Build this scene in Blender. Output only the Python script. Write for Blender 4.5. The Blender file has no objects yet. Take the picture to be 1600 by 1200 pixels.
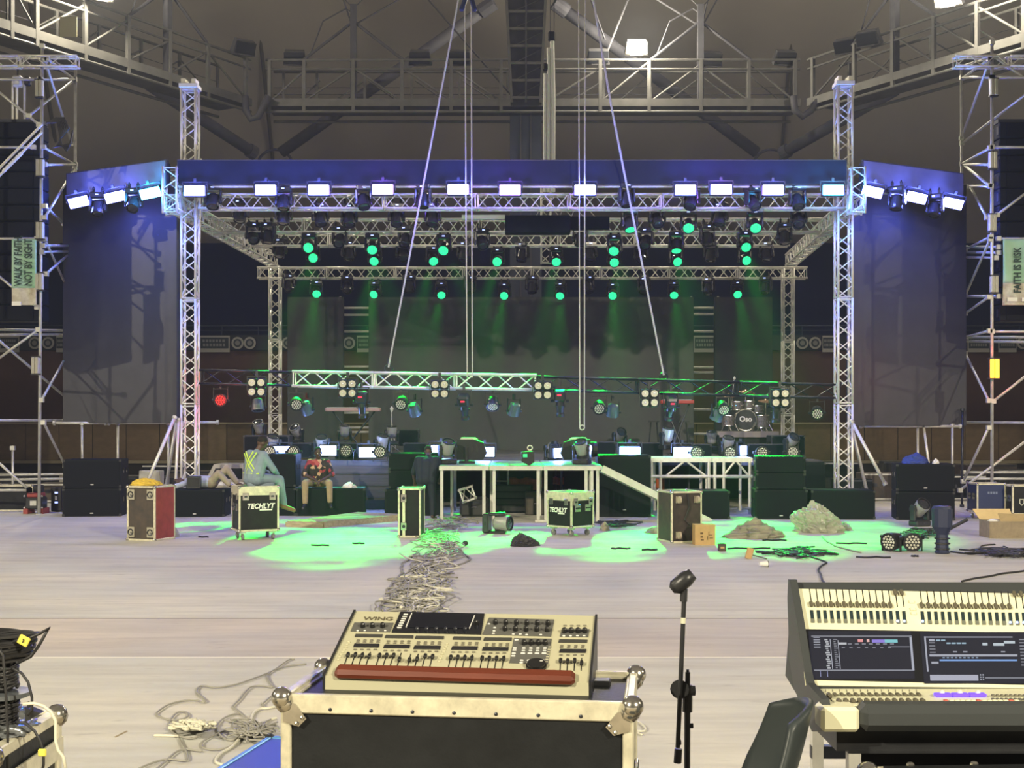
import bpy, math, random
from mathutils import Vector, Matrix, noise as mnoise

# ------------------------------------------------------------------ camera / world / light
random.seed(11)
scene = bpy.context.scene
COL = scene.collection
F, Y0, H = 2000.0, 660.0, 2.05          # focal length in px of the 1600x1200 frame, horizon row, eye height


def P(px, py, d):
    """world point seen at pixel (px, py) when it stands d metres away along +Y"""
    return Vector(((px - 800) / F * d, d, H - (py - Y0) / F * d))


def FL(px, py, z=0.0):
    """point of the horizontal plane at height z seen at pixel (px, py)"""
    return P(px, py, (H - z) * F / (py - Y0))


cam_d = bpy.data.cameras.new('camera')
cam = bpy.data.objects.new('camera', cam_d)
COL.objects.link(cam)
cam.location = (0, 0, H)
cam.rotation_euler = (math.pi / 2, 0, 0)
cam_d.sensor_width = 36
cam_d.lens = 45
cam_d.shift_y = 60 / 1600
cam_d.clip_start = 0.05
cam_d.clip_end = 400
scene.camera = cam

wd = bpy.data.worlds.new('world')
scene.world = wd
wd.use_nodes = True
wd.node_tree.nodes['Background'].inputs[0].default_value = (0.10, 0.11, 0.14, 1)
wd.node_tree.nodes['Background'].inputs[1].default_value = 0.02

vs = scene.view_settings
vs.view_transform = 'Standard'
vs.look = 'None'
vs.exposure = 0.25
vs.gamma = 1.0
vs.use_curve_mapping = False
scene.cycles.adaptive_threshold = 0.04
scene.cycles.max_bounces = 4
scene.cycles.diffuse_bounces = 2
scene.cycles.glossy_bounces = 2
scene.cycles.transmission_bounces = 2

WARM = (1.0, 0.895, 0.67)
FLOOD_W = 15500
GREEN_W = 20000
BLUE_W = 135
HAZE = 0.0012


def lamp(name, kind, loc, power, col, radius=0.1, aim=None, size=None, blend=0.3, parent=None):
    l = bpy.data.lights.new(name, kind)
    l.energy = power
    l.color = col
    if kind in ('POINT', 'SPOT'):
        l.shadow_soft_size = radius
    if kind == 'SPOT':
        l.spot_size = math.radians(size)
        l.spot_blend = blend
    o = bpy.data.objects.new(name, l)
    COL.objects.link(o)
    o.location = loc
    if aim is not None:
        o.rotation_euler = (Vector(aim) - Vector(loc)).to_track_quat('-Z', 'Y').to_euler()
    o['kind'] = 'helper'
    return o


# ------------------------------------------------------------------ helpers
class MB:
    def __init__(s):
        s.v = []
        s.f = []

    def _add(s, vs_, fs):
        b = len(s.v)
        s.v.extend([tuple(x) for x in vs_])
        s.f.extend([tuple(i + b for i in f) for f in fs])
        return s

    def box(s, c, sz, R=None, taper=None):
        c = Vector(c)
        hx, hy, hz = sz[0] / 2, sz[1] / 2, sz[2] / 2
        pts = []
        for z in (-1, 1):
            k = 1.0 if (taper is None or z < 0) else taper
            for x, y in ((-1, -1), (1, -1), (1, 1), (-1, 1)):
                p = Vector((x * hx * k, y * hy * k, z * hz))
                pts.append((R @ p if R is not None else p) + c)
        return s._add(pts, [(3, 2, 1, 0), (4, 5, 6, 7), (0, 1, 5, 4), (1, 2, 6, 5), (2, 3, 7, 6), (3, 0, 4, 7)])

    def rbox(s, c, sz, b, R=None):
        """box with chamfered edges (24 verts)"""
        c = Vector(c)
        h = [sz[0] / 2, sz[1] / 2, sz[2] / 2]
        pts, idx = [], {}
        for sx in (-1, 1):
            for sy in (-1, 1):
                for sz_ in (-1, 1):
                    sg = (sx, sy, sz_)
                    for a in range(3):
                        p = [sg[k] * (h[k] - (0 if k == a else b)) for k in range(3)]
                        p = Vector(p)
                        idx[(sg, a)] = len(pts)
                        pts.append((R @ p if R is not None else p) + c)
        fs = []
        for a in range(3):
            o1, o2 = (a + 1) % 3, (a + 2) % 3
            for sg in (-1, 1):
                q = []
                for s1, s2 in ((-1, -1), (1, -1), (1, 1), (-1, 1)):
                    t = [0, 0, 0]
                    t[a], t[o1], t[o2] = sg, s1, s2
                    q.append(idx[(tuple(t), a)])
                fs.append(tuple(q if sg > 0 else q[::-1]))
        for a in range(3):          # edges parallel to axis a
            o1, o2 = (a + 1) % 3, (a + 2) % 3
            for s1 in (-1, 1):
                for s2 in (-1, 1):
                    t0, t1 = [0, 0, 0], [0, 0, 0]
                    t0[a], t0[o1], t0[o2] = -1, s1, s2
                    t1[a], t1[o1], t1[o2] = 1, s1, s2
                    q = [idx[(tuple(t0), o1)], idx[(tuple(t1), o1)], idx[(tuple(t1), o2)], idx[(tuple(t0), o2)]]
                    fs.append(tuple(q if s1 * s2 < 0 else q[::-1]))
        for sx in (-1, 1):
            for sy in (-1, 1):
                for sz_ in (-1, 1):
                    sg = (sx, sy, sz_)
                    q = [idx[(sg, 0)], idx[(sg, 1)], idx[(sg, 2)]]
                    fs.append(tuple(q if sx * sy * sz_ > 0 else q[::-1]))
        return s._add(pts, fs)

    def bb(s, x0, x1, y0, y1, z0, z1, b=0):
        c = ((x0 + x1) / 2, (y0 + y1) / 2, (z0 + z1) / 2)
        sz = (abs(x1 - x0), abs(y1 - y0), abs(z1 - z0))
        return s.rbox(c, sz, b) if b else s.box(c, sz)

    def cyl(s, p0, p1, r0, r1=None, n=8, cap=True):
        p0, p1 = Vector(p0), Vector(p1)
        r1 = r0 if r1 is None else r1
        d = p1 - p0
        if d.length < 1e-7:
            return s
        q = d.to_track_quat('Z', 'Y')
        pts = []
        for p, r in ((p0, r0), (p1, r1)):
            for i in range(n):
                a = 2 * math.pi * i / n
                pts.append(q @ Vector((r * math.cos(a), r * math.sin(a), 0)) + p)
        fs = [(i, (i + 1) % n, n + (i + 1) % n, n + i) for i in range(n)]
        if cap:
            fs += [tuple(range(n - 1, -1, -1)), tuple(range(n, 2 * n))]
        return s._add(pts, fs)

    def tube(s, pts, r, n=6, closed=False):
        pts = [Vector(p) for p in pts]
        m = len(pts)
        rings = []
        up = Vector((0.13, 0.21, 0.97))
        for i, p in enumerate(pts):
            a = pts[(i - 1) % m] if (closed or i > 0) else p
            b = pts[(i + 1) % m] if (closed or i < m - 1) else p
            t = b - a
            if t.length < 1e-9:
                t = Vector((0, 0, 1))
            t.normalize()
            u = up - t * up.dot(t)
            if u.length < 1e-3:
                u = t.orthogonal()
            u.normalize()
            w = t.cross(u)
            up = u
            rr = r[i] if isinstance(r, (list, tuple)) else r
            rings.append([p + (u * math.cos(2 * math.pi * k / n) + w * math.sin(2 * math.pi * k / n)) * rr for k in range(n)])
        vs_ = [v for ring in rings for v in ring]
        fs = []
        for i in range(m if closed else m - 1):
            j = (i + 1) % m
            for k in range(n):
                fs.append((i * n + k, i * n + (k + 1) % n, j * n + (k + 1) % n, j * n + k))
        if not closed:
            fs += [tuple(range(n - 1, -1, -1)), tuple(range((m - 1) * n, m * n))]
        return s._add(vs_, fs)

    def ell(s, c, r, nu=12, nv=8, R=None):
        c = Vector(c)
        pts = []
        for j in range(nv + 1):
            th = math.pi * j / nv
            for i in range(nu):
                ph = 2 * math.pi * i / nu
                p = Vector((r[0] * math.sin(th) * math.cos(ph), r[1] * math.sin(th) * math.sin(ph), r[2] * math.cos(th)))
                pts.append((R @ p if R is not None else p) + c)
        fs = []
        for j in range(nv):
            for i in range(nu):
                fs.append((j * nu + i, (j + 1) * nu + i, (j + 1) * nu + (i + 1) % nu, j * nu + (i + 1) % nu))
        return s._add(pts, fs)

    def lathe(s, prof, c=(0, 0, 0), n=16, R=None):
        c = Vector(c)
        pts = []
        for r, z in prof:
            for i in range(n):
                a = 2 * math.pi * i / n
                p = Vector((r * math.cos(a), r * math.sin(a), z))
                pts.append((R @ p if R is not None else p) + c)
        m = len(prof)
        fs = []
        for j in range(m - 1):
            for i in range(n):
                fs.append((j * n + i, j * n + (i + 1) % n, (j + 1) * n + (i + 1) % n, (j + 1) * n + i))
        fs += [tuple(range(n - 1, -1, -1)), tuple(range((m - 1) * n, m * n))]
        return s._add(pts, fs)

    def prism(s, poly, ext):
        poly = [Vector(p) for p in poly]
        ext = Vector(ext)
        n = len(poly)
        fs = [tuple(range(n - 1, -1, -1)), tuple(range(n, 2 * n))]
        fs += [(i, (i + 1) % n, n + (i + 1) % n, n + i) for i in range(n)]
        return s._add(poly + [p + ext for p in poly], fs)

    def torus(s, c, R_, r, ax=(0, 0, 1), n=20, m=6):
        q = Vector(ax).to_track_quat('Z', 'Y')
        pts = [q @ Vector((R_ * math.cos(2 * math.pi * i / n), R_ * math.sin(2 * math.pi * i / n), 0)) + Vector(c) for i in range(n)]
        return s.tube(pts, r, m, closed=True)

    def grid(s, fn, nu, nv):
        b = [fn(i / nu, j / nv) for j in range(nv + 1) for i in range(nu + 1)]
        fs = [(j * (nu + 1) + i, j * (nu + 1) + i + 1, (j + 1) * (nu + 1) + i + 1, (j + 1) * (nu + 1) + i) for j in range(nv) for i in range(nu)]
        return s._add(b, fs)

    def mesh(s, name, m, smooth=False):
        me = bpy.data.meshes.new(name)
        me.from_pydata(s.v, [], s.f)
        if m:
            me.materials.append(m)
        if smooth:
            me.polygons.foreach_set('use_smooth', [True] * len(me.polygons))
        me.update()
        return me

    def build(s, name, m, parent=None, smooth=False, loc=None, rot=None, auto=False):
        o = bpy.data.objects.new(name, s.mesh(name, m, smooth))
        COL.objects.link(o)
        if parent is not None:
            o.parent = parent
        if loc is not None:
            o.location = loc
        if rot is not None:
            o.rotation_euler = rot
        if auto:
            md = o.modifiers.new('b', 'BEVEL')
            md.width = auto
            md.segments = 2
            md.limit_method = 'ANGLE'
        return o


def obj(name, me, parent=None, loc=None, rot=None):
    o = bpy.data.objects.new(name, me)
    COL.objects.link(o)
    o.parent = parent
    if loc is not None:
        o.location = loc
    if rot is not None:
        o.rotation_euler = rot
    return o


def tag(o, label, cat, group=None, kind=None):
    o['label'] = label
    if cat:
        o['category'] = cat
    if group:
        o['group'] = group
    if kind:
        o['kind'] = kind
    return o


def thing(name, label, cat, loc=(0, 0, 0), rz=0.0, group=None, rot=None):
    o = bpy.data.objects.new(name, None)
    o.empty_display_size = 0.1
    COL.objects.link(o)
    o.location = loc
    o.rotation_euler = rot if rot is not None else (0, 0, rz)
    return tag(o, label, cat, group)


def struct(o):
    o['kind'] = 'structure'
    return o


def copytree(o, parent=None):
    c = o.copy()
    COL.objects.link(c)
    c.parent = parent
    for ch in list(o.children):
        copytree(ch, c)
    return c


_used = set()


def place(proto, loc, rz=0.0, label=None, group=None, scale=None, rot=None):
    """first use moves the prototype itself, later uses copy it"""
    if proto.name in _used:
        o = copytree(proto)
    else:
        _used.add(proto.name)
        o = proto
    o.location = loc
    o.rotation_euler = rot if rot is not None else (0, 0, rz)
    if scale:
        o.scale = (scale,) * 3
    if label:
        o['label'] = label
    if group:
        o['group'] = group
    return o


ORD = ['first', 'second', 'third', 'fourth', 'fifth', 'sixth', 'seventh', 'eighth', 'ninth', 'tenth', 'eleventh', 'twelfth',
       'thirteenth', 'fourteenth', 'fifteenth', 'sixteenth', 'seventeenth', 'eighteenth']


def frame_rot(x, up=(0, 0, 1)):
    """rotation whose local X runs along x and local Z is as close to up as it can be"""
    x = Vector(x).normalized()
    z = Vector(up) - x * x.dot(Vector(up))
    z.normalize()
    y = z.cross(x)
    return Matrix((x, y, z)).transposed()


def Rz(a):
    return Matrix.Rotation(a, 3, 'Z')


def Rx(a):
    return Matrix.Rotation(a, 3, 'X')


def Ry(a):
    return Matrix.Rotation(a, 3, 'Y')


# ------------------------------------------------------------------ materials
MATS = {}


def nodes_of(name):
    m = bpy.data.materials.new(name)
    m.use_nodes = True
    nt = m.node_tree
    return m, nt, nt.nodes['Principled BSDF']


def M(name, col, rough=0.5, metal=0.0, noise=0.0, nscale=4.0, col2=None, bump=0.0, bscale=40.0, emit=None, estr=0.0,
      stretch=(1, 1, 1), spec=0.5, coat=0.0):
    if name in MATS:
        return MATS[name]
    m, nt, b = nodes_of(name)
    b.inputs['Base Color'].default_value = (*col, 1)
    b.inputs['Roughness'].default_value = rough
    b.inputs['Metallic'].default_value = metal
    b.inputs['Specular IOR Level'].default_value = spec
    if coat:
        b.inputs['Coat Weight'].default_value = coat
        b.inputs['Coat Roughness'].default_value = 0.12
    if emit:
        b.inputs['Emission Color'].default_value = (*emit, 1)
        b.inputs['Emission Strength'].default_value = estr
    if noise or bump:
        tc = nt.nodes.new('ShaderNodeTexCoord')
        mp = nt.nodes.new('ShaderNodeMapping')
        mp.inputs['Scale'].default_value = stretch
        nt.links.new(tc.outputs['Object'], mp.inputs['Vector'])
        if noise:
            n = nt.nodes.new('ShaderNodeTexNoise')
            n.inputs['Scale'].default_value = nscale
            n.inputs['Detail'].default_value = 6
            n.inputs['Roughness'].default_value = 0.65
            nt.links.new(mp.outputs[0], n.inputs['Vector'])
            r = nt.nodes.new('ShaderNodeMapRange')
            r.inputs['From Min'].default_value = 0.3
            r.inputs['From Max'].default_value = 0.7
            nt.links.new(n.outputs['Fac'], r.inputs['Value'])
            mx = nt.nodes.new('ShaderNodeMix')
            mx.data_type = 'RGBA'
            c2 = col2 if col2 else tuple(c * (1 - noise) for c in col)
            mx.inputs['A'].default_value = (*col, 1)
            mx.inputs['B'].default_value = (*c2, 1)
            nt.links.new(r.outputs['Result'], mx.inputs['Factor'])
            nt.links.new(mx.outputs['Result'], b.inputs['Base Color'])
        if bump:
            n2 = nt.nodes.new('ShaderNodeTexNoise')
            n2.inputs['Scale'].default_value = bscale
            n2.inputs['Detail'].default_value = 4
            nt.links.new(mp.outputs[0], n2.inputs['Vector'])
            bp = nt.nodes.new('ShaderNodeBump')
            bp.inputs['Strength'].default_value = bump
            bp.inputs['Distance'].default_value = 0.02
            nt.links.new(n2.outputs['Fac'], bp.inputs['Height'])
            nt.links.new(bp.outputs['Normal'], b.inputs['Normal'])
    MATS[name] = m
    return m


def floor_mat(name, tint, seed):
    m, nt, b = nodes_of(name)
    tc = nt.nodes.new('ShaderNodeTexCoord')

    def noise(sc, st, det=6, off=0.0):
        mp = nt.nodes.new('ShaderNodeMapping')
        mp.inputs['Scale'].default_value = st
        mp.inputs['Location'].default_value = (seed + off, seed * 1.7 + off, 0)
        n = nt.nodes.new('ShaderNodeTexNoise')
        n.inputs['Scale'].default_value = sc
        n.inputs['Detail'].default_value = det
        n.inputs['Roughness'].default_value = 0.62
        nt.links.new(tc.outputs['Object'], mp.inputs['Vector'])
        nt.links.new(mp.outputs[0], n.inputs['Vector'])
        return n.outputs['Fac']

    def ramp(src, a, b_, ca, cb):
        r = nt.nodes.new('ShaderNodeMapRange')
        r.inputs['From Min'].default_value = a
        r.inputs['From Max'].default_value = b_
        nt.links.new(src, r.inputs['Value'])
        mx = nt.nodes.new('ShaderNodeMix')
        mx.data_type = 'RGBA'
        nt.links.new(r.outputs['Result'], mx.inputs['Factor'])
        for k, c in (('A', ca), ('B', cb)):
            if isinstance(c, tuple):
                mx.inputs[k].default_value = (*c, 1)
            else:
                nt.links.new(c, mx.inputs[k])
        return mx.outputs['Result']
    t = tint
    base = ramp(noise(0.35, (1, 1.4, 1)), 0.35, 0.65, (0.66 * t[0], 0.635 * t[1], 0.56 * t[2]), (0.52 * t[0], 0.535 * t[1], 0.53 * t[2]))
    str_ = ramp(noise(1.1, (0.5, 3.2, 1), 8, 3.1), 0.42, 0.72, base, (0.47 * t[0], 0.455 * t[1], 0.42 * t[2]))
    dirt = ramp(noise(4.5, (0.6, 1.6, 1), 8, 9.3), 0.60, 0.78, str_, (0.36 * t[0], 0.35 * t[1], 0.33 * t[2]))
    nt.links.new(dirt, b.inputs['Base Color'])
    b.inputs['Roughness'].default_value = 0.62
    b.inputs['Specular IOR Level'].default_value = 0.2
    bp = nt.nodes.new('ShaderNodeBump')
    bp.inputs['Strength'].default_value = 0.25
    bp.inputs['Distance'].default_value = 0.02
    nt.links.new(noise(7, (0.7, 1.6, 1), 6, 5.0), bp.inputs['Height'])
    nt.links.new(bp.outputs['Normal'], b.inputs['Normal'])
    return m


SILVER = M('aluminium', (0.80, 0.79, 0.73), 0.42, 0.35, noise=0.18, nscale=9)
SCAF = M('galvanised_pipe', (0.62, 0.62, 0.58), 0.45, 0.5, noise=0.3, nscale=7)
DKSTEEL = M('dark_truss_steel', (0.05, 0.055, 0.07), 0.4, 0.6, noise=0.3, nscale=8)
RING = M('painted_roof_steel', (0.17, 0.168, 0.165), 0.6, 0.1, noise=0.3, nscale=2)
RINGDK = M('dark_roof_steel', (0.10, 0.10, 0.12), 0.7, 0.1, noise=0.3, nscale=2)
BLACK = M('black_plastic', (0.022, 0.023, 0.026), 0.38, 0, noise=0.3, nscale=12)
BLACKG = M('black_gloss', (0.012, 0.013, 0.016), 0.15)
CABLE = M('black_cable', (0.02, 0.02, 0.022), 0.5)
GREYC = M('grey_cable', (0.30, 0.29, 0.25), 0.6)
WHITEC = M('white_cable', (0.66, 0.64, 0.52), 0.55)
ROPE = M('pale_rope', (0.62, 0.60, 0.55), 0.8, noise=0.35, nscale=60)
SPK = M('speaker_paint', (0.009, 0.012, 0.017), 0.6, 0, noise=0.35, nscale=6, bump=0.15, bscale=120, spec=0.15)
GRILL = M('speaker_grille', (0.006, 0.008, 0.013), 0.6, 0.0, noise=0.3, nscale=90, spec=0.12)
LEDW = M('led_screen_face', (0.066, 0.067, 0.072), 0.42, 0, noise=0.22, nscale=1.6, bump=0.12, bscale=160)
LEDFR = M('led_screen_frame', (0.045, 0.047, 0.055), 0.5)
CASEBLK = M('case_laminate', (0.018, 0.020, 0.022), 0.45, 0, noise=0.4, nscale=7, bump=0.08, bscale=90, spec=0.2)
CASEWORN = M('worn_case_laminate', (0.030, 0.028, 0.026), 0.6, 0, noise=0.8, nscale=5, col2=(0.075, 0.055, 0.038))
ALUEDGE = M('aluminium_extrusion', (0.80, 0.76, 0.58), 0.36, 0.3, noise=0.35, nscale=14)
CHROME = M('chrome_corner', (0.72, 0.70, 0.64), 0.2, 0.95, noise=0.3, nscale=20)
WHITE = M('off_white', (0.75, 0.74, 0.70), 0.5)
PALELED = M('led_lens_pale', (0.62, 0.62, 0.52), 0.25, 0.1)
BOWL = M('blinder_reflector', (0.82, 0.79, 0.66), 0.25, 0.3, noise=0.15, nscale=20)
GLASSDK = M('dark_lens_glass', (0.03, 0.032, 0.04), 0.06, 0, coat=0.6)
WOODP = M('pallet_wood', (0.48, 0.40, 0.26), 0.75, 0, noise=0.45, nscale=5, stretch=(0.4, 5, 5))
REDP = M('red_panel', (0.34, 0.055, 0.05), 0.55, 0, noise=0.4, nscale=6)
CARD = M('cardboard', (0.50, 0.33, 0.14), 0.8, 0, noise=0.2, nscale=8)
CARDIN = M('cardboard_inside', (0.66, 0.50, 0.26), 0.8, 0, noise=0.15, nscale=8)
YELLOW = M('yellow_cloth', (0.72, 0.50, 0.06), 0.85, 0, noise=0.4, nscale=20)
DECKTOP = M('stage_deck_ply', (0.40, 0.40, 0.37), 0.5, 0, noise=0.3, nscale=3)
# ------------------------------------------------------------------ arena shell
FLOOR_A = floor_mat('concrete_pale', (1.0, 0.985, 0.955), 0.0)
FLOOR_B = floor_mat('concrete_pinkish', (0.93, 0.86, 0.83), 4.0)
floor = struct(MB().bb(-60, 60, -40, 95, -0.40, -0.09).build('floor', M('sub_floor', (0.09, 0.085, 0.08), 0.9)))
tag(floor, 'pale streaky concrete arena floor under the whole stage set-up', 'floor', kind='structure')
for y0, y1, fm in ((-40, 11.15, FLOOR_A), (11.19, 13.37, FLOOR_B), (13.43, 95, FLOOR_A)):
    MB().bb(-60, 60, y0, y1, -0.1, 0.0).build('slab', fm, floor)
MB().bb(-60, 60, 11.15, 11.19, -0.1, -0.001).build('joint_strip', M('joint_strip', (0.85, 0.82, 0.72), 0.6), floor)

MB().bb(-60, 60, 13.37, 13.43, -0.1, -0.002).build('joint_strip', M('joint_filler', (0.20, 0.19, 0.17), 0.9), floor)

PLY = M('barrier_plywood', (0.20, 0.145, 0.085), 0.7, 0, noise=0.35, nscale=1.2, stretch=(1, 1, 2.5))
barrier = struct(tag(bpy.data.objects.new('wall_barrier', None), 'brown plywood barrier running round the arena behind the stage', 'wall'))
COL.objects.link(barrier)
barrier.location = (0, 50, 0)
pan = MB().bb(-0.64, 0.64, -0.03, 0.03, 0.58, 2.0).mesh('panel', PLY)
for i in range(-32, 33):
    obj('panel', pan, barrier, (i * 1.31, 0, 0))
MB().bb(-43, 43, -0.14, 0.05, 1.99, 2.05).build('top_rail', M('barrier_rail', (0.34, 0.30, 0.22), 0.6), barrier)
MB().bb(-43, 43, -0.35, 0.05, 0.46, 0.57).build('ledge', M('barrier_ledge', (0.26, 0.23, 0.16), 0.7), barrier)
MB().bb(-43, 43, 0.0, 0.1, 0.0, 2.0).build('base_board', M('barrier_base', (0.03, 0.028, 0.026), 0.8), barrier)

wall = struct(MB().bb(-48, 48, 53, 53.3, 0, 5.02).build('wall_back', M('red_brown_wall', (0.105, 0.058, 0.048), 0.8, 0, noise=0.3, nscale=0.5)))
tag(wall, 'dark red brown arena wall under the line of signboards', 'wall', kind='structure')
fascia = struct(MB().bb(-48, 48, 52.9, 53.3, 5.03, 5.66).build('trim_1', M('fascia_navy', (0.02, 0.028, 0.042), 0.7)))
tag(fascia, 'dark fascia band carrying the signboards above the red brown wall', 'trim', kind='structure')
tier = MB()
for k in range(12):
    tier.bb(-52, 52, 53.4 + k * 1.6, 53.4 + (k + 1) * 1.6, 0, 5.4 + k * 0.6)
tier = struct(tier.build('wall_tier', M('tier_painted_darkness', (0.007, 0.016, 0.055), 0.9)))  # near-black navy puts the darkness of the unlit stands into the colour
tag(tier, 'seating tiers with their darkness painted in navy rising behind the stage', 'stand', kind='structure')
rail = MB()
rail.cyl((-48, 53, 6.05), (48, 53, 6.05), 0.03)
rail.cyl((-48, 53, 5.86), (48, 53, 5.86), 0.02)
for i in range(-32, 33):
    rail.cyl((i * 1.5, 53, 5.6), (i * 1.5, 53, 6.05), 0.025, n=6)
rail = struct(rail.build('trim_2', M('navy_rail', (0.03, 0.045, 0.08), 0.5, 0.4)))
tag(rail, 'thin metal guard rail along the front of the dark tiers', 'rail', kind='structure')

# round tent roof
CX, CY = 0.6, 10.0
prof = [(72, -0.3), (71, 6), (68, 10), (64, 14.4), (60, 19), (52, 25), (40, 30.5), (22, 35.5), (0.5, 38)]
fab = MB().lathe(prof, (CX, CY, 0), 64).build('ceiling', M('tent_fabric', (0.50, 0.465, 0.43), 0.85, 0, noise=0.16, nscale=0.12), smooth=True)
tag(struct(fab), 'taut pale tent fabric vaulting over the arena', 'ceiling', kind='structure')
SEAM = M('fabric_seam', (0.16, 0.15, 0.14), 0.8)
for pts in (((398, -30, 62.6), (400, 0, 63.6), (413, 120, 66.6), (426, 250, 70.4)), ((1246, -30, 62.6), (1243, 0, 63.6), (1231, 120, 66.6), (1220, 250, 70.4)),
            ((40, -30, 60), (70, 120, 63.5), (100, 300, 70))):
    MB().tube([P(*p) for p in pts], 0.10, 6).build('fabric_seam', SEAM, fab)

# ------------------------------------------------------------------ ring gantry under the tent
ZD = 14.55


def gantry(name, label, A, B, posts, diags, kings, w=1.7):
    A, B = Vector(A), Vector(B)
    L = (B - A).length
    rz = math.atan2(B.y - A.y, B.x - A.x)
    t = thing(name, label, 'catwalk', A, rz)
    MB().bb(0, L, 0, w, -0.12, 0.0).build('deck', RING, t)
    MB().bb(0, L, -0.06, 0.0, -0.16, 0.14).build('kerb_plate', RING, t)
    MB().cyl((0, 0, -0.36), (L, 0, -0.36), 0.06).build('lower_pipe', RING, t)
    MB().cyl((0, w, -0.36), (L, w, -0.36), 0.06).build('lower_pipe', RING, t)
    for y in (0, w):
        MB().cyl((0, y, 1.66), (L, y, 1.66), 0.055).build('top_rail', RING, t)
    MB().cyl((0, 0, 1.30), (L, 0, 1.30), 0.045).build('mid_rail', RING, t)
    for z in (0.45, 0.75, 1.02):
        MB().cyl((0, w, z), (L, w, z), 0.012, n=5).build('wire', RINGDK, t)
    for x in posts:
        MB().box((x, 0, 0.64), (0.13, 0.13, 2.06)).build('post', RING, t)
        MB().box((x + 0.25, w, 0.8), (0.10, 0.10, 1.75)).build('post', RING, t)
    for (a, za, b, zb) in diags:
        MB().cyl((a, 0.02, za), (b, 0.02, zb), 0.042).build('brace', RING, t)
        MB().cyl((a + 0.3, w, za), (b + 0.3, w, zb), 0.03).build('brace', RING, t)
    for x in kings:
        MB().box((x, 0.1, 1.9), (0.24, 0.24, 3.9)).build('king_post', RINGDK, t)
        for s in (-1.95, 1.95):
            MB().cyl((x, 0.1, 3.2), (x + s, 0.0, 1.66), 0.06).build('king_strut', RINGDK, t)
            MB().cyl((x, 0.1, 3.7), (x + s * 1.3, 0.4, 6.4), 0.022, n=5).build('stay_cable', RINGDK, t)
        MB().tube([(x - 1.7, 0.1, 1.9), (x - 1.2, 0.1, 3.2), (x - 0.3, 0.1, 3.7), (x, 0.1, 3.5)], 0.03, 5).build('loose_wire', RINGDK, t)
    return t


def cpx(px):                       # px along the centre gantry (d = 50) to local x
    return (px - 415) / F * 50.0


Ac, Bc = P(415, 0, 50.0), P(1250, 0, 50.0)
Ac.z = Bc.z = ZD
cd = []
for a, b in ((475, 552), (628, 705)):
    pass
cd = [(cpx(425), 0.1, cpx(478), 1.3), (cpx(478), 0.1, cpx(550), 1.3), (cpx(556), 1.3, cpx(625), 0.1), (cpx(632), 1.3, cpx(703), 0.1), (cpx(708), 1.3, cpx(780), 0.1),
      (cpx(858), 0.1, cpx(935), 1.3), (cpx(942), 0.1, cpx(1012), 1.55), (cpx(1020), 0.1, cpx(1090), 1.4), (cpx(1098), 1.4, cpx(1168), 0.1), (cpx(1172), 1.5, cpx(1240), 0.1)]
gantry('roof_catwalk', 'grey steel catwalk hanging straight across behind the stage roof', Ac, Bc, [cpx(x) for x in (421, 475, 552, 628, 705, 783, 858, 938, 1014, 1095, 1170, 1242)], cd, [cpx(552), cpx(1095)])
# left and right gantries climb towards the viewer
Al, Bl = P(-40, 24, 0), None


def on_ring(px, py):
    return P(px, py, (ZD - H) * F / (Y0 - py))


la, lb = on_ring(-30, 26), on_ring(392, 160)
LL = (lb - la).length


def lpos(px, A, B):
    """local x on the segment AB seen at column px"""
    k = (px - 800) / F
    D = B - A
    s = (k * A.y - A.x) / (D.x - k * D.y)
    return s * D.length


lp = [lpos(x, la, lb) for x in (18, 57, 133, 200, 265, 325, 384)]
ld = [(lp[0], 1.3, lp[1], 0.1), (lp[1], 0.1, lp[2], 1.5), (lp[2], 0.1, lp[3], 1.5), (lp[3], 0.1, lp[4], 1.3), (lp[4], 0.1, lp[5], 1.4), (lp[5], 1.4, lp[6], 0.1)]
gantry('roof_catwalk', 'grey steel catwalk slanting down from the top left corner', la, lb, lp, ld, [lp[4]])
ra, rb = on_ring(1262, 160), on_ring(1640, 46)
rp = [lpos(x, ra, rb) for x in (1270, 1335, 1395, 1459, 1527, 1600)]
rd = [(rp[0], 0.1, rp[1], 1.4), (rp[1], 1.4, rp[2], 0.1), (rp[2], 1.5, rp[3], 0.1), (rp[3], 1.5, rp[4], 0.1), (rp[4], 1.5, rp[5], 0.1)]
gantry('roof_catwalk', 'grey steel catwalk slanting up to the top right corner', ra, rb, rp, rd, [rp[2]])

# drooping hose at the two ring corners
for pts, lab in ((((383, 150), (384, 172), (392, 186), (404, 182), (412, 165), (420, 150)), 'dark hose drooping below the left corner of the catwalk ring'),
                 (((1240, 150), (1242, 172), (1254, 182), (1268, 172), (1276, 158), (1296, 164), (1310, 160)), 'dark hose drooping below the right corner of the catwalk ring')):
    tag(MB().tube([P(x, y, 49.6) for x, y in pts], 0.14, 8).build('roof_hose', RINGDK, smooth=True), lab, 'hose')

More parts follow.
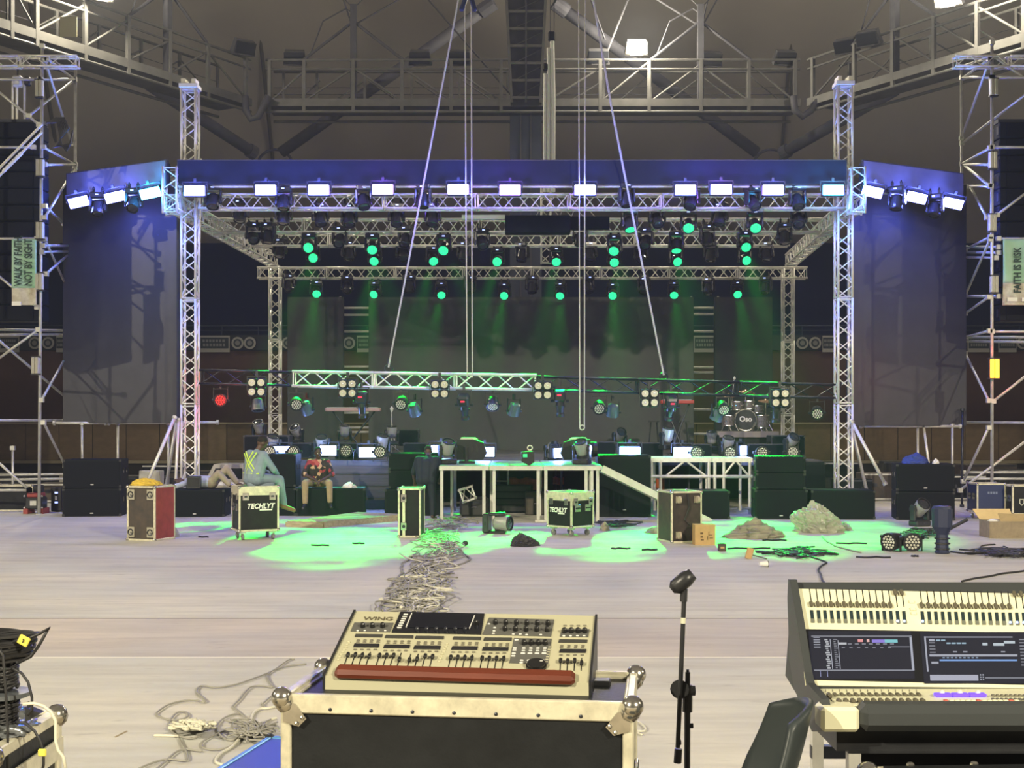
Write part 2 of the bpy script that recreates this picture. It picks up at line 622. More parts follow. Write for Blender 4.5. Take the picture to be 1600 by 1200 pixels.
# the lattice mast in the middle
mt = thing('roof_mast', 'dark lattice mast rising through the catwalk at the centre', 'mast', (P(822, 160, 49.0).x, 49.0, 0))
prof_m = []
for s in (-1, 1):
    MB().prism([(s * 0.50, 0, 14.3), (s * 0.60, 0, 14.3), (s * 0.86, 0, 19.5), (s * 0.76, 0, 19.5)], (0, 0.5, 0)).build('mast_leg', RING, mt)
for k in range(8):
    z = 14.5 + k * 0.66
    hw = 0.55 + (z - 14.3) * 0.05
    MB().bb(-hw, hw, 0.02, 0.12, z - 0.05, z + 0.05).build('cross_bar', RING, mt)
    MB().cyl((-hw, 0.3, z), (hw, 0.3, z + 0.6), 0.02, n=5).build('lacing', RING, mt)
MB().bb(-0.03, 0.03, -0.01, 0.1, 14.3, 19.5).build('centre_rod', RINGDK, mt)
MB().prism([(-0.5, 0.5, 14.3), (0.5, 0.5, 14.3), (0.76, 0.5, 19.5), (-0.76, 0.5, 19.5)], (0, 0.06, 0)).build('back_sheet', RINGDK, mt)
MB().bb(-0.62, 0.62, 1.2, 1.9, 5.4, 14.2).build('lower_column', M('mast_column_blue', (0.05, 0.06, 0.09), 0.8), mt)
for s in (-0.2, 0.2):
    MB().bb(s - 0.03, s + 0.03, 1.17, 1.2, 5.4, 14.2).build('column_rib', RINGDK, mt)

TUBE = M('roof_strut_steel', (0.13, 0.13, 0.16), 0.7, 0.1, noise=0.2, nscale=2)
for a, b, lab in (((772, 4, 51.6), (440, 238, 54.6), 'thick dark roof strut falling from the mast to the left'),
                  ((866, 4, 51.6), (1182, 238, 54.6), 'thick dark roof strut falling from the mast to the right'),
                  ((398, 240, 54.6), (232, 132, 50.5), 'thick dark roof strut rising from the left hoop towards the scaffold'),
                  ((1222, 240, 54.6), (1400, 140, 50.5), 'thick dark roof strut rising from the right hoop towards the scaffold')):
    t = thing('roof_strut', lab, 'beam', P(*a))
    MB().cyl((0, 0, 0), P(*b) - P(*a), 0.24, n=12).build('tube', TUBE, t, smooth=True)
    MB().cyl((P(*b) - P(*a)) * 0.0, (P(*b) - P(*a)) * 0.06, 0.30, n=12).build('collar', TUBE, t)
for px, lab in ((430, 'dark steel hoop behind the left end of the header'), (1205, 'dark steel hoop behind the right end of the header')):
    t = thing('roof_hoop', lab, 'ring', P(px, 262, 55))
    MB().torus((0, 0, 0), 0.78, 0.06, (0, 1, 0), 28).build('hoop', TUBE, t, smooth=True)
    MB().cyl((-0.7, 0, 0), (0.7, 0, 0), 0.04).build('cross_tie', TUBE, t)

# roof cables
for i, (a, b) in enumerate((((530, -20), (550, 40)), ((640, -10), (556, 38)), ((663, -8), (800, 150)), ((920, -10), (945, 62)), ((985, -10), (945, 90)),
                            ((1020, -5), (1092, 40)), ((1108, -10), (1097, 40)), ((1125, -10), (1097, 42)))):
    tag(MB().cyl(P(*a, 50.6), P(*b, 50.2), 0.035, n=5).build('roof_cable', RINGDK), 'thin dark roof cable, %s from the left along the top edge' % ORD[i], 'cable', 'thin roof cables')

# ------------------------------------------------------------------ flood lights on the gantry
FLOODLIT = M('flood_lamp_glass', (1, 0.95, 0.8), 0.3, emit=(1.0, 0.84, 0.50), estr=26)
FLOODOFF = M('flood_housing', (0.10, 0.10, 0.11), 0.5, 0.2)


def flood(label, loc, rz, lit, tilt=0.5, aim=None, cone=140, k=1.0):
    t = thing('flood_light', label, 'flood light', loc, rz, 'flood lights on the catwalk ring')
    R = Rx(tilt)
    MB().box((0, 0.16, 0.30), (0.92, 0.36, 0.56), R, 0.8).build('housing', FLOODOFF, t)
    MB().rbox((0, -0.05, 0.21), (0.80, 0.06, 0.46), 0.02, R).build('lamp_face', FLOODLIT if lit else GLASSDK, t)
    MB().box((0, 0.1, -0.02), (0.5, 0.06, 0.06)).build('bracket', FLOODOFF, t)
    if lit:
        lamp('flood_lamp', 'SPOT', Vector(loc) + Vector((0, -0.45 if loc[1] > 10 else 0.45, 0.15)), FLOOD_W * k, WARM, 0.25, aim or (loc[0] * 0.4, 22, 0), cone, 0.5)
        lamp('flood_spill', 'POINT', Vector(loc) + Vector((0, -0.5 if loc[1] > 10 else 0.5, 0.5)), FLOOD_W * (0.10 if loc[1] > 30 else 0.05), WARM, 0.3)
    return t


flood('lit warm flood light on the catwalk right of the mast', P(995, 84, 49.9), 0, True, k=0.10)
flood('lit warm flood light at the upper right corner on the slanting catwalk', P(1480, 8, 42.6), -0.6, True, k=0.10)
flood('lit warm flood light at the upper left corner on the slanting catwalk', P(158, -2, 42.8), 0.6, True, k=0.10)
for px, py, d, rz, lab in ((460, 100, 50.2, 0.1, 'unlit flood light on the catwalk near its left end'), (656, 100, 50.2, 0.0, 'unlit flood light on the catwalk left of the mast, nearer the king post'),
                           (718, 100, 50.2, 0.0, 'unlit flood light on the catwalk just left of the mast'), (935, 98, 50.2, 0.0, 'unlit flood light on the catwalk just right of the mast'),
                           (1112, 102, 50.2, 0.1, 'unlit flood light on the catwalk beside the right king post'), (1228, 100, 50.2, 0.1, 'unlit flood light at the right end of the straight catwalk'),
                           (1320, 82, 48.2, -0.6, 'unlit flood light on the right slanting catwalk, lower one'), (1355, 70, 46.8, -0.6, 'unlit flood light on the right slanting catwalk, upper one'),
                           (383, 84, 49.0, 0.6, 'unlit flood light at the foot of the left slanting catwalk')):
    flood(lab, P(px, py, d), rz, False)
# the rest of the ring of lamps, behind and beside the viewer
for x, y, ax, ay, cone, k, lab in ((-34, 8, -14, 16, 86, 0.8, 'lit flood light on the left side of the ring, out of view'), (35, 8, 18, 11, 86, 0.45, 'lit flood light on the right side of the ring, out of view'),
                                   (-20, -16, -10, -1, 74, 2.7, 'lit flood light behind the viewer to the left'), (18, -18, 10, -1, 74, 2.6, 'lit flood light behind the viewer to the right')):
    flood(lab, (x, y, 16.3), math.atan2(x, -(y - 12)) + math.pi, True, aim=(ax, ay, 0), cone=cone, k=k)
# yellow board and junction box on the left gantry
tag(MB().box(P(107, 42, 41.3), (0.55, 0.04, 0.65)).build('catwalk_board', M('yellow_board', (0.55, 0.52, 0.36), 0.6)), 'pale yellow board leaning on the left catwalk', 'board')
# ------------------------------------------------------------------ stage roof: trusses
_sec = {}


def section(L, size, chord, m, bays, key):
    k = (round(L, 3), size, chord, m.name, bays)
    if k in _sec:
        return _sec[k]
    h = size / 2 - chord
    lc = MB()
    r = chord * 0.52
    for f in range(4):
        for i in range(bays):
            x0, x1 = L * (i + 0.08) / bays, L * (i + 0.92) / bays
            if (i + (f in (1, 2))) % 2:
                x0, x1 = x1, x0
            if f == 0:
                a, b = (x0, -h, -h), (x1, -h, h)
            elif f == 1:
                a, b = (x0, h, -h), (x1, h, h)
            elif f == 2:
                a, b = (x0, -h, h), (x1, h, h)
            else:
                a, b = (x0, -h, -h), (x1, h, -h)
            lc.cyl(a, b, r, n=5, cap=False)
    for x in (0.03, L - 0.03):
        for y in (-h, h):
            lc.cyl((x, y, -h), (x, y, h), r, n=5, cap=False)
        for z in (-h, h):
            lc.cyl((x, -h, z), (x, h, z), r, n=5, cap=False)
    cm = MB().cyl((0, 0, 0), (L, 0, 0), chord, n=8)
    _sec[k] = (lc.mesh('truss_section', m), cm.mesh('chord', m, True), h)
    return _sec[k]


def truss(label, A, B, size=0.36, chord=0.027, m=None, nsec=None, up=(0, 0, 1), name='box_truss', cat='truss', bay=0.28, group='box trusses'):
    m = m or SILVER
    A, B = Vector(A), Vector(B)
    L = (B - A).length
    nsec = nsec or max(1, round(L / 2.2))
    sl = L / nsec
    t = thing(name, label, cat, A, group=group)
    t.rotation_euler = frame_rot(B - A, up).to_euler()
    lm, cm, h = section(sl, size, chord, m, max(2, round(sl / bay)), None)
    for i in range(nsec):
        s = obj('truss_section', lm, t, (i * sl, 0, 0))
        for y in (-h, h):
            for z in (-h, h):
                obj('chord', cm, s, (0, y, z))
    return t


DF, DR, DB, DC = 29.2, 38.8, 32.3, 34.9
TS = 0.37
fl, fr = P(297, 700, DF), P(1318, 700, DF)
rl, rr = P(430, 700, DR), P(1231, 700, DR)


def tower(label, base, ztop, size, head=True):
    t = truss(label, (base.x, base.y, 0.05), (base.x, base.y, ztop), size, 0.03, SILVER, None, (0, -1, 0), 'tower_truss', 'tower', 0.3, 'roof towers')
    MB().box((0.0, 0, 0), (0.06, 0.7, 0.7)).build('base_plate', SILVER, t)
    if head:
        L = ztop - 0.05
        MB().rbox((L + 0.05, 0, 0), (0.10, size + 0.04, size + 0.04), 0.01).build('head_block', SILVER, t)
        for y in (-0.12, 0.12):
            MB().cyl((L + 0.17, y - 0.04, -0.12), (L + 0.17, y + 0.04, -0.12), 0.08, n=12).build('pulley', CHROME, t)
            MB().box((L + 0.14, y, 0), (0.14, 0.09, 0.34)).build('pulley_cheek', SILVER, t)
    return t


tower('front left tower truss rising past the header', fl, P(0, 140, DF).z, 0.38)
tower('front right tower truss rising past the header', fr, P(0, 136, DF).z, 0.38)
tower('rear left tower truss, thinner, under the back truss', rl, P(0, 416, DR).z, 0.36, False)
tower('rear right tower truss, thinner, under the back truss', rr, P(0, 418, DR).z, 0.36, False)
cb = P(853, 700, DR + 0.3)
truss('short centre truss mast showing between the lighting trusses', (cb.x, cb.y, P(0, 412, DR + .3).z), (cb.x, cb.y, P(0, 255, DR + .3).z), 0.34, 0.028, SILVER, None, (0, -1, 0), 'tower_truss', 'tower', 0.3, 'roof towers')

zt = H + (Y0 - 319) / F * DF      # centre line of the roof grid
xl, xr = fl.x - 0.2, fr.x + 0.25


def zrow(yb, d):
    return H + (Y0 - yb) / F * d


def cross(label, xa, xb, yc, d, size=TS):
    a, b = P(xa, yc, d), P(xb, yc, d)
    return truss(label, a, b, size)


cross('front roof truss carrying the bright blue strobes', 312, 1322, 316, DF - 0.1)
cross('second lighting truss from the front, left of the control box', 338, 1300, 353.5, DB)
cross('third lighting truss from the front', 395, 1232, 375.5, DC)
cross('long back truss resting on the rear towers', 403, 1260, 427, DR)
zs = P(0, 322, DF).z
truss('left side truss running back from the header corner', (P(272, 0, DF - 0.3).x, DF - 0.6, zs), (rl.x - 0.05, DR - 0.2, zrow(424, DR) + 0.32), TS, 0.027, SILVER)
truss('right side truss running back from the header corner', (P(1333, 0, DF - 0.3).x, DF - 0.6, zs), (rr.x + 0.05, DR - 0.2, zrow(424, DR) + 0.32), TS, 0.027, SILVER)
# corner blocks standing on the side trusses, between header and wings
for px, lab in ((268, 'upright corner truss block left of the header'), (1338, 'upright corner truss block right of the header')):
    truss(lab, (P(px, 0, DF - 0.5).x, DF - 0.5, P(0, 335, DF - 0.5).z), (P(px, 0, DF - 0.5).x, DF - 0.5, P(0, 262, DF - 0.5).z), 0.36, 0.026, SILVER, 1, (0, -1, 0))

# ------------------------------------------------------------------ LED header, wings and screens
SHEETY = M('wing_fascia_sheet', (0.16, 0.165, 0.19), 0.6, 0, noise=0.25, nscale=1.2)


def slab_between(name, label, cat, a, b, zb, zt_, thick, m, frame=True, back=True):
    """upright slab from a to b (xy), standing zb..zt_"""
    a, b = Vector(a), Vector(b)
    L = (b - a).length
    t = thing(name, label, cat, (a.x, a.y, zb), math.atan2(b.y - a.y, b.x - a.x))
    h = zt_ - zb
    MB().bb(0, L, 0, thick, 0, h).build('screen_face', m, t)
    if frame:
        for x0, x1, z0, z1 in ((-0.02, 0.02, 0, h), (L - 0.02, L + 0.02, 0, h), (-0.02, L + 0.02, h - 0.02, h + 0.02), (-0.02, L + 0.02, -0.02, 0.02)):
            MB().bb(x0, x1, 0.004, thick + 0.04, z0, z1).build('frame_edge', LEDFR, t)
    if back:
        n = max(2, round(L / 1.2))
        for i in range(n + 1):
            MB().bb(L * i / n - 0.03, L * i / n + 0.03, thick, thick + 0.08, 0.05, h - 0.05).build('back_strut', DKSTEEL, t)
        for z in (h * 0.2, h * 0.8):
            MB().bb(0, L, thick + 0.08, thick + 0.13, z - 0.03, z + 0.03).build('back_rail', DKSTEEL, t)
    return t


DH = DF - 0.55
hb = P(278, 0, DH), P(1322, 0, DH)
hd = slab_between('led_header', 'long dark LED header strip across the top of the stage', 'led screen', hb[0].to_2d(), hb[1].to_2d(), P(0, 287, DH).z, P(0, 251, DH).z, 0.1, M('header_face', (0.014, 0.020, 0.036), 0.5, 0, noise=0.2, nscale=1.5, spec=0.2))
MB().cyl((0, 0.05, -0.06), ((hb[1] - hb[0]).length, 0.05, -0.06), 0.025).build('hanging_bar', SILVER, hd)
zw0, zw1 = P(0, 291, DH).z, P(0, 251, DH).z
for a, b, lab in ((P(104, 0, 30.2), P(258, 0, DH), 'grey wing fascia left of the header'), (P(1350, 0, DH), P(1505, 0, 30.2), 'grey wing fascia right of the header')):
    t = slab_between('wing_fascia', lab, 'fascia', a.to_2d(), b.to_2d(), zw0, zw1, 0.05, SHEETY)
    L = (b.to_2d() - a.to_2d()).length
    MB().cyl((0, 0.0, -0.1), (L, 0.0, -0.1), 0.025).build('hanging_bar', SILVER, t)
for a, b, yb, lab in ((P(99, 0, 31.2), P(275, 0, 30.2), 660, 'tall unlit LED screen left of the stage'), (P(1331, 0, 30.2), P(1509, 0, 31.2), 664, 'tall unlit LED screen right of the stage')):
    slab_between('side_screen', lab, 'led screen', a.to_2d(), b.to_2d(), P(0, yb, 30.6).z, P(0, 283, 30.6).z, 0.12, LEDW)
DS = 40.6
for xa, xb, lab in ((450, 535, 'narrow unlit LED screen at the back, left one'), (577, 1083, 'wide unlit LED screen at the back of the stage'), (1118, 1206, 'narrow unlit LED screen at the back, right one')):
    slab_between('back_screen', lab, 'led screen', P(xa, 0, DS).to_2d(), P(xb, 0, DS).to_2d(), 1.2, P(0, 465, DS).z, 0.12, LEDW)

# ladder racks showing in the gaps between the back screens
for xa, xb, ys, lab in ((532, 580, (481, 492, 518, 573, 645, 668, 675), 'light rack in the left gap between the back screens'),
                        (1080, 1122, (481, 491, 518, 574, 582, 640, 678), 'light rack in the right gap between the back screens')):
    d = DS + 0.5
    t = thing('ladder_rack', lab, 'rack', (P((xa + xb) / 2, 0, d).x, d, 1.2))
    hw = (xb - xa) / 2 / F * d
    for s in (-1, 1):
        MB().cyl((s * hw, 0, 0), (s * hw, 0, 4.9), 0.03).build('upright', SCAF, t)
    for y in ys:
        z = P(0, y, d).z - 1.2
        MB().cyl((-hw, 0, z), (hw, 0, z), 0.034).build('rung', SILVER, t)

# ------------------------------------------------------------------ hanging front truss (silver middle, dark ends)
DL = 29.5
BLKTR = M('black_truss', (0.035, 0.038, 0.05), 0.35, 0.4, noise=0.3, nscale=8)
truss('dark left section of the low hanging truss', P(314, 589, DL), P(458, 592, DL), 0.36, 0.027, BLKTR, 1, bay=0.55)
truss('silver middle of the low hanging truss', P(458, 592, DL), P(838, 598, DL), 0.40, 0.034, SILVER, 3, bay=0.48)
truss('dark right section of the low hanging truss', P(838, 599, DL), P(1312, 612, DL), 0.36, 0.027, BLKTR, 3, bay=0.55)

# ropes and chain falls
def rope(label, pts, r, m=ROPE, name='hanging_rope', cat='rope'):
    return tag(MB().tube(pts, r, 6).build(name, m), label, cat)


rope('slanting rope holding the low truss left of centre', [P(722, -30, 27.6), P(607, 574, DL - 0.2)], 0.022)
rope('slanting rope holding the low truss right of centre', [P(922, -30, 27.6), P(955, 165, 28.1), P(1037, 586, DL - 0.2)], 0.022)
for x0, x1, yb, lab in ((726, 730, 590, 'left line of the thin rope pair left of centre'), (736, 738, 590, 'right line of the thin rope pair left of centre'),
                        (904, 906, 668, 'left line of the thin rope loop right of centre'), (914, 913, 668, 'right line of the thin rope loop right of centre')):
    rope(lab, [P(x0, -30, 28.2), P(x1, yb, 28.2)], 0.014)
tag(MB().torus(P(909.5, 668, 28.2), 0.052, 0.014, (0, 1, 0), 14).build('rope_loop', ROPE), 'small loop at the foot of the thin rope pair', 'rope')
pb = thing('pulley_block', 'dark blue pulley block at the top edge above the slanting rope', 'pulley', P(731, 6, 27.7))
NAVYM = M('navy_block', (0.02, 0.03, 0.09), 0.5)
for s, rr_ in ((-0.09, 0.35), (0.11, -0.3)):
    MB().rbox((s, 0, 0), (0.10, 0.1, 0.34), 0.03, Ry(rr_)).build('cheek', NAVYM, pb)
for i, (x, y) in enumerate(((607, 580), (1037, 592))):
    k = thing('sling_hook', ('steel hook and shackle on the silver part of the low truss', 'steel hook and shackle on the dark part of the low truss')[i], 'hook', P(x, y, DL))
    MB().torus((0, 0, 0.05), 0.09, 0.02, (0, 1, 0), 14).build('shackle', DKSTEEL, k)
    MB().cyl((0, 0, 0.12), (0, 0, 0.3), 0.03).build('swivel', DKSTEEL, k)
sl = thing('lifting_slings', 'white lifting slings hanging beside the mast behind the header', 'sling', P(857, 250, 36))
for x, yt, w in ((-0.11, 115, 0.05), (0.0, 75, 0.05), (0.13, 62, 0.06)):
    zt2 = P(0, yt, 36).z - P(0, 250, 36).z
    MB().tube([(x, 0, -0.9), (x + 0.01, 0.02, zt2 * 0.5), (x * 0.8, 0, zt2)], w, 6).build('sling', WHITE, sl)
MB().rbox((0.09, 0, P(0, 57, 36).z - P(0, 250, 36).z), (0.2, 0.16, 0.26), 0.03).build('hoist_block', BLACK, sl)
MB().rbox((-0.09, 0, P(0, 105, 36).z - P(0, 250, 36).z), (0.13, 0.14, 0.2), 0.03).build('hoist_block', BLACK, sl)
for x in (0.05, 0.16):
    MB().cyl((x, 0, P(0, 57, 36).z - P(0, 250, 36).z), (x, 0, 6.0), 0.012, n=5).build('lift_cable', RINGDK, sl)
# small control box with cable tray hanging under the front truss
cbx = thing('distribution_box', 'dark power box hanging in the middle of the roof', 'power box', P(840, 352, 31.2))
w = (892 - 790) / F * 31.2
MB().rbox((0, 0, 0), (w, 0.5, 0.42), 0.02).build('body', SPK, cbx)
MB().bb(-w / 2 - 1.05, -w / 2, -0.1, 0.1, 0.14, 0.24).build('tray', WHITE, cbx)
MB().bb(w / 2, w / 2 + 0.95, -0.1, 0.1, -0.1, 0.20).build('side_box', SPK, cbx)
for k in range(5):
    MB().tube([(w * (0.1 + k * 0.18) - 0.2, 0, 0.2), (w * (0.1 + k * 0.18) - 0.1, 0, 0.42), (w * (0.1 + k * 0.18) + 0.1, 0, 0.2)], 0.012, 5).build('cable_loop', WHITEC, cbx)

# ------------------------------------------------------------------ PA scaffold towers
STRIPM = M('strobe_bar_diffuser', (0.62, 0.60, 0.52), 0.35, 0.2)
ORANGE = M('strobe_bar_lit', (1, 0.6, 0.1), 0.4, emit=(1.0, 0.42, 0.012), estr=2.2)


def scaffold(label, segs, base):
    t = thing('scaffold_tower', label, 'scaffold', base)
    for kind, a, b in segs:
        A, B = P(*a), P(*b)
        MB().cyl(A - Vector(base), B - Vector(base), 0.037 if kind == 'standard' else 0.03, n=8).build(kind, SCAF, t, smooth=True)
        for q in (A, B):
            MB().box(q - Vector(base), (0.10, 0.09, 0.10)).build('coupler', SCAF, t)
    return t


D1, D2 = 28.6, 31.6
segL = [('standard', (66, 72, D1), (61, 806, D1)), ('standard', (118, 92, D2), (116, 640, D2)), ('standard', (-40, 72, D1), (-44, 806, D1)),
        ('ledger', (-45, 124, D1), (62, 124, D1)), ('ledger', (64, 124, D1), (117, 124, D2)), ('brace', (74, 92, D1), (116, 124, D2)), ('brace', (70, 94, D1), (112, 225, D2)),
        ('brace', (114, 126, D2), (45, 181, D1)), ('brace', (-10, 137, D1), (61, 195, D1)), ('ledger', (-45, 230, D1), (52, 230, D1)), ('ledger', (70, 257, D1), (118, 257, D2)),
        ('brace', (68, 230, D1), (117, 257, D2)), ('brace', (117, 262, D2), (70, 340, D1)), ('brace', (70, 322, D1), (100, 350, D2)),
        ('ledger', (-45, 373, D1), (58, 373, D1)), ('ledger', (68, 384, D1), (112, 384, D2)), ('ledger', (66, 394, D1), (112, 393, D2)), ('brace', (70, 374, D1), (104, 448, D2)), ('brace', (72, 428, D1), (110, 395, D2)),
        ('brace', (-10, 425, D1), (58, 480, D1)), ('ledger', (-45, 514, D1), (105, 517, D2)), ('ledger', (-45, 523, D1), (105, 523, D2)),
        ('brace', (60, 515, D1), (-10, 566, D1)), ('brace', (-10, 525, D1), (104, 622, D2)), ('brace', (65, 625, D1), (104, 556, D2)), ('ledger', (-45, 657, D1), (105, 657, D2)),
        ('brace', (68, 660, D1), (102, 728, D2)), ('brace', (-10, 716, D1), (46, 766, D1)), ('ledger', (-45, 766, D1), (46, 766, D1)), ('ledger', (20, 700, D1 + 1.2), (20, 790, D1 + 1.2)),
        ('ledger', (-20, 742, D2), (104, 741, D2)), ('ledger', (-20, 750, D2), (104, 748, D2))]
scaffold('galvanised scaffold tower at the left edge holding the loudspeakers', segL, P(61, 806, D1))
segR = [('standard', (1550, 66, D1), (1550, 806, D1)), ('standard', (1502, 104, D2), (1504, 640, D2)), ('standard', (1650, 66, D1), (1654, 806, D1)),
        ('ledger', (1503, 121, D2), (1550, 121, D1)), ('ledger', (1550, 121, D1), (1650, 121, D1)), ('brace', (1504, 122, D2), (1546, 92, D1)), ('brace', (1547, 92, D1), (1502, 216, D2)),
        ('brace', (1552, 88, D1), (1610, 128, D1)), ('brace', (1503, 224, D2), (1610, 142, D1)), ('ledger', (1550, 230, D1), (1650, 230, D1)), ('brace', (1503, 256, D2), (1547, 231, D1)), ('ledger', (1504, 257, D2), (1548, 257, D1)),
        ('brace', (1506, 258, D2), (1546, 290, D1)), ('ledger', (1515, 291, D2), (1548, 291, D1)), ('brace', (1516, 292, D2), (1542, 340, D1)), ('brace', (1558, 336, D1), (1610, 296, D1)),
        ('ledger', (1560, 373, D1), (1650, 373, D1)), ('brace', (1548, 370, D1), (1508, 390, D2)), ('brace', (1547, 374, D1), (1508, 462, D2)), ('ledger', (1505, 386, D2), (1560, 386, D1)), ('ledger', (1505, 394, D2), (1560, 395, D1)), ('ledger', (1505, 402, D2), (1556, 403, D1)),
        ('ledger', (1505, 463, D2), (1560, 463, D1)), ('brace', (1508, 490, D2), (1545, 464, D1)), ('brace', (1508, 527, D2), (1546, 517, D1)), ('ledger', (1550, 518, D1), (1650, 518, D1)), ('ledger', (1505, 527, D2), (1650, 527, D1)), ('ledger', (1505, 533, D2), (1650, 535, D1)),
        ('brace', (1508, 552, D2), (1545, 626, D1)), ('brace', (1552, 627, D1), (1610, 582, D1)), ('brace', (1500, 766, D1), (1610, 684, D1)), ('ledger', (1505, 660, D2), (1650, 661, D1)),
        ('ledger', (1505, 738, D2), (1650, 738, D2)), ('ledger', (1505, 748, D2), (1650, 748, D2)), ('brace', (1545, 668, D1), (1505, 752, D1 + 1))]
scaffold('galvanised scaffold tower at the right edge holding the loudspeakers', segR, P(1550, 806, D1))
truss('small truss beam on top of the left scaffold tower', P(-60, 97, D1), P(123, 97, D1), 0.27, 0.024, SILVER, 2, bay=0.3)
truss('small truss beam on top of the right scaffold tower', P(1490, 97, D1), P(1660, 97, D1), 0.27, 0.024, SILVER, 2, bay=0.3)


def bar(label, px, py, lit=False, hh=27, ww=12):
    s = D1 / F
    t = thing('strobe_bar', label, 'strobe bar', P(px, py, D1 - 0.12), group='strobe bars on the scaffold poles')
    w_, h_ = ww * s, hh * s
    MB().rbox((0, 0.03, 0), (w_, 0.10, h_), 0.012).build('housing', BLACK if lit else STRIPM, t)
    for x in (-w_ * 0.24, w_ * 0.24):
        MB().rbox((x, -0.03, 0), (w_ * 0.40, 0.03, h_ * 0.94), 0.008).build('diffuser', ORANGE if lit else M('strobe_bar_shade', (0.40, 0.39, 0.33), 0.3, 0.3), t)
    for z in (-h_ / 2, h_ / 2):
        MB().box((0, 0.03, z), (w_ * 1.1, 0.12, 0.03)).build('end_cap', BLACK, t)
    return t


for i, (x, y) in enumerate(((61, 138), (62, 262), (62, 360), (61, 440), (55, 571))):
    bar('unlit grey strobe bar on the left scaffold pole, %s from the top' % ORD[i], x, y)
for i, (x, y) in enumerate(((1553, 136), (1552, 250), (1551, 348), (1554, 444))):
    bar('unlit grey strobe bar on the right scaffold pole, %s from the top' % ORD[i], x, y)
bar('strobe bar glowing orange on the right scaffold pole', 1553.5, 576, True, 31, 16)
lamp('strobe_bar_glow', 'POINT', P(1553, 576, D1 - 0.6), 22, (1, 0.05, 0.04), 0.15)

# hanging loudspeaker columns
def line_array(label, xa, xb, ya, n, dh, d):
    s = d / F
    t = thing('line_array', label, 'loudspeakers', P((xa + xb) / 2, ya, d))
    w_ = (xb - xa) * s
    for k in range(n):
        o = MB().rbox((0, 0.3, -dh * s * (k + 0.5)), (w_, 0.6, dh * s * 0.97), 0.02).build('cabinet', SPK, t)
        MB().bb(-w_ * 0.42, w_ * 0.42, -0.02, 0.01, -dh * s * (k + 0.9), -dh * s * (k + 0.1)).build('grille', GRILL, o)
        for sx in (-1, 1):
            MB().box((sx * w_ * 0.5, 0.1, -dh * s * (k + 0.5)), (0.03, 0.12, dh * s * 0.5)).build('rigging_plate', DKSTEEL, o)
    MB().bb(-w_ * 0.5, w_ * 0.5, 0.1, 0.5, 0, 0.08).build('fly_bar', DKSTEEL, t)
    h0 = P(0, 122, d).z - P(0, ya, d).z
    MB().rbox((w_ * 0.18, 0.3, h0), (0.22, 0.2, 0.26), 0.04).build('chain_hoist', WHITE, t)
    MB().rbox((w_ * 0.30, 0.3, h0), (0.14, 0.16, 0.2), 0.03).build('hoist_motor', BLACK, t)
    for x in (0.12, 0.17, 0.26):
        MB().cyl((w_ * x, 0.3, 0.05), (w_ * x, 0.3, h0), 0.028, n=6).build('hoist_chain', SILVER, t)
    MB().cyl((w_ * 0.18, 0.3, h0), (w_ * 0.18, 0.3, h0 + 0.5), 0.02, n=6).build('hoist_strap', BLACK, t)
    return t


line_array('column of dark loudspeakers hanging in the left scaffold', -70, 62, 190, 12, 26, D1 + 0.5)
line_array('column of dark loudspeakers hanging in the right scaffold', 1562, 1690, 190, 12, 26, D1 + 0.5)

# cloth banners with lettering
BANG = M('banner_green', (0.26, 0.52, 0.34), 0.8, 0, noise=0.5, nscale=1.6, col2=(0.42, 0.62, 0.50))
BANW = M('banner_foot', (0.70, 0.69, 0.60), 0.8, 0, noise=0.5, nscale=4, col2=(0.35, 0.30, 0.22))
INK = M('banner_ink', (0.03, 0.06, 0.05), 0.8)


def text(name, s, parent, loc, size, m, rot=(math.pi / 2, 0, 0), sx=1.0, ext=0.002, align='LEFT', shear=0.0, bold=0.0):
    c = bpy.data.curves.new(name, 'FONT')
    c.body = s
    c.size = size
    c.extrude = ext
    c.align_x = align
    c.shear = shear
    c.offset = bold
    c.resolution_u = 3
    c.materials.append(m)
    tmp = bpy.data.objects.new('tmp_text', c)
    COL.objects.link(tmp)
    dg = bpy.context.evaluated_depsgraph_get()
    dg.update()
    me = bpy.data.meshes.new_from_object(tmp.evaluated_get(dg))
    bpy.data.objects.remove(tmp)
    me.name = name
    o = obj(name, me, parent, loc, rot)
    o.scale = (sx, 1, 1)
    return o


def banner(label, xa, xb, ya, yb, ysplit, lines, d, wav=0.05):
    s = d / F
    t = thing('cloth_banner', label, 'banner', P((xa + xb) / 2, ya, d))
    w_, h_ = (xb - xa) * s, (yb - ya) * s
    hs = (ysplit - ya) * s

    def sheet(z0, z1):
        def fn(u, v):
            z = z0 + (z1 - z0) * v
            y = wav * 0.5 * math.sin(u * 7 + z * 3) * (0.35 + 0.65 * abs(z) / h_)
            return (-w_ / 2 + w_ * u, y * 0.5, z)
        return MB().grid(fn, 14, 14)
    o = sheet(0, -hs).build('cloth', BANG, t, smooth=True)
    o2 = sheet(-hs, -h_).build('cloth_foot', BANW, t, smooth=True)
    for q in (o, o2):
        md = q.modifiers.new('s', 'SOLIDIFY')
        md.thickness = 0.006
    for (body, x, yy, size, sx) in lines:
        text('lettering', body, t, ((x - (xa + xb) / 2) * s, -0.05, -(yy - ya) * s), size, INK, (math.pi / 2, -math.pi / 2, 0), sx, 0.003, bold=0.006)
    return t


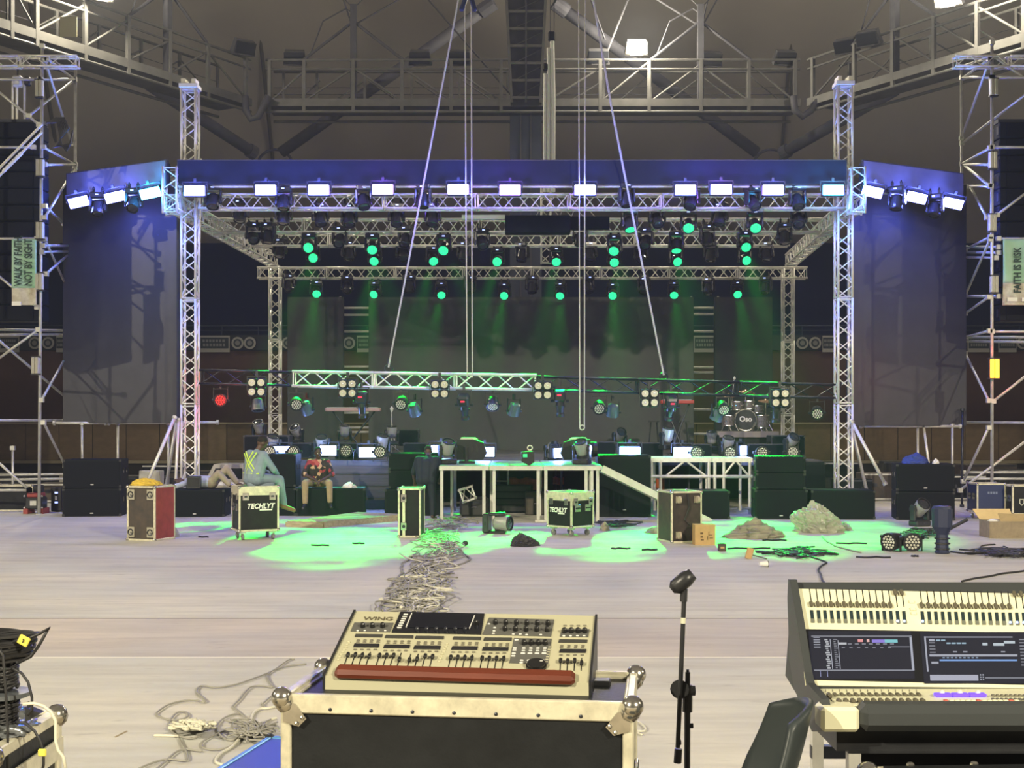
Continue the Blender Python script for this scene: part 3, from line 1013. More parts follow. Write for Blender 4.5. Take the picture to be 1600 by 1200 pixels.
bl = banner('green banner reading WALK BY FAITH NOT BY SIGHT on the left scaffold', 18.5, 57, 374, 477, 450, (('WALK BY FAITH,', 35, 447, 0.235, 0.63), ('NOT BY SIGHT', 51, 447, 0.235, 0.66)), D1 - 0.15)
MB().box((-0.16, -0.03, -1.43), (0.2, 0.02, 0.09)).build('small_caption', M('caption_white', (0.8, 0.8, 0.75), 0.7), bl)
br = banner('green and white banner reading FAITH IS RISK on the right scaffold', 1567, 1625, 374, 477, 442, (('FAITH IS RISK', 1594, 458, 0.235, 0.72),), D1 - 0.15, 0.12)
for x in (-0.22, 0.1):
    MB().box((x, -0.05, -1.34), (0.22, 0.02, 0.09)).build('small_caption', MATS['caption_white'], br)

# cable ladder and loom on the left tower
lad = thing('cable_boom', 'slanting boom with cables on the left scaffold', 'cable boom', P(0, 280, D1 - 0.3))
for dx, dy in ((0, 0), (0, -12)):
    MB().cyl(P(-10, 284 + dy, D1 - 0.3) - P(0, 280, D1 - 0.3), P(66, 206 + dy, D1 - 0.3) - P(0, 280, D1 - 0.3), 0.03).build('arm_tube', SILVER, lad)
for k in range(6):
    MB().cyl(P(5 + k * 5, 268 - k * 5, D1 - 0.3) - P(0, 280, D1 - 0.3), P(9 + k * 5, 264 - k * 5, D1 - 0.3) - P(0, 280, D1 - 0.3), 0.045).build('rung', WHITE, lad)
loom = MB()
for k in range(7):
    x0 = 72 + k * 3
    loom.tube([P(x0, 192, D1 - 0.2), P(88 + k * 2, 184, D1 - 0.2), P(92 + k * 2.6, 200, D1 - 0.2), P(96 - k * 2, 225 + k, D1 - 0.2), P(104 + k, 236 - 2 * k, D1 - 0.2), P(110 + k * .6, 228 - 4 * k, D1 - 0.1)], 0.022, 5)
tag(loom.build('cable_loom', CABLE), 'tangled black cable loom hanging on the left scaffold', 'cables')
# ------------------------------------------------------------------ lighting fixtures
def cell_emit(name, col, strength, scale):
    """emissive lens with a cellular LED pattern"""
    m, nt, b = nodes_of(name)
    tc = nt.nodes.new('ShaderNodeTexCoord')
    v = nt.nodes.new('ShaderNodeTexVoronoi')
    v.inputs['Scale'].default_value = scale
    v.inputs['Randomness'].default_value = 0.35
    nt.links.new(tc.outputs['Object'], v.inputs['Vector'])
    r = nt.nodes.new('ShaderNodeMapRange')
    r.inputs['From Min'].default_value = 0.0
    r.inputs['From Max'].default_value = 0.75
    r.inputs['To Min'].default_value = 1.15
    r.inputs['To Max'].default_value = 0.45
    nt.links.new(v.outputs['Distance'], r.inputs['Value'])
    mu = nt.nodes.new('ShaderNodeMath')
    mu.operation = 'MULTIPLY'
    mu.inputs[1].default_value = strength
    nt.links.new(r.outputs['Result'], mu.inputs[0])
    b.inputs['Base Color'].default_value = (0.02, 0.05, 0.04, 1)
    b.inputs['Emission Color'].default_value = (*col, 1)
    nt.links.new(mu.outputs[0], b.inputs['Emission Strength'])
    return m


GREENLENS = cell_emit('green_led_lens', (0.03, 1.0, 0.34), 1.5, 22)
REDLENS = M('red_led_lens', (0.3, 0.01, 0.01), 0.3, emit=(1.0, 0.035, 0.03), estr=1.3)
REDDISP = M('red_display', (0.3, 0.01, 0.01), 0.3, emit=(1.0, 0.02, 0.06), estr=2.5)
BLUEDISP = M('blue_status_led', (0.3, 0.3, 0.8), 0.3, emit=(0.35, 0.45, 1.0), estr=2.0)
STROBE_B = M('strobe_blue_white', (0.5, 0.5, 1), 0.3, emit=(0.20, 0.22, 1.0), estr=16)
STROBE_V = M('strobe_violet_white', (0.6, 0.5, 1), 0.3, emit=(0.36, 0.20, 1.0), estr=14)
STROBE_C = M('strobe_cyan_white', (0.5, 0.8, 1), 0.3, emit=(0.10, 0.55, 1.0), estr=14)
STROBE_F = M('strobe_floor_white', (0.6, 0.7, 1), 0.3, emit=(0.28, 0.42, 1.0), estr=9)
HEADM = M('moving_head_shell', (0.030, 0.031, 0.037), 0.28, 0, noise=0.3, nscale=14, coat=0.3)


def make_head(name, sg, lens_m, label, cat='moving head light'):
    """sg=-1 hangs below its origin, sg=+1 stands on it"""
    t = thing(name, label, cat)
    if sg < 0:
        for x in (-0.1, 0.1):
            MB().box((x, 0, -0.03), (0.05, 0.07, 0.11)).torus((x, 0, 0.02), 0.035, 0.012, (1, 0, 0), 10, 5).build('clamp', BLACK, t)
    z0 = sg * 0.08 if sg < 0 else 0.0
    b = MB().rbox((0, 0, z0 + sg * 0.06), (0.36, 0.27, 0.12), 0.025).build('base', HEADM, t)
    MB().box((0, -0.137, z0 + sg * 0.06), (0.07, 0.006, 0.025)).build('display', BLUEDISP if sg < 0 else GLASSDK, b)
    for s in (-1, 1):
        MB().rbox((s * 0.165, 0, z0 + sg * 0.26), (0.055, 0.15, 0.33), 0.02).cyl((s * 0.13, 0, z0 + sg * 0.34), (s * 0.2, 0, z0 + sg * 0.34), 0.075, n=14).build('yoke_arm', HEADM, t)
    h = MB().lathe([(0.05, 0.15), (0.10, 0.145), (0.128, 0.10), (0.135, 0.0), (0.142, -0.10), (0.142, -0.155), (0.125, -0.16)], n=18).build('head', HEADM, t, smooth=False)
    h.location = (0, 0, z0 + sg * 0.34)
    MB().lathe([(0.132, -0.150), (0.142, -0.165), (0.142, -0.18), (0.124, -0.18), (0.122, -0.15)], n=20).build('bezel', HEADM, h)
    MB().lathe([(0.122, -0.150), (0.122, -0.168), (0.08, -0.176), (0.01, -0.178)], n=20).build('lens', lens_m, h, smooth=True)
    for k in range(4):
        MB().box((0, 0.0, 0.03 + 0.028 * k), (0.272, 0.1, 0.008)).build('cooling_fin', HEADM, h)
    return t


def aim_head(o, tilt, pan=0.0, sg=-1):
    """tilt: 0 = lens straight down, pi/2 = level towards the viewer"""
    h = [c for c in o.children if c.name.startswith('head')][0]
    h.rotation_euler = (-tilt, 0, 0)
    o.rotation_euler.z = pan


mh_green = make_head('moving_head', -1, GREENLENS, 'lit green moving head')
mh_dark = make_head('moving_head', -1, GLASSDK, 'unlit moving head')
ms_dark = make_head('floor_moving_head', 1, GLASSDK, 'unlit standing head')

GRP = {'top': 'moving heads hanging from the header bar', 'B': 'moving heads under the front truss', 'C': 'moving heads under the second lighting truss',
       'E': 'moving heads under the third lighting truss', 'D': 'moving heads under the back truss'}
WHERE = {'top': 'under the header', 'B': 'behind the front truss', 'C': 'under the second lighting truss', 'E': 'just above the back truss', 'D': 'under the back truss'}
# row: (depth, lens row y is the pixel of the lens)
ROWS = {
    'top': (28.75, [(332, 322, 0), (443, 325, 0), (567, 322, 0), (661, 322, 0), (979, 320, 0), (1081, 322, 0), (1177, 322, 0), (1247, 322, 0), (152, 333, 0), (207, 325, 0), (1402, 325, 0), (1462, 335, 0)]),
    'B': (29.5, [(375, 344, 0), (443, 348, 0), (500, 349, 0), (545, 350, 0), (619, 349, 0), (676, 349, 0), (984, 358, 1), (1027, 350, 0), (1077, 356, 1), (1125, 349, 0), (1181, 356, 1), (1249, 350, 0)]),
    'C': (32.1, [(394, 375, 0), (419, 378, 0), (482, 387, 1), (530, 381, 0), (581, 390, 1), (633, 381, 0), (693.5, 391, 1), (753, 384, 0), (907, 382, 0), (961, 392, 1), (1010, 384, 0), (1057, 391, 1), (1105, 381, 0), (1165, 386, 1), (1226, 379, 0)]),
    'E': (34.8, [(437, 400, 0), (488, 403, 1), (544, 404, 0), (585, 408, 1), (629, 404, 0), (675.5, 408, 1), (725, 405, 0), (777.5, 409, 1), (816, 406, 0), (869, 409, 1), (922, 405, 0), (960, 410, 1), (1002, 406, 0), (1057, 409, 1), (1111, 406, 0), (1165, 407, 1), (1198, 405, 0)]),
    'D': (38.6, [(450, 452, 0), (493, 459, 1), (541.6, 454, 0), (585.6, 460, 1), (639, 455, 0), (689, 461, 1), (734, 456, 0), (788.5, 462, 1), (831, 456, 0), (876, 462, 1), (919, 455, 0), (958, 462, 1), (1007, 456, 0), (1054, 461, 1), (1107, 458, 0), (1153, 460, 1), (1197, 456, 0)]),
}
green_heads = []
WING_HEADS = {152, 207, 1402, 1462}
for row, (d, items) in ROWS.items():
    cnt = {0: 0, 1: 0}
    for (x, y, lit) in sorted(items):
        if x in WING_HEADS:
            lab = 'unlit moving head %s the %s wing fascia' % (('nearer the outer end of' if x in (152, 1462) else 'nearer the inner end of'), 'left' if x < 800 else 'right')
            dd = {152: 29.3, 207: 28.75, 1402: 28.8, 1462: 29.35}[x]
        else:
            k = cnt[lit]
            cnt[lit] += 1
            lab = '%s moving head %s, %s %s one from the left' % ('green lit' if lit else 'unlit black', WHERE[row], ORD[k], 'lit' if lit else 'unlit')
            dd = d
        tilt = random.uniform(1.0, 1.3) if lit else random.uniform(0.15, 0.75)
        flat = (row, x) in (('B', 984), ('C', 1057))
        if lit and flat:
            tilt = 0.45
        elif row == 'B' and lit:
            tilt = 0.95
        p = P(x, y, dd)
        # lens centre sits below the clamp: 0.42 + 0.17 * cos(tilt)
        p.z += 0.42 + 0.15 * math.cos(tilt)
        p.y += 0.15 * math.sin(tilt)
        o = place(mh_green if lit else mh_dark, p, 0, lab, GRP[row])
        aim_head(o, tilt, random.uniform(-0.25, 0.25) if lit else random.uniform(-0.6, 0.6))
        if lit:
            green_heads.append((row, x, P(x, y, dd - 0.1)))

# green wash on the floor in front of the stage: one spot for each of the lit heads below
GREEN = (0.0, 1.0, 0.025)
AIMS = {'D': [(455, 842), (530, 846), (605, 842), (705, 838), (860, 836), (955, 840), (1085, 838), (1225, 840)],
        'E': [(310, 822), (490, 850), (560, 850), (640, 842), (785, 838), (1010, 840), (1155, 842), (1310, 840)],
        'C': [(520, 768), (720, 728), (880, 728), (1100, 770), (1200, 716), (1290, 830)]}
idx = {'D': 0, 'E': 0, 'C': 0, 'B': 0}
for row, x, p in green_heads:
    k = idx[row]
    idx[row] += 1
    if row in AIMS and k < len(AIMS[row]):
        a = AIMS[row][k]
        tgt = FL(a[0], a[1]) if a[1] > 780 else P(a[0], a[1], 28.0)
        lamp('green_beam', 'SPOT', p + (tgt - p).normalized() * 0.25, GREEN_W * (1.0 if row != 'C' else 0.22), GREEN, 0.12, tgt, 8.0 if row != 'C' else 24, 0.3)

# strobes on the header and wings
def make_strobe(name, lens, label):
    t = thing(name, label, 'strobe light')
    h = MB().rbox((0, 0.06, -0.14), (0.50, 0.13, 0.27), 0.02).build('housing', BLACK, t)
    MB().rbox((0, -0.012, -0.14), (0.455, 0.03, 0.225), 0.01).build('lens', lens, t)
    for s in (-1, 1):
        MB().box((s * 0.27, 0.06, -0.05), (0.02, 0.04, 0.22)).build('bracket_arm', BLACK, t)
    MB().box((0, 0.06, 0.06), (0.56, 0.04, 0.02)).build('bracket_bar', BLACK, t)
    MB().box((0, 0.06, 0.10), (0.06, 0.07, 0.08)).build('clamp', BLACK, t)
    for k in range(5):
        MB().box((-0.2 + 0.1 * k, 0.135, -0.14), (0.012, 0.03, 0.22)).build('fin', BLACK, h)
    return t


st = {'b': make_strobe('strobe_light', STROBE_B, 'x'), 'v': make_strobe('strobe_light', STROBE_V, 'x'), 'c': make_strobe('strobe_light', STROBE_C, 'x')}
LC = {'b': (0.10, 0.14, 1.0), 'v': (0.22, 0.10, 1.0), 'c': (0.04, 0.40, 1.0)}
for i, (x, y, c) in enumerate(((304, 298, 'b'), (415, 297, 'b'), (498, 297, 'b'), (598, 296, 'v'), (716, 296, 'b'), (797, 297, 'v'), (914, 297, 'b'), (1071, 297, 'b'), (1127, 296, 'v'), (1208, 297, 'b'), (1302, 297, 'c'))):
    p = P(x, y, 28.35)
    o = place(st[c], p + Vector((0, 0, 0.14)), 0, '%s glowing strobe under the header, %s from the left' % ({'b': 'blue white', 'v': 'violet white', 'c': 'cyan white'}[c], ORD[i]), 'strobes along the header')
    lamp('strobe_glow', 'POINT', p + Vector((0, -0.20, 0.0)), BLUE_W, LC[c], 0.15)
for i, (x, y, c) in enumerate(((120, 316, 'b'), (177, 308, 'b'), (232, 302, 'c'), (1366, 300, 'b'), (1435, 309, 'b'), (1492, 318, 'b'))):
    d = 28.5 + (1.2 if x in (120, 1492) else 0.65 if x in (177, 1435) else 0.1)
    p = P(x, y, d)
    place(st[c], p + Vector((0, 0, 0.14)), 0, '%s glowing strobe under the %s wing fascia, %s' % ({'b': 'blue white', 'c': 'cyan white'}[c], 'left' if i < 3 else 'right', ('outermost', 'middle one', 'innermost')[i if i < 3 else 5 - i]),
          'strobes along the wings', rot=(0.35, (-0.22 if i < 3 else 0.22), 0))
    lamp('strobe_glow', 'POINT', p + Vector((0, -0.20, 0.0)), BLUE_W * 0.75, LC[c], 0.15)

# four cell blinders on the low truss
def make_blinder():
    t = thing('blinder_light', 'x', 'blinder light', group='four cell blinders on the low truss')
    for s in (-1, 1):
        for z in (-0.17, -0.38):
            c = MB().rbox((s * 0.105, 0.05, z), (0.20, 0.16, 0.20), 0.02).build('cell', BLACK, t)
            MB().cyl((s * 0.105, -0.02, z), (s * 0.105, -0.042, z), 0.084, 0.080, 18).build('reflector', BOWL, c)
            MB().torus((s * 0.105, -0.045, z), 0.087, 0.009, (0, 1, 0), 18, 5).build('rim', BLACK, c)
            MB().torus((s * 0.105, -0.045, z), 0.045, 0.006, (0, 1, 0), 14, 5).build('inner_ring', M('blinder_ring', (0.55, 0.50, 0.36), 0.4), c)
            MB().ell((s * 0.105, -0.045, z), (0.022, 0.012, 0.022), 8, 6).build('bulb', BOWL, c, smooth=True)
    for s in (-1, 1):
        MB().box((s * 0.225, 0.05, -0.2), (0.015, 0.04, 0.34)).build('bracket_arm', BLACK, t)
    MB().box((0, 0.05, -0.03), (0.46, 0.04, 0.015)).build('bracket_bar', BLACK, t)
    MB().box((0, 0.05, 0.03), (0.06, 0.07, 0.14)).build('clamp', BLACK, t)
    return t


bp = make_blinder()
for i, (x, y) in enumerate(((401, 605), (543, 607), (687, 608), (848, 610), (1015, 622), (1219, 622))):
    place(bp, P(x, y, DL - 0.42) + Vector((0, 0, 0.275)), random.uniform(-0.06, 0.06), 'four cell blinder on the low truss, %s from the left' % ORD[i])

# round LED pars
def make_par(name, led_m, stand, label, body_m=None):
    t = thing(name, label, 'par light')
    body_m = body_m or BLACK
    zc = 0.22 if stand else -0.26
    b = MB().lathe([(0.06, 0.20), (0.12, 0.17), (0.14, 0.05), (0.15, -0.06), (0.15, -0.09), (0.135, -0.09), (0.13, -0.07)], n=18).build('can', body_m, t)
    b.location = (0, 0, zc)
    leds = MB()
    for n, r in ((1, 0.0), (6, 0.05), (12, 0.095)):
        for k in range(n):
            a = 2 * math.pi * k / n
            leds.lathe([(0.020, 0), (0.017, -0.012), (0.006, -0.016)], (r * math.cos(a), r * math.sin(a), -0.075), 8)
    leds.build('led_cluster', led_m, b)
    MB().lathe([(0.13, -0.07), (0.13, -0.074), (0.01, -0.074)], n=18).build('face_plate', BLACK, b)
    for s in (-1, 1):
        MB().box((s * 0.165, 0, zc / 2 + (0.0 if stand else 0.02)), (0.012, 0.045, abs(zc) + 0.02)).build('bracket_arm', BLACK, t)
        MB().cyl((s * 0.15, 0, zc), (s * 0.20, 0, zc), 0.03, n=8).build('knob', BLACK, t)
    MB().box((0, 0, 0.0 if stand else -0.005), (0.34, 0.05, 0.014)).build('bracket_bar', BLACK, t)
    if not stand:
        MB().box((0, 0, 0.06), (0.05, 0.06, 0.14)).build('clamp', BLACK, t)
    return t


def aim_par(o, tilt, pan=0.0):
    c = [c for c in o.children if c.name.startswith('can')][0]
    c.rotation_euler = (-tilt, 0, 0)
    o.rotation_euler.z = pan


BLUEGREEN = M('par_can_grey', (0.10, 0.13, 0.14), 0.35, 0.3)
par_h = make_par('hanging_par', PALELED, False, 'x')
par_red = make_par('hanging_par', REDLENS, False, 'x')
par_s = make_par('hanging_par', GLASSDK, False, 'x', BLUEGREEN)
par_f = make_par('floor_par', PALELED, True, 'x')
o = place(par_red, P(345, 625, DL) + Vector((0, 0, 0.26)), 0, 'red lit par can under the dark left end of the low truss', 'par cans under the low truss')
aim_par(o, 1.45)
lamp('red_par_glow', 'POINT', P(345, 625, DL - 0.5), 14, (1, 0.02, 0.02), 0.1)
for i, (x, y, tl, pn) in enumerate(((463, 631, 1.25, 0.2), (627, 630, 1.1, -0.1), (770, 632, 0.7, 0.0), (936, 637, 1.15, 0.0), (1130, 638, 1.0, 0.1), (1277, 645, 1.2, -0.2))):
    o = place(par_h, P(x, y, DL - 0.1) + Vector((0, 0, 0.26)), 0, 'unlit round LED par under the low truss facing out, %s from the left' % ORD[i], 'par cans under the low truss')
    aim_par(o, tl, pn)
for i, (x, y, tl, pn) in enumerate(((403, 636, 0.25, 0.3), (480, 640, -0.6, -0.5), (648, 642, -0.7, -0.35), (803, 642, -0.5, 0.5), (957, 644, -0.4, 0.2), (1120, 650, -0.5, 0.7))):
    o = place(par_s, P(x, y, DL + 0.25) + Vector((0, 0, 0.26)), 0, 'grey par can under the low truss turned away, %s from the left' % ORD[i], 'par cans under the low truss')
    aim_par(o, tl, pn)


def make_profile():
    t = thing('profile_spot', 'x', 'profile spot', group='profile spots with red displays')
    for s in (-1, 1):
        MB().box((s * 0.17, 0, -0.17), (0.012, 0.04, 0.34)).build('bracket_arm', BLACK, t)
        MB().cyl((s * 0.14, 0, -0.34), (s * 0.21, 0, -0.34), 0.035, n=8).build('knob', BLACK, t)
    MB().box((0, 0, 0.0), (0.36, 0.05, 0.014)).build('bracket_bar', BLACK, t)
    MB().box((0, 0, 0.06), (0.05, 0.06, 0.14)).build('clamp', BLACK, t)
    b = MB().rbox((0, 0, 0.12), (0.26, 0.26, 0.26), 0.04).lathe([(0.09, 0.0), (0.10, -0.1), (0.08, -0.26), (0.10, -0.30), (0.10, -0.36), (0.07, -0.36)], n=16).build('body', HEADM, t)
    b.location = (0, 0, -0.34)
    MB().box((0, -0.133, 0.15), (0.09, 0.008, 0.03)).build('display', REDDISP, b)
    MB().cyl((-0.13, 0, -0.12), (0.13, 0, -0.12), 0.02).build('shutter_knob', BLACK, b)
    return t


pf = make_profile()
for i, (x, y, tl) in enumerate(((565, 634, 0.25), (725, 638, 0.5), (875, 632, 0.15), (1048, 640, 0.6), (1213, 641, 0.15))):
    o = place(pf, P(x, y, DL - 0.2) + Vector((0, 0, 0.42)), random.uniform(-0.15, 0.15), 'black profile spot with a red display under the low truss, %s from the left' % ORD[i])
    [c for c in o.children if c.name.startswith('body')][0].rotation_euler = (tl, 0, 0.0)
# ------------------------------------------------------------------ stage platform
ZS = 1.16
stg = thing('stage_platform', 'dark stage platform behind the loudspeaker stacks', 'stage', (0, 30, 0))
xa, xb = P(470, 0, 30).x, P(1285, 0, 30).x
MB().bb(xa, xb, 0, 13, ZS - 0.12, ZS).build('deck', M('stage_carpet', (0.10, 0.095, 0.11), 0.8, 0, noise=0.3, nscale=2), stg)
MB().bb(P(470, 0, 30).x, P(612, 0, 30).x, 0.0, 0.05, 0.02, ZS - 0.12).build('skirt', M('stage_skirt', (0.085, 0.07, 0.072), 0.8, 0, noise=0.4, nscale=3, stretch=(0.3, 1, 6)), stg)
for k in range(3):
    MB().bb(P(470, 0, 30).x, P(612, 0, 30).x, -0.015, 0.0, 0.28 + k * 0.28, 0.30 + k * 0.28).build('skirt_batten', M('stage_skirt_edge', (0.05, 0.045, 0.05), 0.8), stg)
MB().bb(P(612, 0, 30).x, xb, 4.2, 4.25, 0.02, ZS - 0.12).build('shade_backing', M('understage_shade', (0.02, 0.02, 0.024), 0.9), stg)  # added black sheet standing in for the shade under the stage
for i in range(9):
    for y in (0.2, 4.0, 8.0, 12.6):
        x = xa + 0.1 + (xb - xa - 0.2) * i / 8
        MB().cyl((x, y, 0), (x, y, ZS - 0.1), 0.03, n=6).build('leg', DKSTEEL, stg)

# bright decks pushed out in front (the green lit table)
dk = thing('front_deck', 'pale aluminium framed stage deck extending forward, top washed green', 'stage deck', (0, 26.45, 0))
DEDGE = M('deck_edge', (0.62, 0.61, 0.55), 0.5, 0.3, noise=0.2, nscale=6)
DTOP = M('deck_top_grey', (0.30, 0.31, 0.31), 0.4, 0, noise=0.4, nscale=2.5)
for a, b in ((686, 763.5), (764.5, 848), (849, 941)):
    x0, x1 = P(a, 0, 26.45).x, P(b, 0, 26.45).x
    o = MB().bb(x0, x1, 0.0, 3.4, ZS - 0.10, ZS - 0.012).build('deck_panel', DEDGE, dk)
    MB().bb(x0 + 0.01, x1 - 0.01, 0.01, 3.39, ZS - 0.012, ZS).build('top_sheet', DTOP, o)
for a, y in ((690, 0.06), (756, 0.06), (772, 0.06), (841, 0.06), (853, 0.06), (916, 0.06), (925, 0.06), (934, 0.06), (700, 1.7), (766, 1.7), (846, 1.7), (930, 1.7), (700, 3.3), (770, 3.3), (850, 3.3), (930, 3.3)):
    x = P(a, 0, 26.45).x
    MB().bb(x - 0.032, x + 0.032, y - 0.03, y + 0.03, 0, ZS - 0.10).build('leg', DEDGE, dk)
MB().bb(P(836, 0, 26.4).x, P(862, 0, 26.4).x, -0.1, 0.3, 0, 0.04).build('foot_board', DEDGE, dk)

# ramp
RA, RB = P(942, 730, 26.3), FL(1112, 814)
rm = thing('stage_ramp', 'pale slatted ramp sloping down to the right from the deck', 'ramp', RA)
v = RB - RA
RR = frame_rot(v)
Lr = v.length
MB().box(v * 0.5 + RR @ Vector((0, 0.25, -0.03)), (Lr, 0.5, 0.07), RR).build('ramp_board', DEDGE, rm)
for sgn in (0.0, 0.5):
    MB().box(v * 0.5 + RR @ Vector((0, sgn, -0.03)), (Lr, 0.05, 0.14), RR).build('ramp_rail', DEDGE, rm)
for k in range(8):
    MB().box(v * ((k + 0.6) / 8) + RR @ Vector((0, 0.25, 0.02)), (0.14, 0.46, 0.04), RR).build('cleat', WHITE, rm)
for k, dx in ((0, 0.0), (1, -0.22)):
    pass

# truss legged decks right of centre
td = thing('truss_deck', 'silver stage deck with truss side frames right of centre', 'stage deck', (0, 28.6, 0))
for a, b in ((1014, 1112), (1113, 1176)):
    x0, x1 = P(a, 0, 28.6).x, P(b, 0, 28.6).x
    MB().bb(x0, x1, 0, 1.3, ZS + 0.0, ZS + 0.10).build('top_beam', SILVER, td)
    MB().cyl((x0, 0.03, ZS - 0.32), (x1, 0.03, ZS - 0.32), 0.04).build('lower_beam', SILVER, td)
    w_ = x1 - x0
    for xx in (x0 + 0.06, x0 + 0.26, x1 - 0.06):
        MB().cyl((xx, 0.03, 0), (xx, 0.03, ZS + 0.05), 0.035).build('leg', SILVER, td)
        MB().cyl((xx, 1.25, 0), (xx, 1.25, ZS + 0.05), 0.035).build('leg', SILVER, td)
    for (q0, q1) in ((0.28, 0.55), (0.9, 0.62)):
        MB().cyl((x0 + w_ * q0, 0.03, ZS - 0.3), (x0 + w_ * q1, 0.03, ZS), 0.025).build('brace', SILVER, td)

# orange cloth, crates and clutter seen under the deck
ORCL = M('orange_cloth', (0.75, 0.16, 0.05), 0.8, 0, noise=0.35, nscale=4)
for i, (xa_, xb_, ya_, yb_) in enumerate(((794, 822, 747, 763), (818, 846, 747, 764), (864, 880, 746, 757), (1015, 1038, 747, 765))):
    d = 31.0
    p = P((xa_ + xb_) / 2, yb_, d)
    w_ = (xb_ - xa_) / F * d
    h_ = (yb_ - ya_) / F * d
    t = MB().grid(lambda u, v2: (p.x - w_ / 2 + w_ * u, d + 0.05 * math.sin(9 * u + i), p.z + h_ * v2 + 0.02 * math.sin(7 * u)), 10, 4)
    o = t.build('orange_tarp', ORCL, smooth=True)
    o.modifiers.new('s', 'SOLIDIFY').thickness = 0.03
    tag(o, ('orange cloth hung under the deck, left one', 'orange cloth hung under the deck, middle one', 'small orange cloth hung under the deck by the ramp end', 'orange cloth hung beside the truss deck leg')[i], 'cloth')
cr = thing('amp_rack', 'dark stacked rack unit standing under the front deck', 'rack', (P(798, 0, 29).x, 29, 0))
MB().bb(-0.5, 0.5, 0, 0.6, 0, 0.62, 0.02).build('rack_body', SPK, cr)
for k in range(4):
    MB().bb(-0.46, 0.46, -0.02, 0.0, 0.04 + k * 0.15, 0.16 + k * 0.15).build('rack_unit', BLACK, cr)
for i, (x, y, dd, w_, h_, m_, lab) in enumerate(((741, 808, 28.0, 0.62, 0.42, CABLE, 'dark kit bag under the left of the front deck'), (838, 804, 28.6, 0.5, 0.5, CASEWORN, 'worn dark crate under the middle of the front deck'),
                                                 (905, 800, 29.5, 0.7, 0.45, CASEBLK, 'black crate under the right of the front deck'))):
    t = thing('stage_crate', lab, 'crate', (P(x, 0, dd).x, dd, 0))
    MB().rbox((0, 0, h_ / 2), (w_, 0.4, h_), 0.05 if i == 0 else 0.015).build('body', m_, t)
    MB().bb(-w_ * 0.45, w_ * 0.45, -0.22, -0.2, h_ * 0.72, h_ * 0.78).build('strap', DKSTEEL, t)
    MB().cyl((-0.06, -0.22, h_ * 0.5), (0.06, -0.22, h_ * 0.5), 0.015).build('handle', CHROME, t)
cr2 = truss('loose cube of silver truss lying tilted under the front deck', P(719, 776, 27.6), P(742, 768, 27.6), 0.32, 0.024, SILVER, 1)
tb = thing('side_rack', 'pale green metal rack frame under the front deck', 'rack', (P(782, 0, 29.4).x, 29.4, 0))
for s in (-0.17, 0.17):
    MB().cyl((s, 0, 0), (s, 0, 1.0), 0.022).build('upright', SCAF, tb)
for z in (0.35, 0.7, 1.0):
    MB().cyl((-0.17, 0, z), (0.17, 0, z), 0.018).build('rung', SCAF, tb)

# ------------------------------------------------------------------ loudspeakers on the ground
def sub(label, xa_, xb_, ya_, yb_, side=0, depth=0.75, badge=True, group=None, m=None, base=None, z0=0.0):
    """cabinet whose front face fills the pixel box; yb_ is on the floor unless base gives depth"""
    if base is None:
        d = FL(0, yb_, z0).y
    else:
        d = base
    p0, p1 = P(xa_, yb_, d), P(xb_, ya_, d)
    w_, h_ = p1.x - p0.x, p1.z - (z0 if base is None else p0.z)
    t = thing('subwoofer', label, 'loudspeaker', ((p0.x + p1.x) / 2, d, z0 if base is None else p0.z), side, group)
    b = MB().rbox((0, depth / 2, h_ / 2), (w_, depth, h_), 0.012).build('cabinet', m or SPK, t)
    MB().bb(-w_ * 0.47, w_ * 0.47, -0.012, 0.005, h_ * 0.06, h_ * 0.94).build('grille', GRILL, t)
    if badge:
        MB().box((0.0, -0.016, h_ * 0.12), (0.07, 0.008, 0.024)).build('badge', M('speaker_badge', (0.45, 0.45, 0.45), 0.4, 0.5), t)
    for s in (-1, 1):
        for y in (0.3, 0.7):
            MB().box((s * w_ * 0.5, depth * y, h_ * 0.6), (0.016, 0.14, 0.10)).build('handle_recess', BLACKG, t)
    for s in (-1, 1):
        for zz in (0.03, h_ - 0.03):
            MB().box((s * (w_ / 2 - 0.02), 0.0, zz), (0.05, 0.03, 0.05)).build('corner', BLACK, t)
    return t


GS = 'subwoofers in front of the stage'
s1 = sub('lower black subwoofer of the stack at the far left', 99, 188, 763, 807, 0.12, 0.9, True, GS)
sub('upper black subwoofer of the stack at the far left', 100, 188, 718, 762.5, 0.12, 0.9, True, GS, base=s1.location.y)
sub('black subwoofer on which a man is lying', 258, 350, 765, 808, 0.06, 0.9, True, GS)
sub('black subwoofer the man in the floral shirt sits on', 463, 570, 763, 806, 0.08, 0.85, False, GS)
ba = sub('black speaker stack base behind the man on the flight case', 418, 462, 762, 806, 0, 0.7, False, GS)
sub('black speaker on top of the stack behind the man on the flight case', 418, 462, 709, 761, 0, 0.7, False, GS, base=ba.location.y)
bb_ = sub('lowest black subwoofer of the stack left of the standing man', 601, 690, 764, 806, 0, 0.8, False, GS)
sub('middle black cabinet of the stack left of the standing man', 607, 690, 735, 763.6, 0, 0.8, False, GS, base=bb_.location.y)
sub('top black cabinet of the stack left of the standing man', 607, 690, 708, 734.6, 0, 0.8, False, GS, base=bb_.location.y)
sub('large upright black subwoofer right of the front deck', 934, 1017, 711, 808, 0, 0.8, True, GS)
sub('black subwoofer behind the upended flight case', 1046, 1140, 767, 811, -0.06, 0.9, False, GS)
bc = sub('lowest black subwoofer of the stack right of the truss deck', 1180, 1261, 765, 811, -0.10, 0.95, True, GS)
sub('middle speaker of the stack right of the truss deck', 1182, 1258, 739, 764.6, -0.12, 0.8, False, GS, base=bc.location.y + 0.02)
sub('top speaker of the stack right of the truss deck', 1182, 1258, 713, 738.6, -0.12, 0.8, False, GS, base=bc.location.y + 0.02)
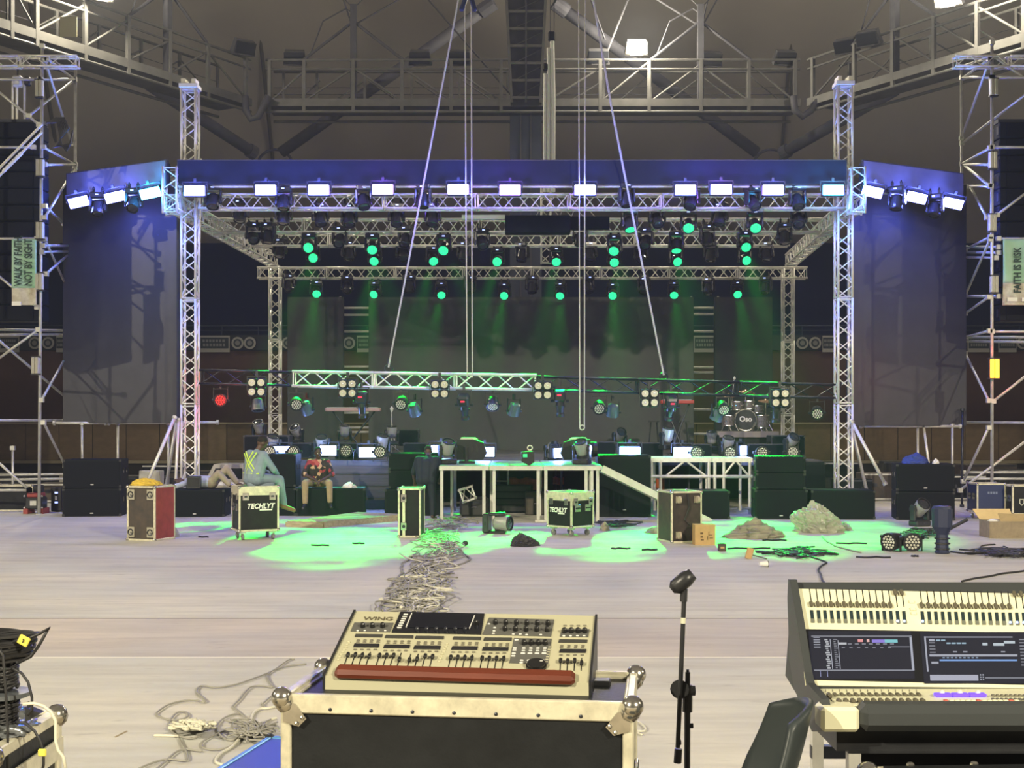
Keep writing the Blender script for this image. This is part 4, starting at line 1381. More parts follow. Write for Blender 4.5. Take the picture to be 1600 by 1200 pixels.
sub('black subwoofer in front of the right tower', 1268, 1367, 766, 811.5, -0.05, 0.8, False, GS)
bd = sub('lower black subwoofer of the stack at the far right', 1402, 1490, 768, 813, -0.18, 0.9, True, GS)
sub('upper black subwoofer of the stack at the far right', 1402, 1490, 725, 767.5, -0.18, 0.9, True, GS, base=bd.location.y)
sub('black speaker behind the stack right of the truss deck', 1246, 1290, 722, 800, 0, 0.5, False, GS, base=29.3)

# monitors along the stage front
for i, (xa_, xb_, ya_, yb_) in enumerate(((380, 452, 680, 715), (452, 486, 692, 716), (524, 562, 692, 717), (630, 668, 692, 716), (932, 962, 690, 712), (996, 1036, 692, 716), (1080, 1112, 694, 717), (1168, 1230, 694, 716))):
    sub('dark stage monitor box, %s from the left along the stage front' % ORD[i], xa_, xb_, ya_, yb_, 0, 0.5, False, 'monitor boxes along the stage front', M('monitor_box', (0.035, 0.034, 0.040), 0.6, 0, noise=0.3, nscale=5), base=30.6)
sub('dark cabinet at the back left of the stage', 622, 654, 671, 697, 0, 0.6, False, 'monitor boxes along the stage front', MATS['monitor_box'], base=36)
sub('dark cabinet beside the drum riser', 1205, 1258, 680, 714, 0, 0.6, False, 'monitor boxes along the stage front', MATS['monitor_box'], base=31.2)

# ------------------------------------------------------------------ lights standing on the stage front
strobe_f = make_strobe('floor_strobe', STROBE_F, 'x')
for i, (x, y) in enumerate(((439, 705), (513, 704), (576, 707), (689, 703), (757, 706), (872, 708), (984, 706), (1067, 706), (1161, 704))):
    p = P(x, y, 30.0 if i not in (6,) else 28.4)
    o = place(strobe_f, p + Vector((0, 0, 0.14)), 0, 'bright white strobe on the stage front, %s from the left' % ORD[i], 'strobes along the stage front')
    if i in (4, 6):
        pass
    elif i in (5, 8):
        o.rotation_euler.z = 1.1
    else:
        o.rotation_euler.z = random.uniform(-0.5, 0.5)
    lamp('floor_strobe_glow', 'POINT', p + Vector((0, -0.4, 0.05)), 26, (0.25, 0.38, 1.0), 0.12)
for i, (x, y) in enumerate(((422, 706), (459, 706), (541, 704), (594, 706), (1088, 707), (1140, 707), (1190, 707), (1238, 706))):
    p = P(x, y, 29.6)
    o = place(par_f, p + Vector((0, 0, -0.22)), 0, 'round LED par standing on the stage front, %s from the left' % ORD[i], 'floor pars along the stage front')
    aim_par(o, 1.55, 0)
for i, (x, y, d, tl) in enumerate(sorted(((425, 692, 30.3, 2.7), (503, 692, 30.3, 2.6), (597, 691, 30.3, 2.8), (1043, 680, 30.3, 2.9), (1137, 694, 30.3, 2.7), (1236, 690, 30.3, 2.3), (464, 675, 34.0, 2.4), (538, 674, 35, 2.9), (612, 676, 35, 3.0), (405, 668, 34, 2.6), (1112, 684, 34, 2.9), (863, 700, 30.2, 1.8), (968, 680, 34, 2.2)))):
    p = P(x, y, d)
    o = place(ms_dark, p + Vector((0, 0, -0.34)), random.uniform(-0.6, 0.6), 'pale moving head standing on the stage floor, %s from the left' % ORD[i], 'moving heads standing on the stage')
    h = [c for c in o.children if c.name.startswith('head')][0]
    h.rotation_euler = (-tl, 0, 0)
    h.data = h.data.copy()
    h.data.materials[0] = M('moving_head_pale', (0.34, 0.34, 0.33), 0.35, 0.1)

# two big follow spots lying on the front deck
def big_spot(label, px, flip):
    d = 27.9
    t = thing('follow_spot', label, 'spotlight', (P(px, 0, d).x, d, ZS))
    s = -1 if flip else 1
    LID = M('follow_spot_top', (0.50, 0.52, 0.46), 0.45, 0.1)
    b = MB().prism([(-s * 0.05, -0.22, 0.08), (s * 0.52, -0.22, 0.08), (s * 0.60, -0.22, 0.22), (s * 0.52, -0.22, 0.46), (s * 0.30, -0.22, 0.52), (-s * 0.05, -0.22, 0.52)], (0, 0.44, 0)).build('body', HEADM, t)
    MB().prism([(s * 0.02, -0.18, 0.522), (s * 0.40, -0.18, 0.522), (s * 0.34, -0.18, 0.56), (s * 0.04, -0.18, 0.56)], (0, 0.36, 0)).build('lid', LID, b)
    for k in range(4):
        MB().box((s * (0.08 + k * 0.1), -0.225, 0.32), (0.05, 0.01, 0.16)).build('vent', BLACK, b)
    MB().lathe([(0.16, 0), (0.17, 0.08), (0.15, 0.16), (0.13, 0.16)], (-s * 0.05, 0, 0.30), 18, Ry(-s * math.pi / 2)).build('lens_barrel', BLACK, t)
    for y in (-0.26, 0.26):
        MB().bb(s * 0.15 - 0.03, s * 0.15 + 0.03, y - 0.015, y + 0.015, 0, 0.36).build('yoke_arm', BLACK, t)
    MB().bb(s * 0.0, s * 0.34, -0.28, 0.28, 0.0, 0.05).build('yoke_base', BLACK, t)
    return t


big_spot('large follow spot with a green lit top on the left of the front deck', 718, False)
big_spot('large follow spot with a green lit top on the right of the front deck', 918, True)
o = place(ms_dark, (P(699, 0, 27.2).x, 27.2, ZS), 0.4, 'small moving head beside the left follow spot on the deck', 'moving heads standing on the stage')
o = place(ms_dark, (P(909, 0, 27.1).x, 27.1, ZS), -0.4, 'small moving head beside the right follow spot on the deck', 'moving heads standing on the stage')
bx = thing('dimmer_box', 'small dark box with a glowing green window on the front deck', 'control box', (P(825, 0, 26.7).x, 26.7, ZS - 0.02))
MB().prism([(-0.14, -0.1, 0.1), (0.02, -0.1, 0.0), (0.13, -0.1, 0.08), (0.13, -0.1, 0.3), (-0.14, -0.1, 0.3)], (0, 0.2, 0)).build('body', BLACK, bx)
MB().box((-0.06, -0.105, 0.22), (0.09, 0.01, 0.07)).build('window', M('green_window', (0.05, 0.4, 0.2), 0.3, emit=(0.02, 0.7, 0.2), estr=0.7), bx)
MB().torus((0.04, 0, 0.38), 0.05, 0.014, (0, 1, 0), 12).build('handle', WHITEC, bx)

# ------------------------------------------------------------------ instruments
REDKEY = M('red_keyboard_shell', (0.55, 0.06, 0.06), 0.35)
KEYPINK = M('keyboard_shell_pale', (0.55, 0.36, 0.32), 0.4)


def keyboard(label, px, py, d, w_, m_, hz):
    p = P(px, py, d)
    t = thing('keyboard', label, 'keyboard', p)
    MB().rbox((0, 0, 0), (w_, 0.35, 0.10), 0.02).build('body', m_, t)
    ks = MB()
    n = int(w_ / 0.045)
    for k in range(n):
        ks.box((-w_ / 2 + 0.06 + k * (w_ - 0.12) / n, -0.08, 0.055), (0.034, 0.18, 0.02))
    ks.build('keys', WHITE, t)
    for s in (-1, 1):
        MB().cyl((s * w_ * 0.38, 0.1, -0.05), (-s * w_ * 0.22, -0.1, -hz), 0.025).build('stand_leg', DKSTEEL, t)
    for s in (-1, 1):
        MB().cyl((s * w_ * 0.3, -0.2, -hz), (s * w_ * 0.3, 0.2, -hz), 0.02).build('stand_foot', DKSTEEL, t)
    return t


keyboard('pale red keyboard on a crossed stand at the left of the stage', 552, 640, 36, 1.55, KEYPINK, P(0, 640, 36).z - ZS)
keyboard('bright red keyboard on a stand right of centre stage', 1058, 628, 36, 0.92, REDKEY, P(0, 628, 36).z - ZS)
mst = thing('boom_stand', 'boom microphone stand beside the left keyboard', 'mic stand', (P(612, 0, 36).x, 36, ZS))
MB().cyl((0, 0, 0), (0, 0, P(0, 640, 36).z - ZS), 0.016).build('pole', SCAF, mst)
for a in range(3):
    MB().cyl((0, 0, 0.25), (0.3 * math.cos(a * 2.1), 0.3 * math.sin(a * 2.1), 0.01), 0.012).build('leg', SCAF, mst)
MB().lathe([(0.01, 0.0), (0.05, 0.1), (0.05, 0.13), (0.01, 0.18)], (0, 0, P(0, 645, 36).z - ZS)).build('shade', WHITE, mst)
MB().cyl((0, 0, 0.9), (0.12, 0, 0.1), 0.012).build('boom', SCAF, mst)
for px in (1022, 1068):
    t = thing('stage_stool', 'tall thin legged stool %s the red keyboard' % ('left below' if px < 1040 else 'right below'), 'stool', (P(px, 0, 37).x, 37, ZS))
    MB().box((0, 0, 0.92), (0.3, 0.3, 0.04)).build('seat', BLACK, t)
    for a in (-1, 1):
        for b in (-1, 1):
            MB().cyl((a * 0.08, b * 0.1, 0.9), (a * 0.16, b * 0.15, 0.0), 0.014, n=6).build('leg', BLACK, t)

# drum kit on a riser
dd = 36.0
DX = P(1163, 0, dd).x
zr = P(0, 674, dd).z
rs = thing('drum_riser', 'low carpeted riser under the drum kit', 'riser', (DX, dd, ZS))
MB().bb(-0.85, 0.85, -0.6, 1.2, zr - ZS - 0.16, zr - ZS).build('top', M('riser_carpet', (0.30, 0.26, 0.24), 0.8), rs)
MB().bb(-0.8, 0.8, -0.5, 1.1, 0.0, zr - ZS - 0.16).build('base', CASEBLK, rs)
dr = thing('drum_kit', 'drum kit with a lettered bass drum head on the riser', 'drum kit', (DX, dd, zr))
GLIT = M('drum_shell_sparkle', (0.42, 0.36, 0.34), 0.25, 0.5, noise=0.7, nscale=30)
CYM = M('cymbal_brass', (0.55, 0.34, 0.24), 0.25, 0.9)
bass = MB().lathe([(0.30, 0.0), (0.315, 0.02), (0.30, 0.05), (0.30, 0.40), (0.29, 0.40)], (0, -0.2, 0.32), 24, Rx(-math.pi / 2)).build('bass_drum', GLIT, dr)
MB().lathe([(0.285, -0.004), (0.285, 0.002)], (0, -0.2, 0.32), 24, Rx(-math.pi / 2)).build('drum_head', M('smoky_drum_head', (0.07, 0.065, 0.07), 0.2, 0, noise=0.5, nscale=4), bass)
MB().torus((0, -0.205, 0.32), 0.30, 0.022, (0, 1, 0), 26).build('hoop', CHROME, bass)
text('drum_lettering', 'Oso', bass, (0, -0.215, 0.28), 0.20, WHITE, align='CENTER', bold=0.008)
for x, z, r, hh in ((-0.2, 0.72, 0.15, 0.22), (0.12, 0.74, 0.15, 0.22), (-0.46, 0.3, 0.19, 0.28), (0.48, 0.28, 0.20, 0.34), (0.36, 0.62, 0.14, 0.2)):
    tm = MB().lathe([(r, 0), (r, hh)], (x, -0.1, z - hh / 2), 16).build('tom', GLIT, dr)
    for zz in (z - hh / 2, z + hh / 2):
        MB().torus((x, -0.1, zz), r, 0.014, (0, 0, 1), 18).build('hoop', CHROME, tm)
    for k in range(6):
        a = k * math.pi / 3
        MB().ell((x + (r + .01) * math.cos(a), -0.1 + (r + .01) * math.sin(a), z), (0.02, 0.02, 0.03), 6, 4).build('lug', CHROME, tm)
for x, z, r in ((-0.42, 1.0, 0.20), (0.05, 1.12, 0.19), (0.28, 1.02, 0.20), (0.62, 0.85, 0.22)):
    MB().lathe([(r, 0), (r * 0.5, 0.02), (0.04, 0.035), (0.03, 0.06), (0.005, 0.065)], (x, 0.1, z), 18, Rx(0.25)).build('cymbal', CYM, dr)
    MB().cyl((x, 0.1, 0), (x, 0.1, z), 0.014).build('cymbal_stand', CHROME, dr)
for x in (-0.55, -0.35, 0.3, 0.45, 0.6):
    for a in (-1, 1):
        MB().cyl((x, -0.15, 0.35), (x + a * 0.14, -0.3, 0.01), 0.016).build('stand_leg', CHROME, dr)
MB().cyl((-0.33, 0.2, 0.6), (-0.26, 0.2, 1.45), 0.012).build('mic_boom', SCAF, dr)
MB().ell((-0.24, 0.2, 1.5), (0.035, 0.035, 0.05), 8, 6).build('overhead_mic', WHITE, dr)

# outriggers and base of the roof towers
for a, b, lab in (((273, 652, 28.9), (222, 772, 28.3), 'pale outrigger tube left of the front left tower'), ((276, 658, 29.2), (253, 800, 29.8), 'grey outrigger tube behind the front left tower'),
                  ((279, 655, 29.0), (272, 805, 28.9), 'short pale tube against the front left tower'), ((312, 250, 29.6), (308, 790, 29.6), 'scaffold pole standing beside the front left tower'),
                  ((1331, 659, 28.9), (1383, 756, 28.5), 'pale outrigger tube right of the front right tower'), ((1332, 672, 29.2), (1362, 800, 29.8), 'grey outrigger tube behind the front right tower'),
                  ((128, 662, 31), (129, 760, 31), 'steel post under the left screen, outer one'), ((184, 662, 31), (184, 760, 31), 'steel post under the left screen, middle one'),
                  ((263, 662, 31), (263, 760, 31), 'steel post under the left screen, inner one'), ((1434, 664, 31), (1434, 760, 31), 'steel post under the right screen, inner one'),
                  ((1443, 664, 31), (1452, 730, 30.6), 'pale slanting tube under the right screen'), ((1488, 664, 31), (1488, 760, 31), 'steel post under the right screen, middle one'),
                  ((1504, 640, 31), (1503, 790, 31), 'dark post at the outer edge of the right screen'), ((85, 661, 31), (165, 661, 31), 'pale bar under the left screen, outer piece'),
                  ((170, 661, 31), (340, 660, 31), 'pale bar under the left screen, inner piece'), ((1345, 666, 31), (1500, 666, 31), 'pale bar under the right screen')):
    t = thing('support_tube', lab, 'tube', P(*a), group='support tubes around the towers')
    v = P(*b) - P(*a)
    dark = 'dark' in lab
    MB().cyl((0, 0, 0), v, 0.04 if 'outrigger' in lab else 0.032, n=8).build('tube', DKSTEEL if dark else (SILVER if 'pale' in lab else SCAF), t, smooth=True)
    for q in (0.0, 1.0):
        MB().cyl(v * q - v.normalized() * 0.03, v * q + v.normalized() * 0.03, 0.055, n=8).build('coupler', DKSTEEL if dark else SCAF, t)

# signboards on the arena fascia
SIGNW = M('sign_white', (0.34, 0.34, 0.33), 0.7)
SIGND = M('sign_dark', (0.03, 0.045, 0.06), 0.7)
SIGNG = M('sign_grey_print', (0.20, 0.21, 0.21), 0.7)


def sign(label, xa_, xb_, kind):
    d = 52.8
    p = P((xa_ + xb_) / 2, 536, d)
    w_ = (xb_ - xa_) / F * d
    t = thing('sign_board', label, 'sign', p, group='sign boards on the fascia')
    if kind == 'box':
        MB().box((0, 0, -0.04), (w_, 0.06, 0.68)).build('board', SIGNW, t)
        MB().box((0, -0.035, 0), (w_ * 0.92, 0.02, 0.44)).build('print_field', SIGND, t)
        for r, z in ((0, 0.09), (1, -0.08)):
            for k in range(7):
                MB().box((-w_ * 0.36 + w_ * 0.11 * k + 0.02 * r, -0.05, z), (w_ * 0.075, 0.01, 0.11)).build('print_mark', SIGNG, t)
    else:
        MB().lathe([(0.25, 0), (0.25, 0.04)], (0, 0, 0), 20, Rx(math.pi / 2)).build('disc', SIGNW, t)
        MB().lathe([(0.17, 0.04), (0.17, 0.05)], (0, 0, 0), 20, Rx(math.pi / 2)).build('ring', SIGND, t)
        MB().lathe([(0.10, 0.05), (0.10, 0.06)], (0, 0, 0), 20, Rx(math.pi / 2)).build('hub', SIGNG, t)
    return t


sg = [('box', 312, 359), ('disc', 363, 380), ('disc', 382, 399), ('disc', 442, 458), ('disc', 538, 553), ('box', 558, 578), ('box', 1084, 1119), ('disc', 1245, 1262), ('disc', 1265, 1282), ('box', 1285, 1305), ('disc', 47, 62), ('disc', 68, 83), ('box', 88, 106), ('box', 0, 30), ('box', 1512, 1546), ('box', 1560, 1588), ('disc', 1590, 1606)]
sg.sort(key=lambda q: q[1])
nb = {'box': 0, 'disc': 0}
for k, a, b in sg:
    sign('%s on the arena fascia, %s of its kind from the left' % ('faded rectangular sign' if k == 'box' else 'round crest sign', ORD[nb[k]]), a, b, k)
    nb[k] += 1
# ------------------------------------------------------------------ flight cases
def flight_case(label, loc, rz, w, dp, h, cast=0.14, body=None, name='flight_case', lid=True, handles_x=True, handles_y=False, side=None, front=None, edge=None):
    t = thing(name, label, 'flight case', loc, rz)
    body = body or CASEBLK
    edge = edge or ALUEDGE
    z0, z1 = cast, h
    MB().bb(-w / 2 + 0.01, w / 2 - 0.01, -dp / 2 + 0.01, dp / 2 - 0.01, z0 + 0.01, z1 - 0.01).build('body', body, t)
    if side:
        for s in (-1, 1):
            MB().bb(s * (w / 2 - 0.009), s * (w / 2 - 0.004), -dp / 2 + 0.03, dp / 2 - 0.03, z0 + 0.03, z1 - 0.03).build('side_panel', side, t)
    e = 0.034
    for sx in (-1, 1):
        for sy in (-1, 1):
            MB().rbox((sx * (w / 2 - e / 2), sy * (dp / 2 - e / 2), (z0 + z1) / 2), (e, e, z1 - z0), 0.004).build('edge_profile', edge, t)
            for zz in (z0 + e / 2, z1 - e / 2):
                MB().ell((sx * (w / 2 - 0.012), sy * (dp / 2 - 0.012), zz), (0.034, 0.034, 0.034), 8, 6).build('ball_corner', CHROME, t, smooth=True)
    for zz in (z0 + e / 2, z1 - e / 2):
        for s in (-1, 1):
            MB().rbox((0, s * (dp / 2 - e / 2), zz), (w, e, e), 0.004).build('edge_profile', edge, t)
            MB().rbox((s * (w / 2 - e / 2), 0, zz), (e, dp, e), 0.004).build('edge_profile', edge, t)
    if lid:
        zl = z1 - 0.13
        for s in (-1, 1):
            MB().bb(-w / 2, w / 2, s * dp / 2 - 0.004 * s - 0.006, s * dp / 2 - 0.004 * s + 0.006, zl - 0.03, z1 - 0.01).build('lid_band', edge, t)
            MB().bb(s * w / 2 - 0.004 * s - 0.006, s * w / 2 - 0.004 * s + 0.006, -dp / 2, dp / 2, zl - 0.03, z1 - 0.01).build('lid_band', edge, t)
        for s in (-1, 1):
            l = MB().rbox((s * w * 0.33, -dp / 2 - 0.008, zl - 0.05), (0.11, 0.02, 0.13), 0.004).build('latch', CHROME, t)
            MB().box((s * w * 0.33, -dp / 2 - 0.022, zl - 0.05), (0.05, 0.012, 0.03)).build('latch_key', DKSTEEL, l)
            l = MB().rbox((-w / 2 - 0.008, s * dp * 0.3, zl - 0.05), (0.02, 0.09, 0.11), 0.004).build('latch', CHROME, t)
    zm = (z0 + z1) / 2 + 0.03
    if handles_x:
        for sx in (-1, 1):
            for sy in (-1, 1):
                d_ = MB().rbox((sx * w / 2, sy * dp * 0.2, zm), (0.016, 0.15, 0.13), 0.004).build('handle_dish', CHROME, t)
                MB().cyl((sx * (w / 2 + 0.014), sy * dp * 0.2 - 0.05, zm), (sx * (w / 2 + 0.014), sy * dp * 0.2 + 0.05, zm), 0.012).build('handle_grip', DKSTEEL, d_)
    if handles_y:
        for sx in (-1, 1):
            d_ = MB().rbox((sx * w * 0.22, -dp / 2, zm), (0.15, 0.016, 0.13), 0.004).build('handle_dish', CHROME, t)
            MB().cyl((sx * w * 0.22 - 0.05, -dp / 2 - 0.014, zm), (sx * w * 0.22 + 0.05, -dp / 2 - 0.014, zm), 0.012).build('handle_grip', DKSTEEL, d_)
    if cast > 0.05:
        for sx in (-1, 1):
            for sy in (-1, 1):
                c = MB().box((sx * (w / 2 - 0.09), sy * (dp / 2 - 0.09), cast - 0.015), (0.10, 0.09, 0.03)).cyl((sx * (w / 2 - 0.09), sy * (dp / 2 - 0.09), cast), (sx * (w / 2 - 0.07), sy * (dp / 2 - 0.09), 0.05), 0.02).build('castor_fork', CHROME, t)
                MB().cyl((sx * (w / 2 - 0.09) - 0.02, sy * (dp / 2 - 0.09), 0.05), (sx * (w / 2 - 0.09) + 0.02, sy * (dp / 2 - 0.09), 0.05), 0.05, n=16).build('wheel', M('castor_rubber', (0.16, 0.16, 0.17), 0.6), c)
    return t


LETT = M('case_lettering', (0.82, 0.84, 0.78), 0.5)
a = math.radians(24)
c0 = FL(373, 845)
c1 = c0 + Vector((math.cos(a), math.sin(a), 0)) * 0.355 + Vector((-math.sin(a), math.cos(a), 0)) * 0.3
fc1 = flight_case('black TECHLYT flight case a man is sitting on', c1, a, 0.71, 0.60, 0.94, 0.15)
text('lettering', 'TECHLYT', fc1, (-0.215, -0.297, 0.55), 0.125, LETT, sx=0.9, shear=0.25, bold=0.004)
MB().box((0.12, -0.298, 0.525), (0.22, 0.004, 0.022)).build('lettering_underline', LETT, fc1)
a2 = math.radians(45)
c0 = FL(893, 839)
c2 = c0 + Vector((0, 0.43, 0))
fc2 = flight_case('black TECHLYT flight case standing cornerwise in front of the deck', c2, a2, 0.61, 0.61, 0.80, 0.15, handles_x=False, handles_y=True)
text('lettering', 'TECHLYT', fc2, (-0.312, 0.235, 0.43), 0.115, LETT, rot=(math.pi / 2, 0, -math.pi / 2), sx=0.86, shear=0.25, bold=0.004)
MB().box((-0.312, -0.06, 0.405), (0.004, 0.16, 0.015)).build('lettering_underline', LETT, fc2)
c3 = FL(641, 840)
fc3 = flight_case('narrow upright black flight case left of the cable trail', c3 + Vector((0, 0.3, 0)), -0.05, 0.41, 0.6, 0.88, 0.0, lid=False, handles_x=False)
MB().bb(-0.125, -0.075, -0.315, -0.295, 0.03, 0.85).build('centre_strip', ALUEDGE, fc3)
for z in (0.2, 0.7):
    l = MB().rbox((-0.10, -0.315, z), (0.10, 0.02, 0.14), 0.005).build('latch', CHROME, fc3)
    MB().cyl((-0.10, -0.33, z), (-0.10, -0.32, z), 0.03, n=10).build('latch_key', DKSTEEL, l)
a4 = math.radians(17)
c0 = FL(1049, 849)
c4 = c0 + Vector((math.cos(a4), math.sin(a4), 0)) * 0.285 + Vector((-math.sin(a4), math.cos(a4), 0)) * 0.3
fc4 = flight_case('worn flight case tipped on its side showing its castors', c4, a4, 0.57, 0.60, 0.88, 0.0, CASEWORN, lid=False, handles_x=False)
MB().bb(-0.25, 0.25, -0.31, -0.295, 0.05, 0.83).build('underside_board', M('case_underside', (0.055, 0.042, 0.034), 0.8, 0, noise=0.6, nscale=6), fc4)
for x in (-0.17, 0.17):
    for z in (0.14, 0.74):
        c = MB().box((x, -0.32, z), (0.10, 0.03, 0.12)).build('castor_plate', CHROME, fc4)
        MB().cyl((x - 0.02, -0.38, z), (x + 0.02, -0.38, z), 0.06, n=14).build('wheel', M('castor_tan', (0.42, 0.36, 0.27), 0.7), c)
MB().tube([(0.0, -0.33, 0.84), (0.02, -0.35, 0.6), (-0.06, -0.34, 0.4), (0.05, -0.34, 0.3)], 0.012, 5).build('trailing_strap', CABLE, fc4)
a5 = math.radians(-20)
c0 = FL(242, 846)
c5 = c0 + Vector((-math.cos(a5), -math.sin(a5), 0)) * 0.29 + Vector((-math.sin(a5), math.cos(a5), 0)) * 0.3
fc5 = flight_case('worn black flight case with red side panels and a yellow cloth on top', c5, a5, 0.58, 0.60, 0.95, 0.0, CASEWORN, lid=False, handles_x=False, side=REDP)
for x in (-0.2, 0.2):
    for z in (0.15, 0.80):
        l = MB().rbox((x, -0.305, z), (0.14, 0.02, 0.18), 0.006).build('castor_dish', M('dish_plate', (0.40, 0.38, 0.30), 0.5, 0.3), fc5)
        MB().torus((x, -0.318, z), 0.05, 0.012, (0, 1, 0), 12).build('dish_ring', BLACK, l)
        MB().cyl((x, -0.318, z), (x + 0.04, -0.318, z - 0.05), 0.012).build('dish_bolt', BLACK, l)


def heap(name, label, cat, loc, dims, m, seed, peak=1.0, n=26, ruff=0.25, fold=None):
    """crumpled cloth or bag: a noisy dome"""
    rnd = random.Random(seed)
    ph = [(rnd.uniform(2, 9), rnd.uniform(0, 6.3), rnd.uniform(2, 9), rnd.uniform(0, 6.3)) for _ in range(6)]
    px_, py_ = rnd.uniform(-0.25, 0.25), rnd.uniform(-0.2, 0.2)

    off = Vector((rnd.uniform(0, 50), rnd.uniform(0, 50), rnd.uniform(0, 50)))
    n = n + 14

    def fn(u, v):
        r = min(v, 0.999)
        th = u * 2 * math.pi if u < 1 else 0.0
        pol = r * math.pi / 2
        x, y, z = math.sin(pol) * math.cos(th), math.sin(pol) * math.sin(th), math.cos(pol)
        w_ = max(0.0, 1 - r) ** (1.0 + 0.4 * peak)
        z = z * (1 - 0.65 * min(1, peak)) + w_ * 0.65 * min(1, peak)
        q_ = Vector((x, y, z)) * 2.4 + off
        rd = mnoise.ridged_multi_fractal(q_, 0.9, 2.1, 4, 1.0, 2.0)
        lo = mnoise.noise(Vector((x, y, z)) * 1.3 + off * 1.7)
        k = 1 + ruff * (0.55 * (rd - 1.0) + 0.9 * lo)
        lean = z
        return (dims[0] / 2 * (x * k + px_ * 1.6 * lean), dims[1] / 2 * (y * k + py_ * lean), max(0.003, dims[2] * z * (1 + ruff * (0.4 * (rd - 1.0) + 0.5 * lo))) if v < 0.99 else 0.001)
    o = MB().grid(fn, n * 2, n).build(name, m, smooth='bag' not in name)
    o.location = loc
    tag(o, label, cat)
    return o


o = heap('yellow_cloth', 'yellow cloth bundle on top of the red sided flight case', 'cloth', c5 + Vector((-0.04, -0.1, 0.95)), (0.52, 0.30, 0.14), YELLOW, 3, 0.6)
PLAST = M('grey_plastic_bag', (0.40, 0.41, 0.34), 0.28, 0, noise=0.5, nscale=5, col2=(0.30, 0.29, 0.23))
SACK = M('striped_sack', (0.40, 0.36, 0.28), 0.8, 0, noise=0.6, nscale=4, stretch=(0.5, 0.5, 9), col2=(0.15, 0.14, 0.11))
heap('plastic_bag', 'large crumpled grey plastic bag in front of the right subwoofers', 'bag', FL(1280, 831), (0.95, 0.7, 0.56), PLAST, 8, 1.3, 30, 0.5)
heap('plastic_bag', 'small crumpled scrap beside the large grey plastic bag', 'bag', FL(1314, 828), (0.42, 0.4, 0.18), PLAST, 21, 1.0, 18, 0.4)
heap('striped_sack', 'slumped striped sack lying in the green light', 'sack', FL(1176, 840), (0.92, 0.6, 0.33), SACK, 5, 0.9, 28, 0.42)
heap('black_bag', 'small black crumpled bag on the floor left of the cornerwise case', 'bag', FL(820, 853), (0.44, 0.35, 0.21), CABLE, 12, 1.1, 20, 0.4)
heap('white_bag', 'grey white helmet shaped bag beside the red sided flight case', 'bag', FL(268, 838), (0.28, 0.3, 0.26), M('white_bag', (0.42, 0.42, 0.43), 0.5, 0, noise=0.4, nscale=5), 31, 0.5, 18, 0.2)
heap('paper_scrap', 'crumpled scrap of paper on the subwoofer beside the floral shirt', 'paper', (P(545, 0, 28.4).x, 28.35, P(0, 763, 28.1).z), (0.30, 0.2, 0.13), WHITE, 41, 0.9, 14, 0.5)
heap('cloth_scrap', 'small pale rag on the floor right of the cornerwise case', 'rag', FL(945, 829), (0.18, 0.2, 0.17), M('tan_rag', (0.48, 0.40, 0.28), 0.8), 43, 0.8, 14, 0.4)
heap('cloth_scrap', 'small green lit plastic scrap left of the tipped case', 'rag', FL(1020, 833), (0.30, 0.25, 0.12), PLAST, 44, 0.8, 14, 0.5)
BLUEC = M('blue_cloth', (0.03, 0.06, 0.30), 0.7, 0, noise=0.4, nscale=6)
heap('blue_cloth', 'blue cloth bundle on top of the far right subwoofers', 'cloth', (P(1432, 0, 27.0).x, 27.1, P(0, 725, 26.8).z), (0.5, 0.4, 0.24), BLUEC, 45, 0.8, 18, 0.3)
heap('paper_scrap', 'small white scrap on top of the far right subwoofers', 'paper', (P(1463, 0, 26.9).x, 26.95, P(0, 725, 26.8).z), (0.13, 0.12, 0.10), WHITE, 46, 0.8, 12, 0.5)

# wooden pallet panels
pl = thing('wooden_pallet', 'low pale wooden pallet on the floor by the seated men', 'pallet', (0, 0, 0))
q = [FL(448, 823), FL(505, 824.5), FL(640, 812), FL(560, 808)]
for k in range(6):
    f0, f1 = k / 6 + 0.01, (k + 1) / 6 - 0.01
    l0, l1 = q[0].lerp(q[3], f0), q[0].lerp(q[3], f1)
    r0, r1 = q[1].lerp(q[2], f0), q[1].lerp(q[2], f1)
    MB().prism([l0 + Vector((0, 0, .09)), r0 + Vector((0, 0, .09)), r1 + Vector((0, 0, .09)), l1 + Vector((0, 0, .09))], (0, 0, 0.025)).build('plank', WOODP, pl)
for (a_, b_) in ((q[0], q[1]), (q[1], q[2]), (q[3], q[2]), (q[0], q[3])):
    v = b_ - a_
    MB().box((a_ + b_) / 2 + Vector((0, 0, 0.045)), (v.length, 0.06, 0.09), frame_rot(v)).build('runner', WOODP, pl)
q = [FL(505, 824.5), FL(560, 830 - 5), FL(660, 812.5), FL(640, 812)]

# moving heads and pars left on the floor
def lying_head(label, px, py, rz, tilt):
    o = place(ms_dark, FL(px, py), rz, label, 'moving heads left on the floor')
    h = [c for c in o.children if c.name.startswith('head')][0]
    h.rotation_euler = (-tilt, 0, 0)
    return o


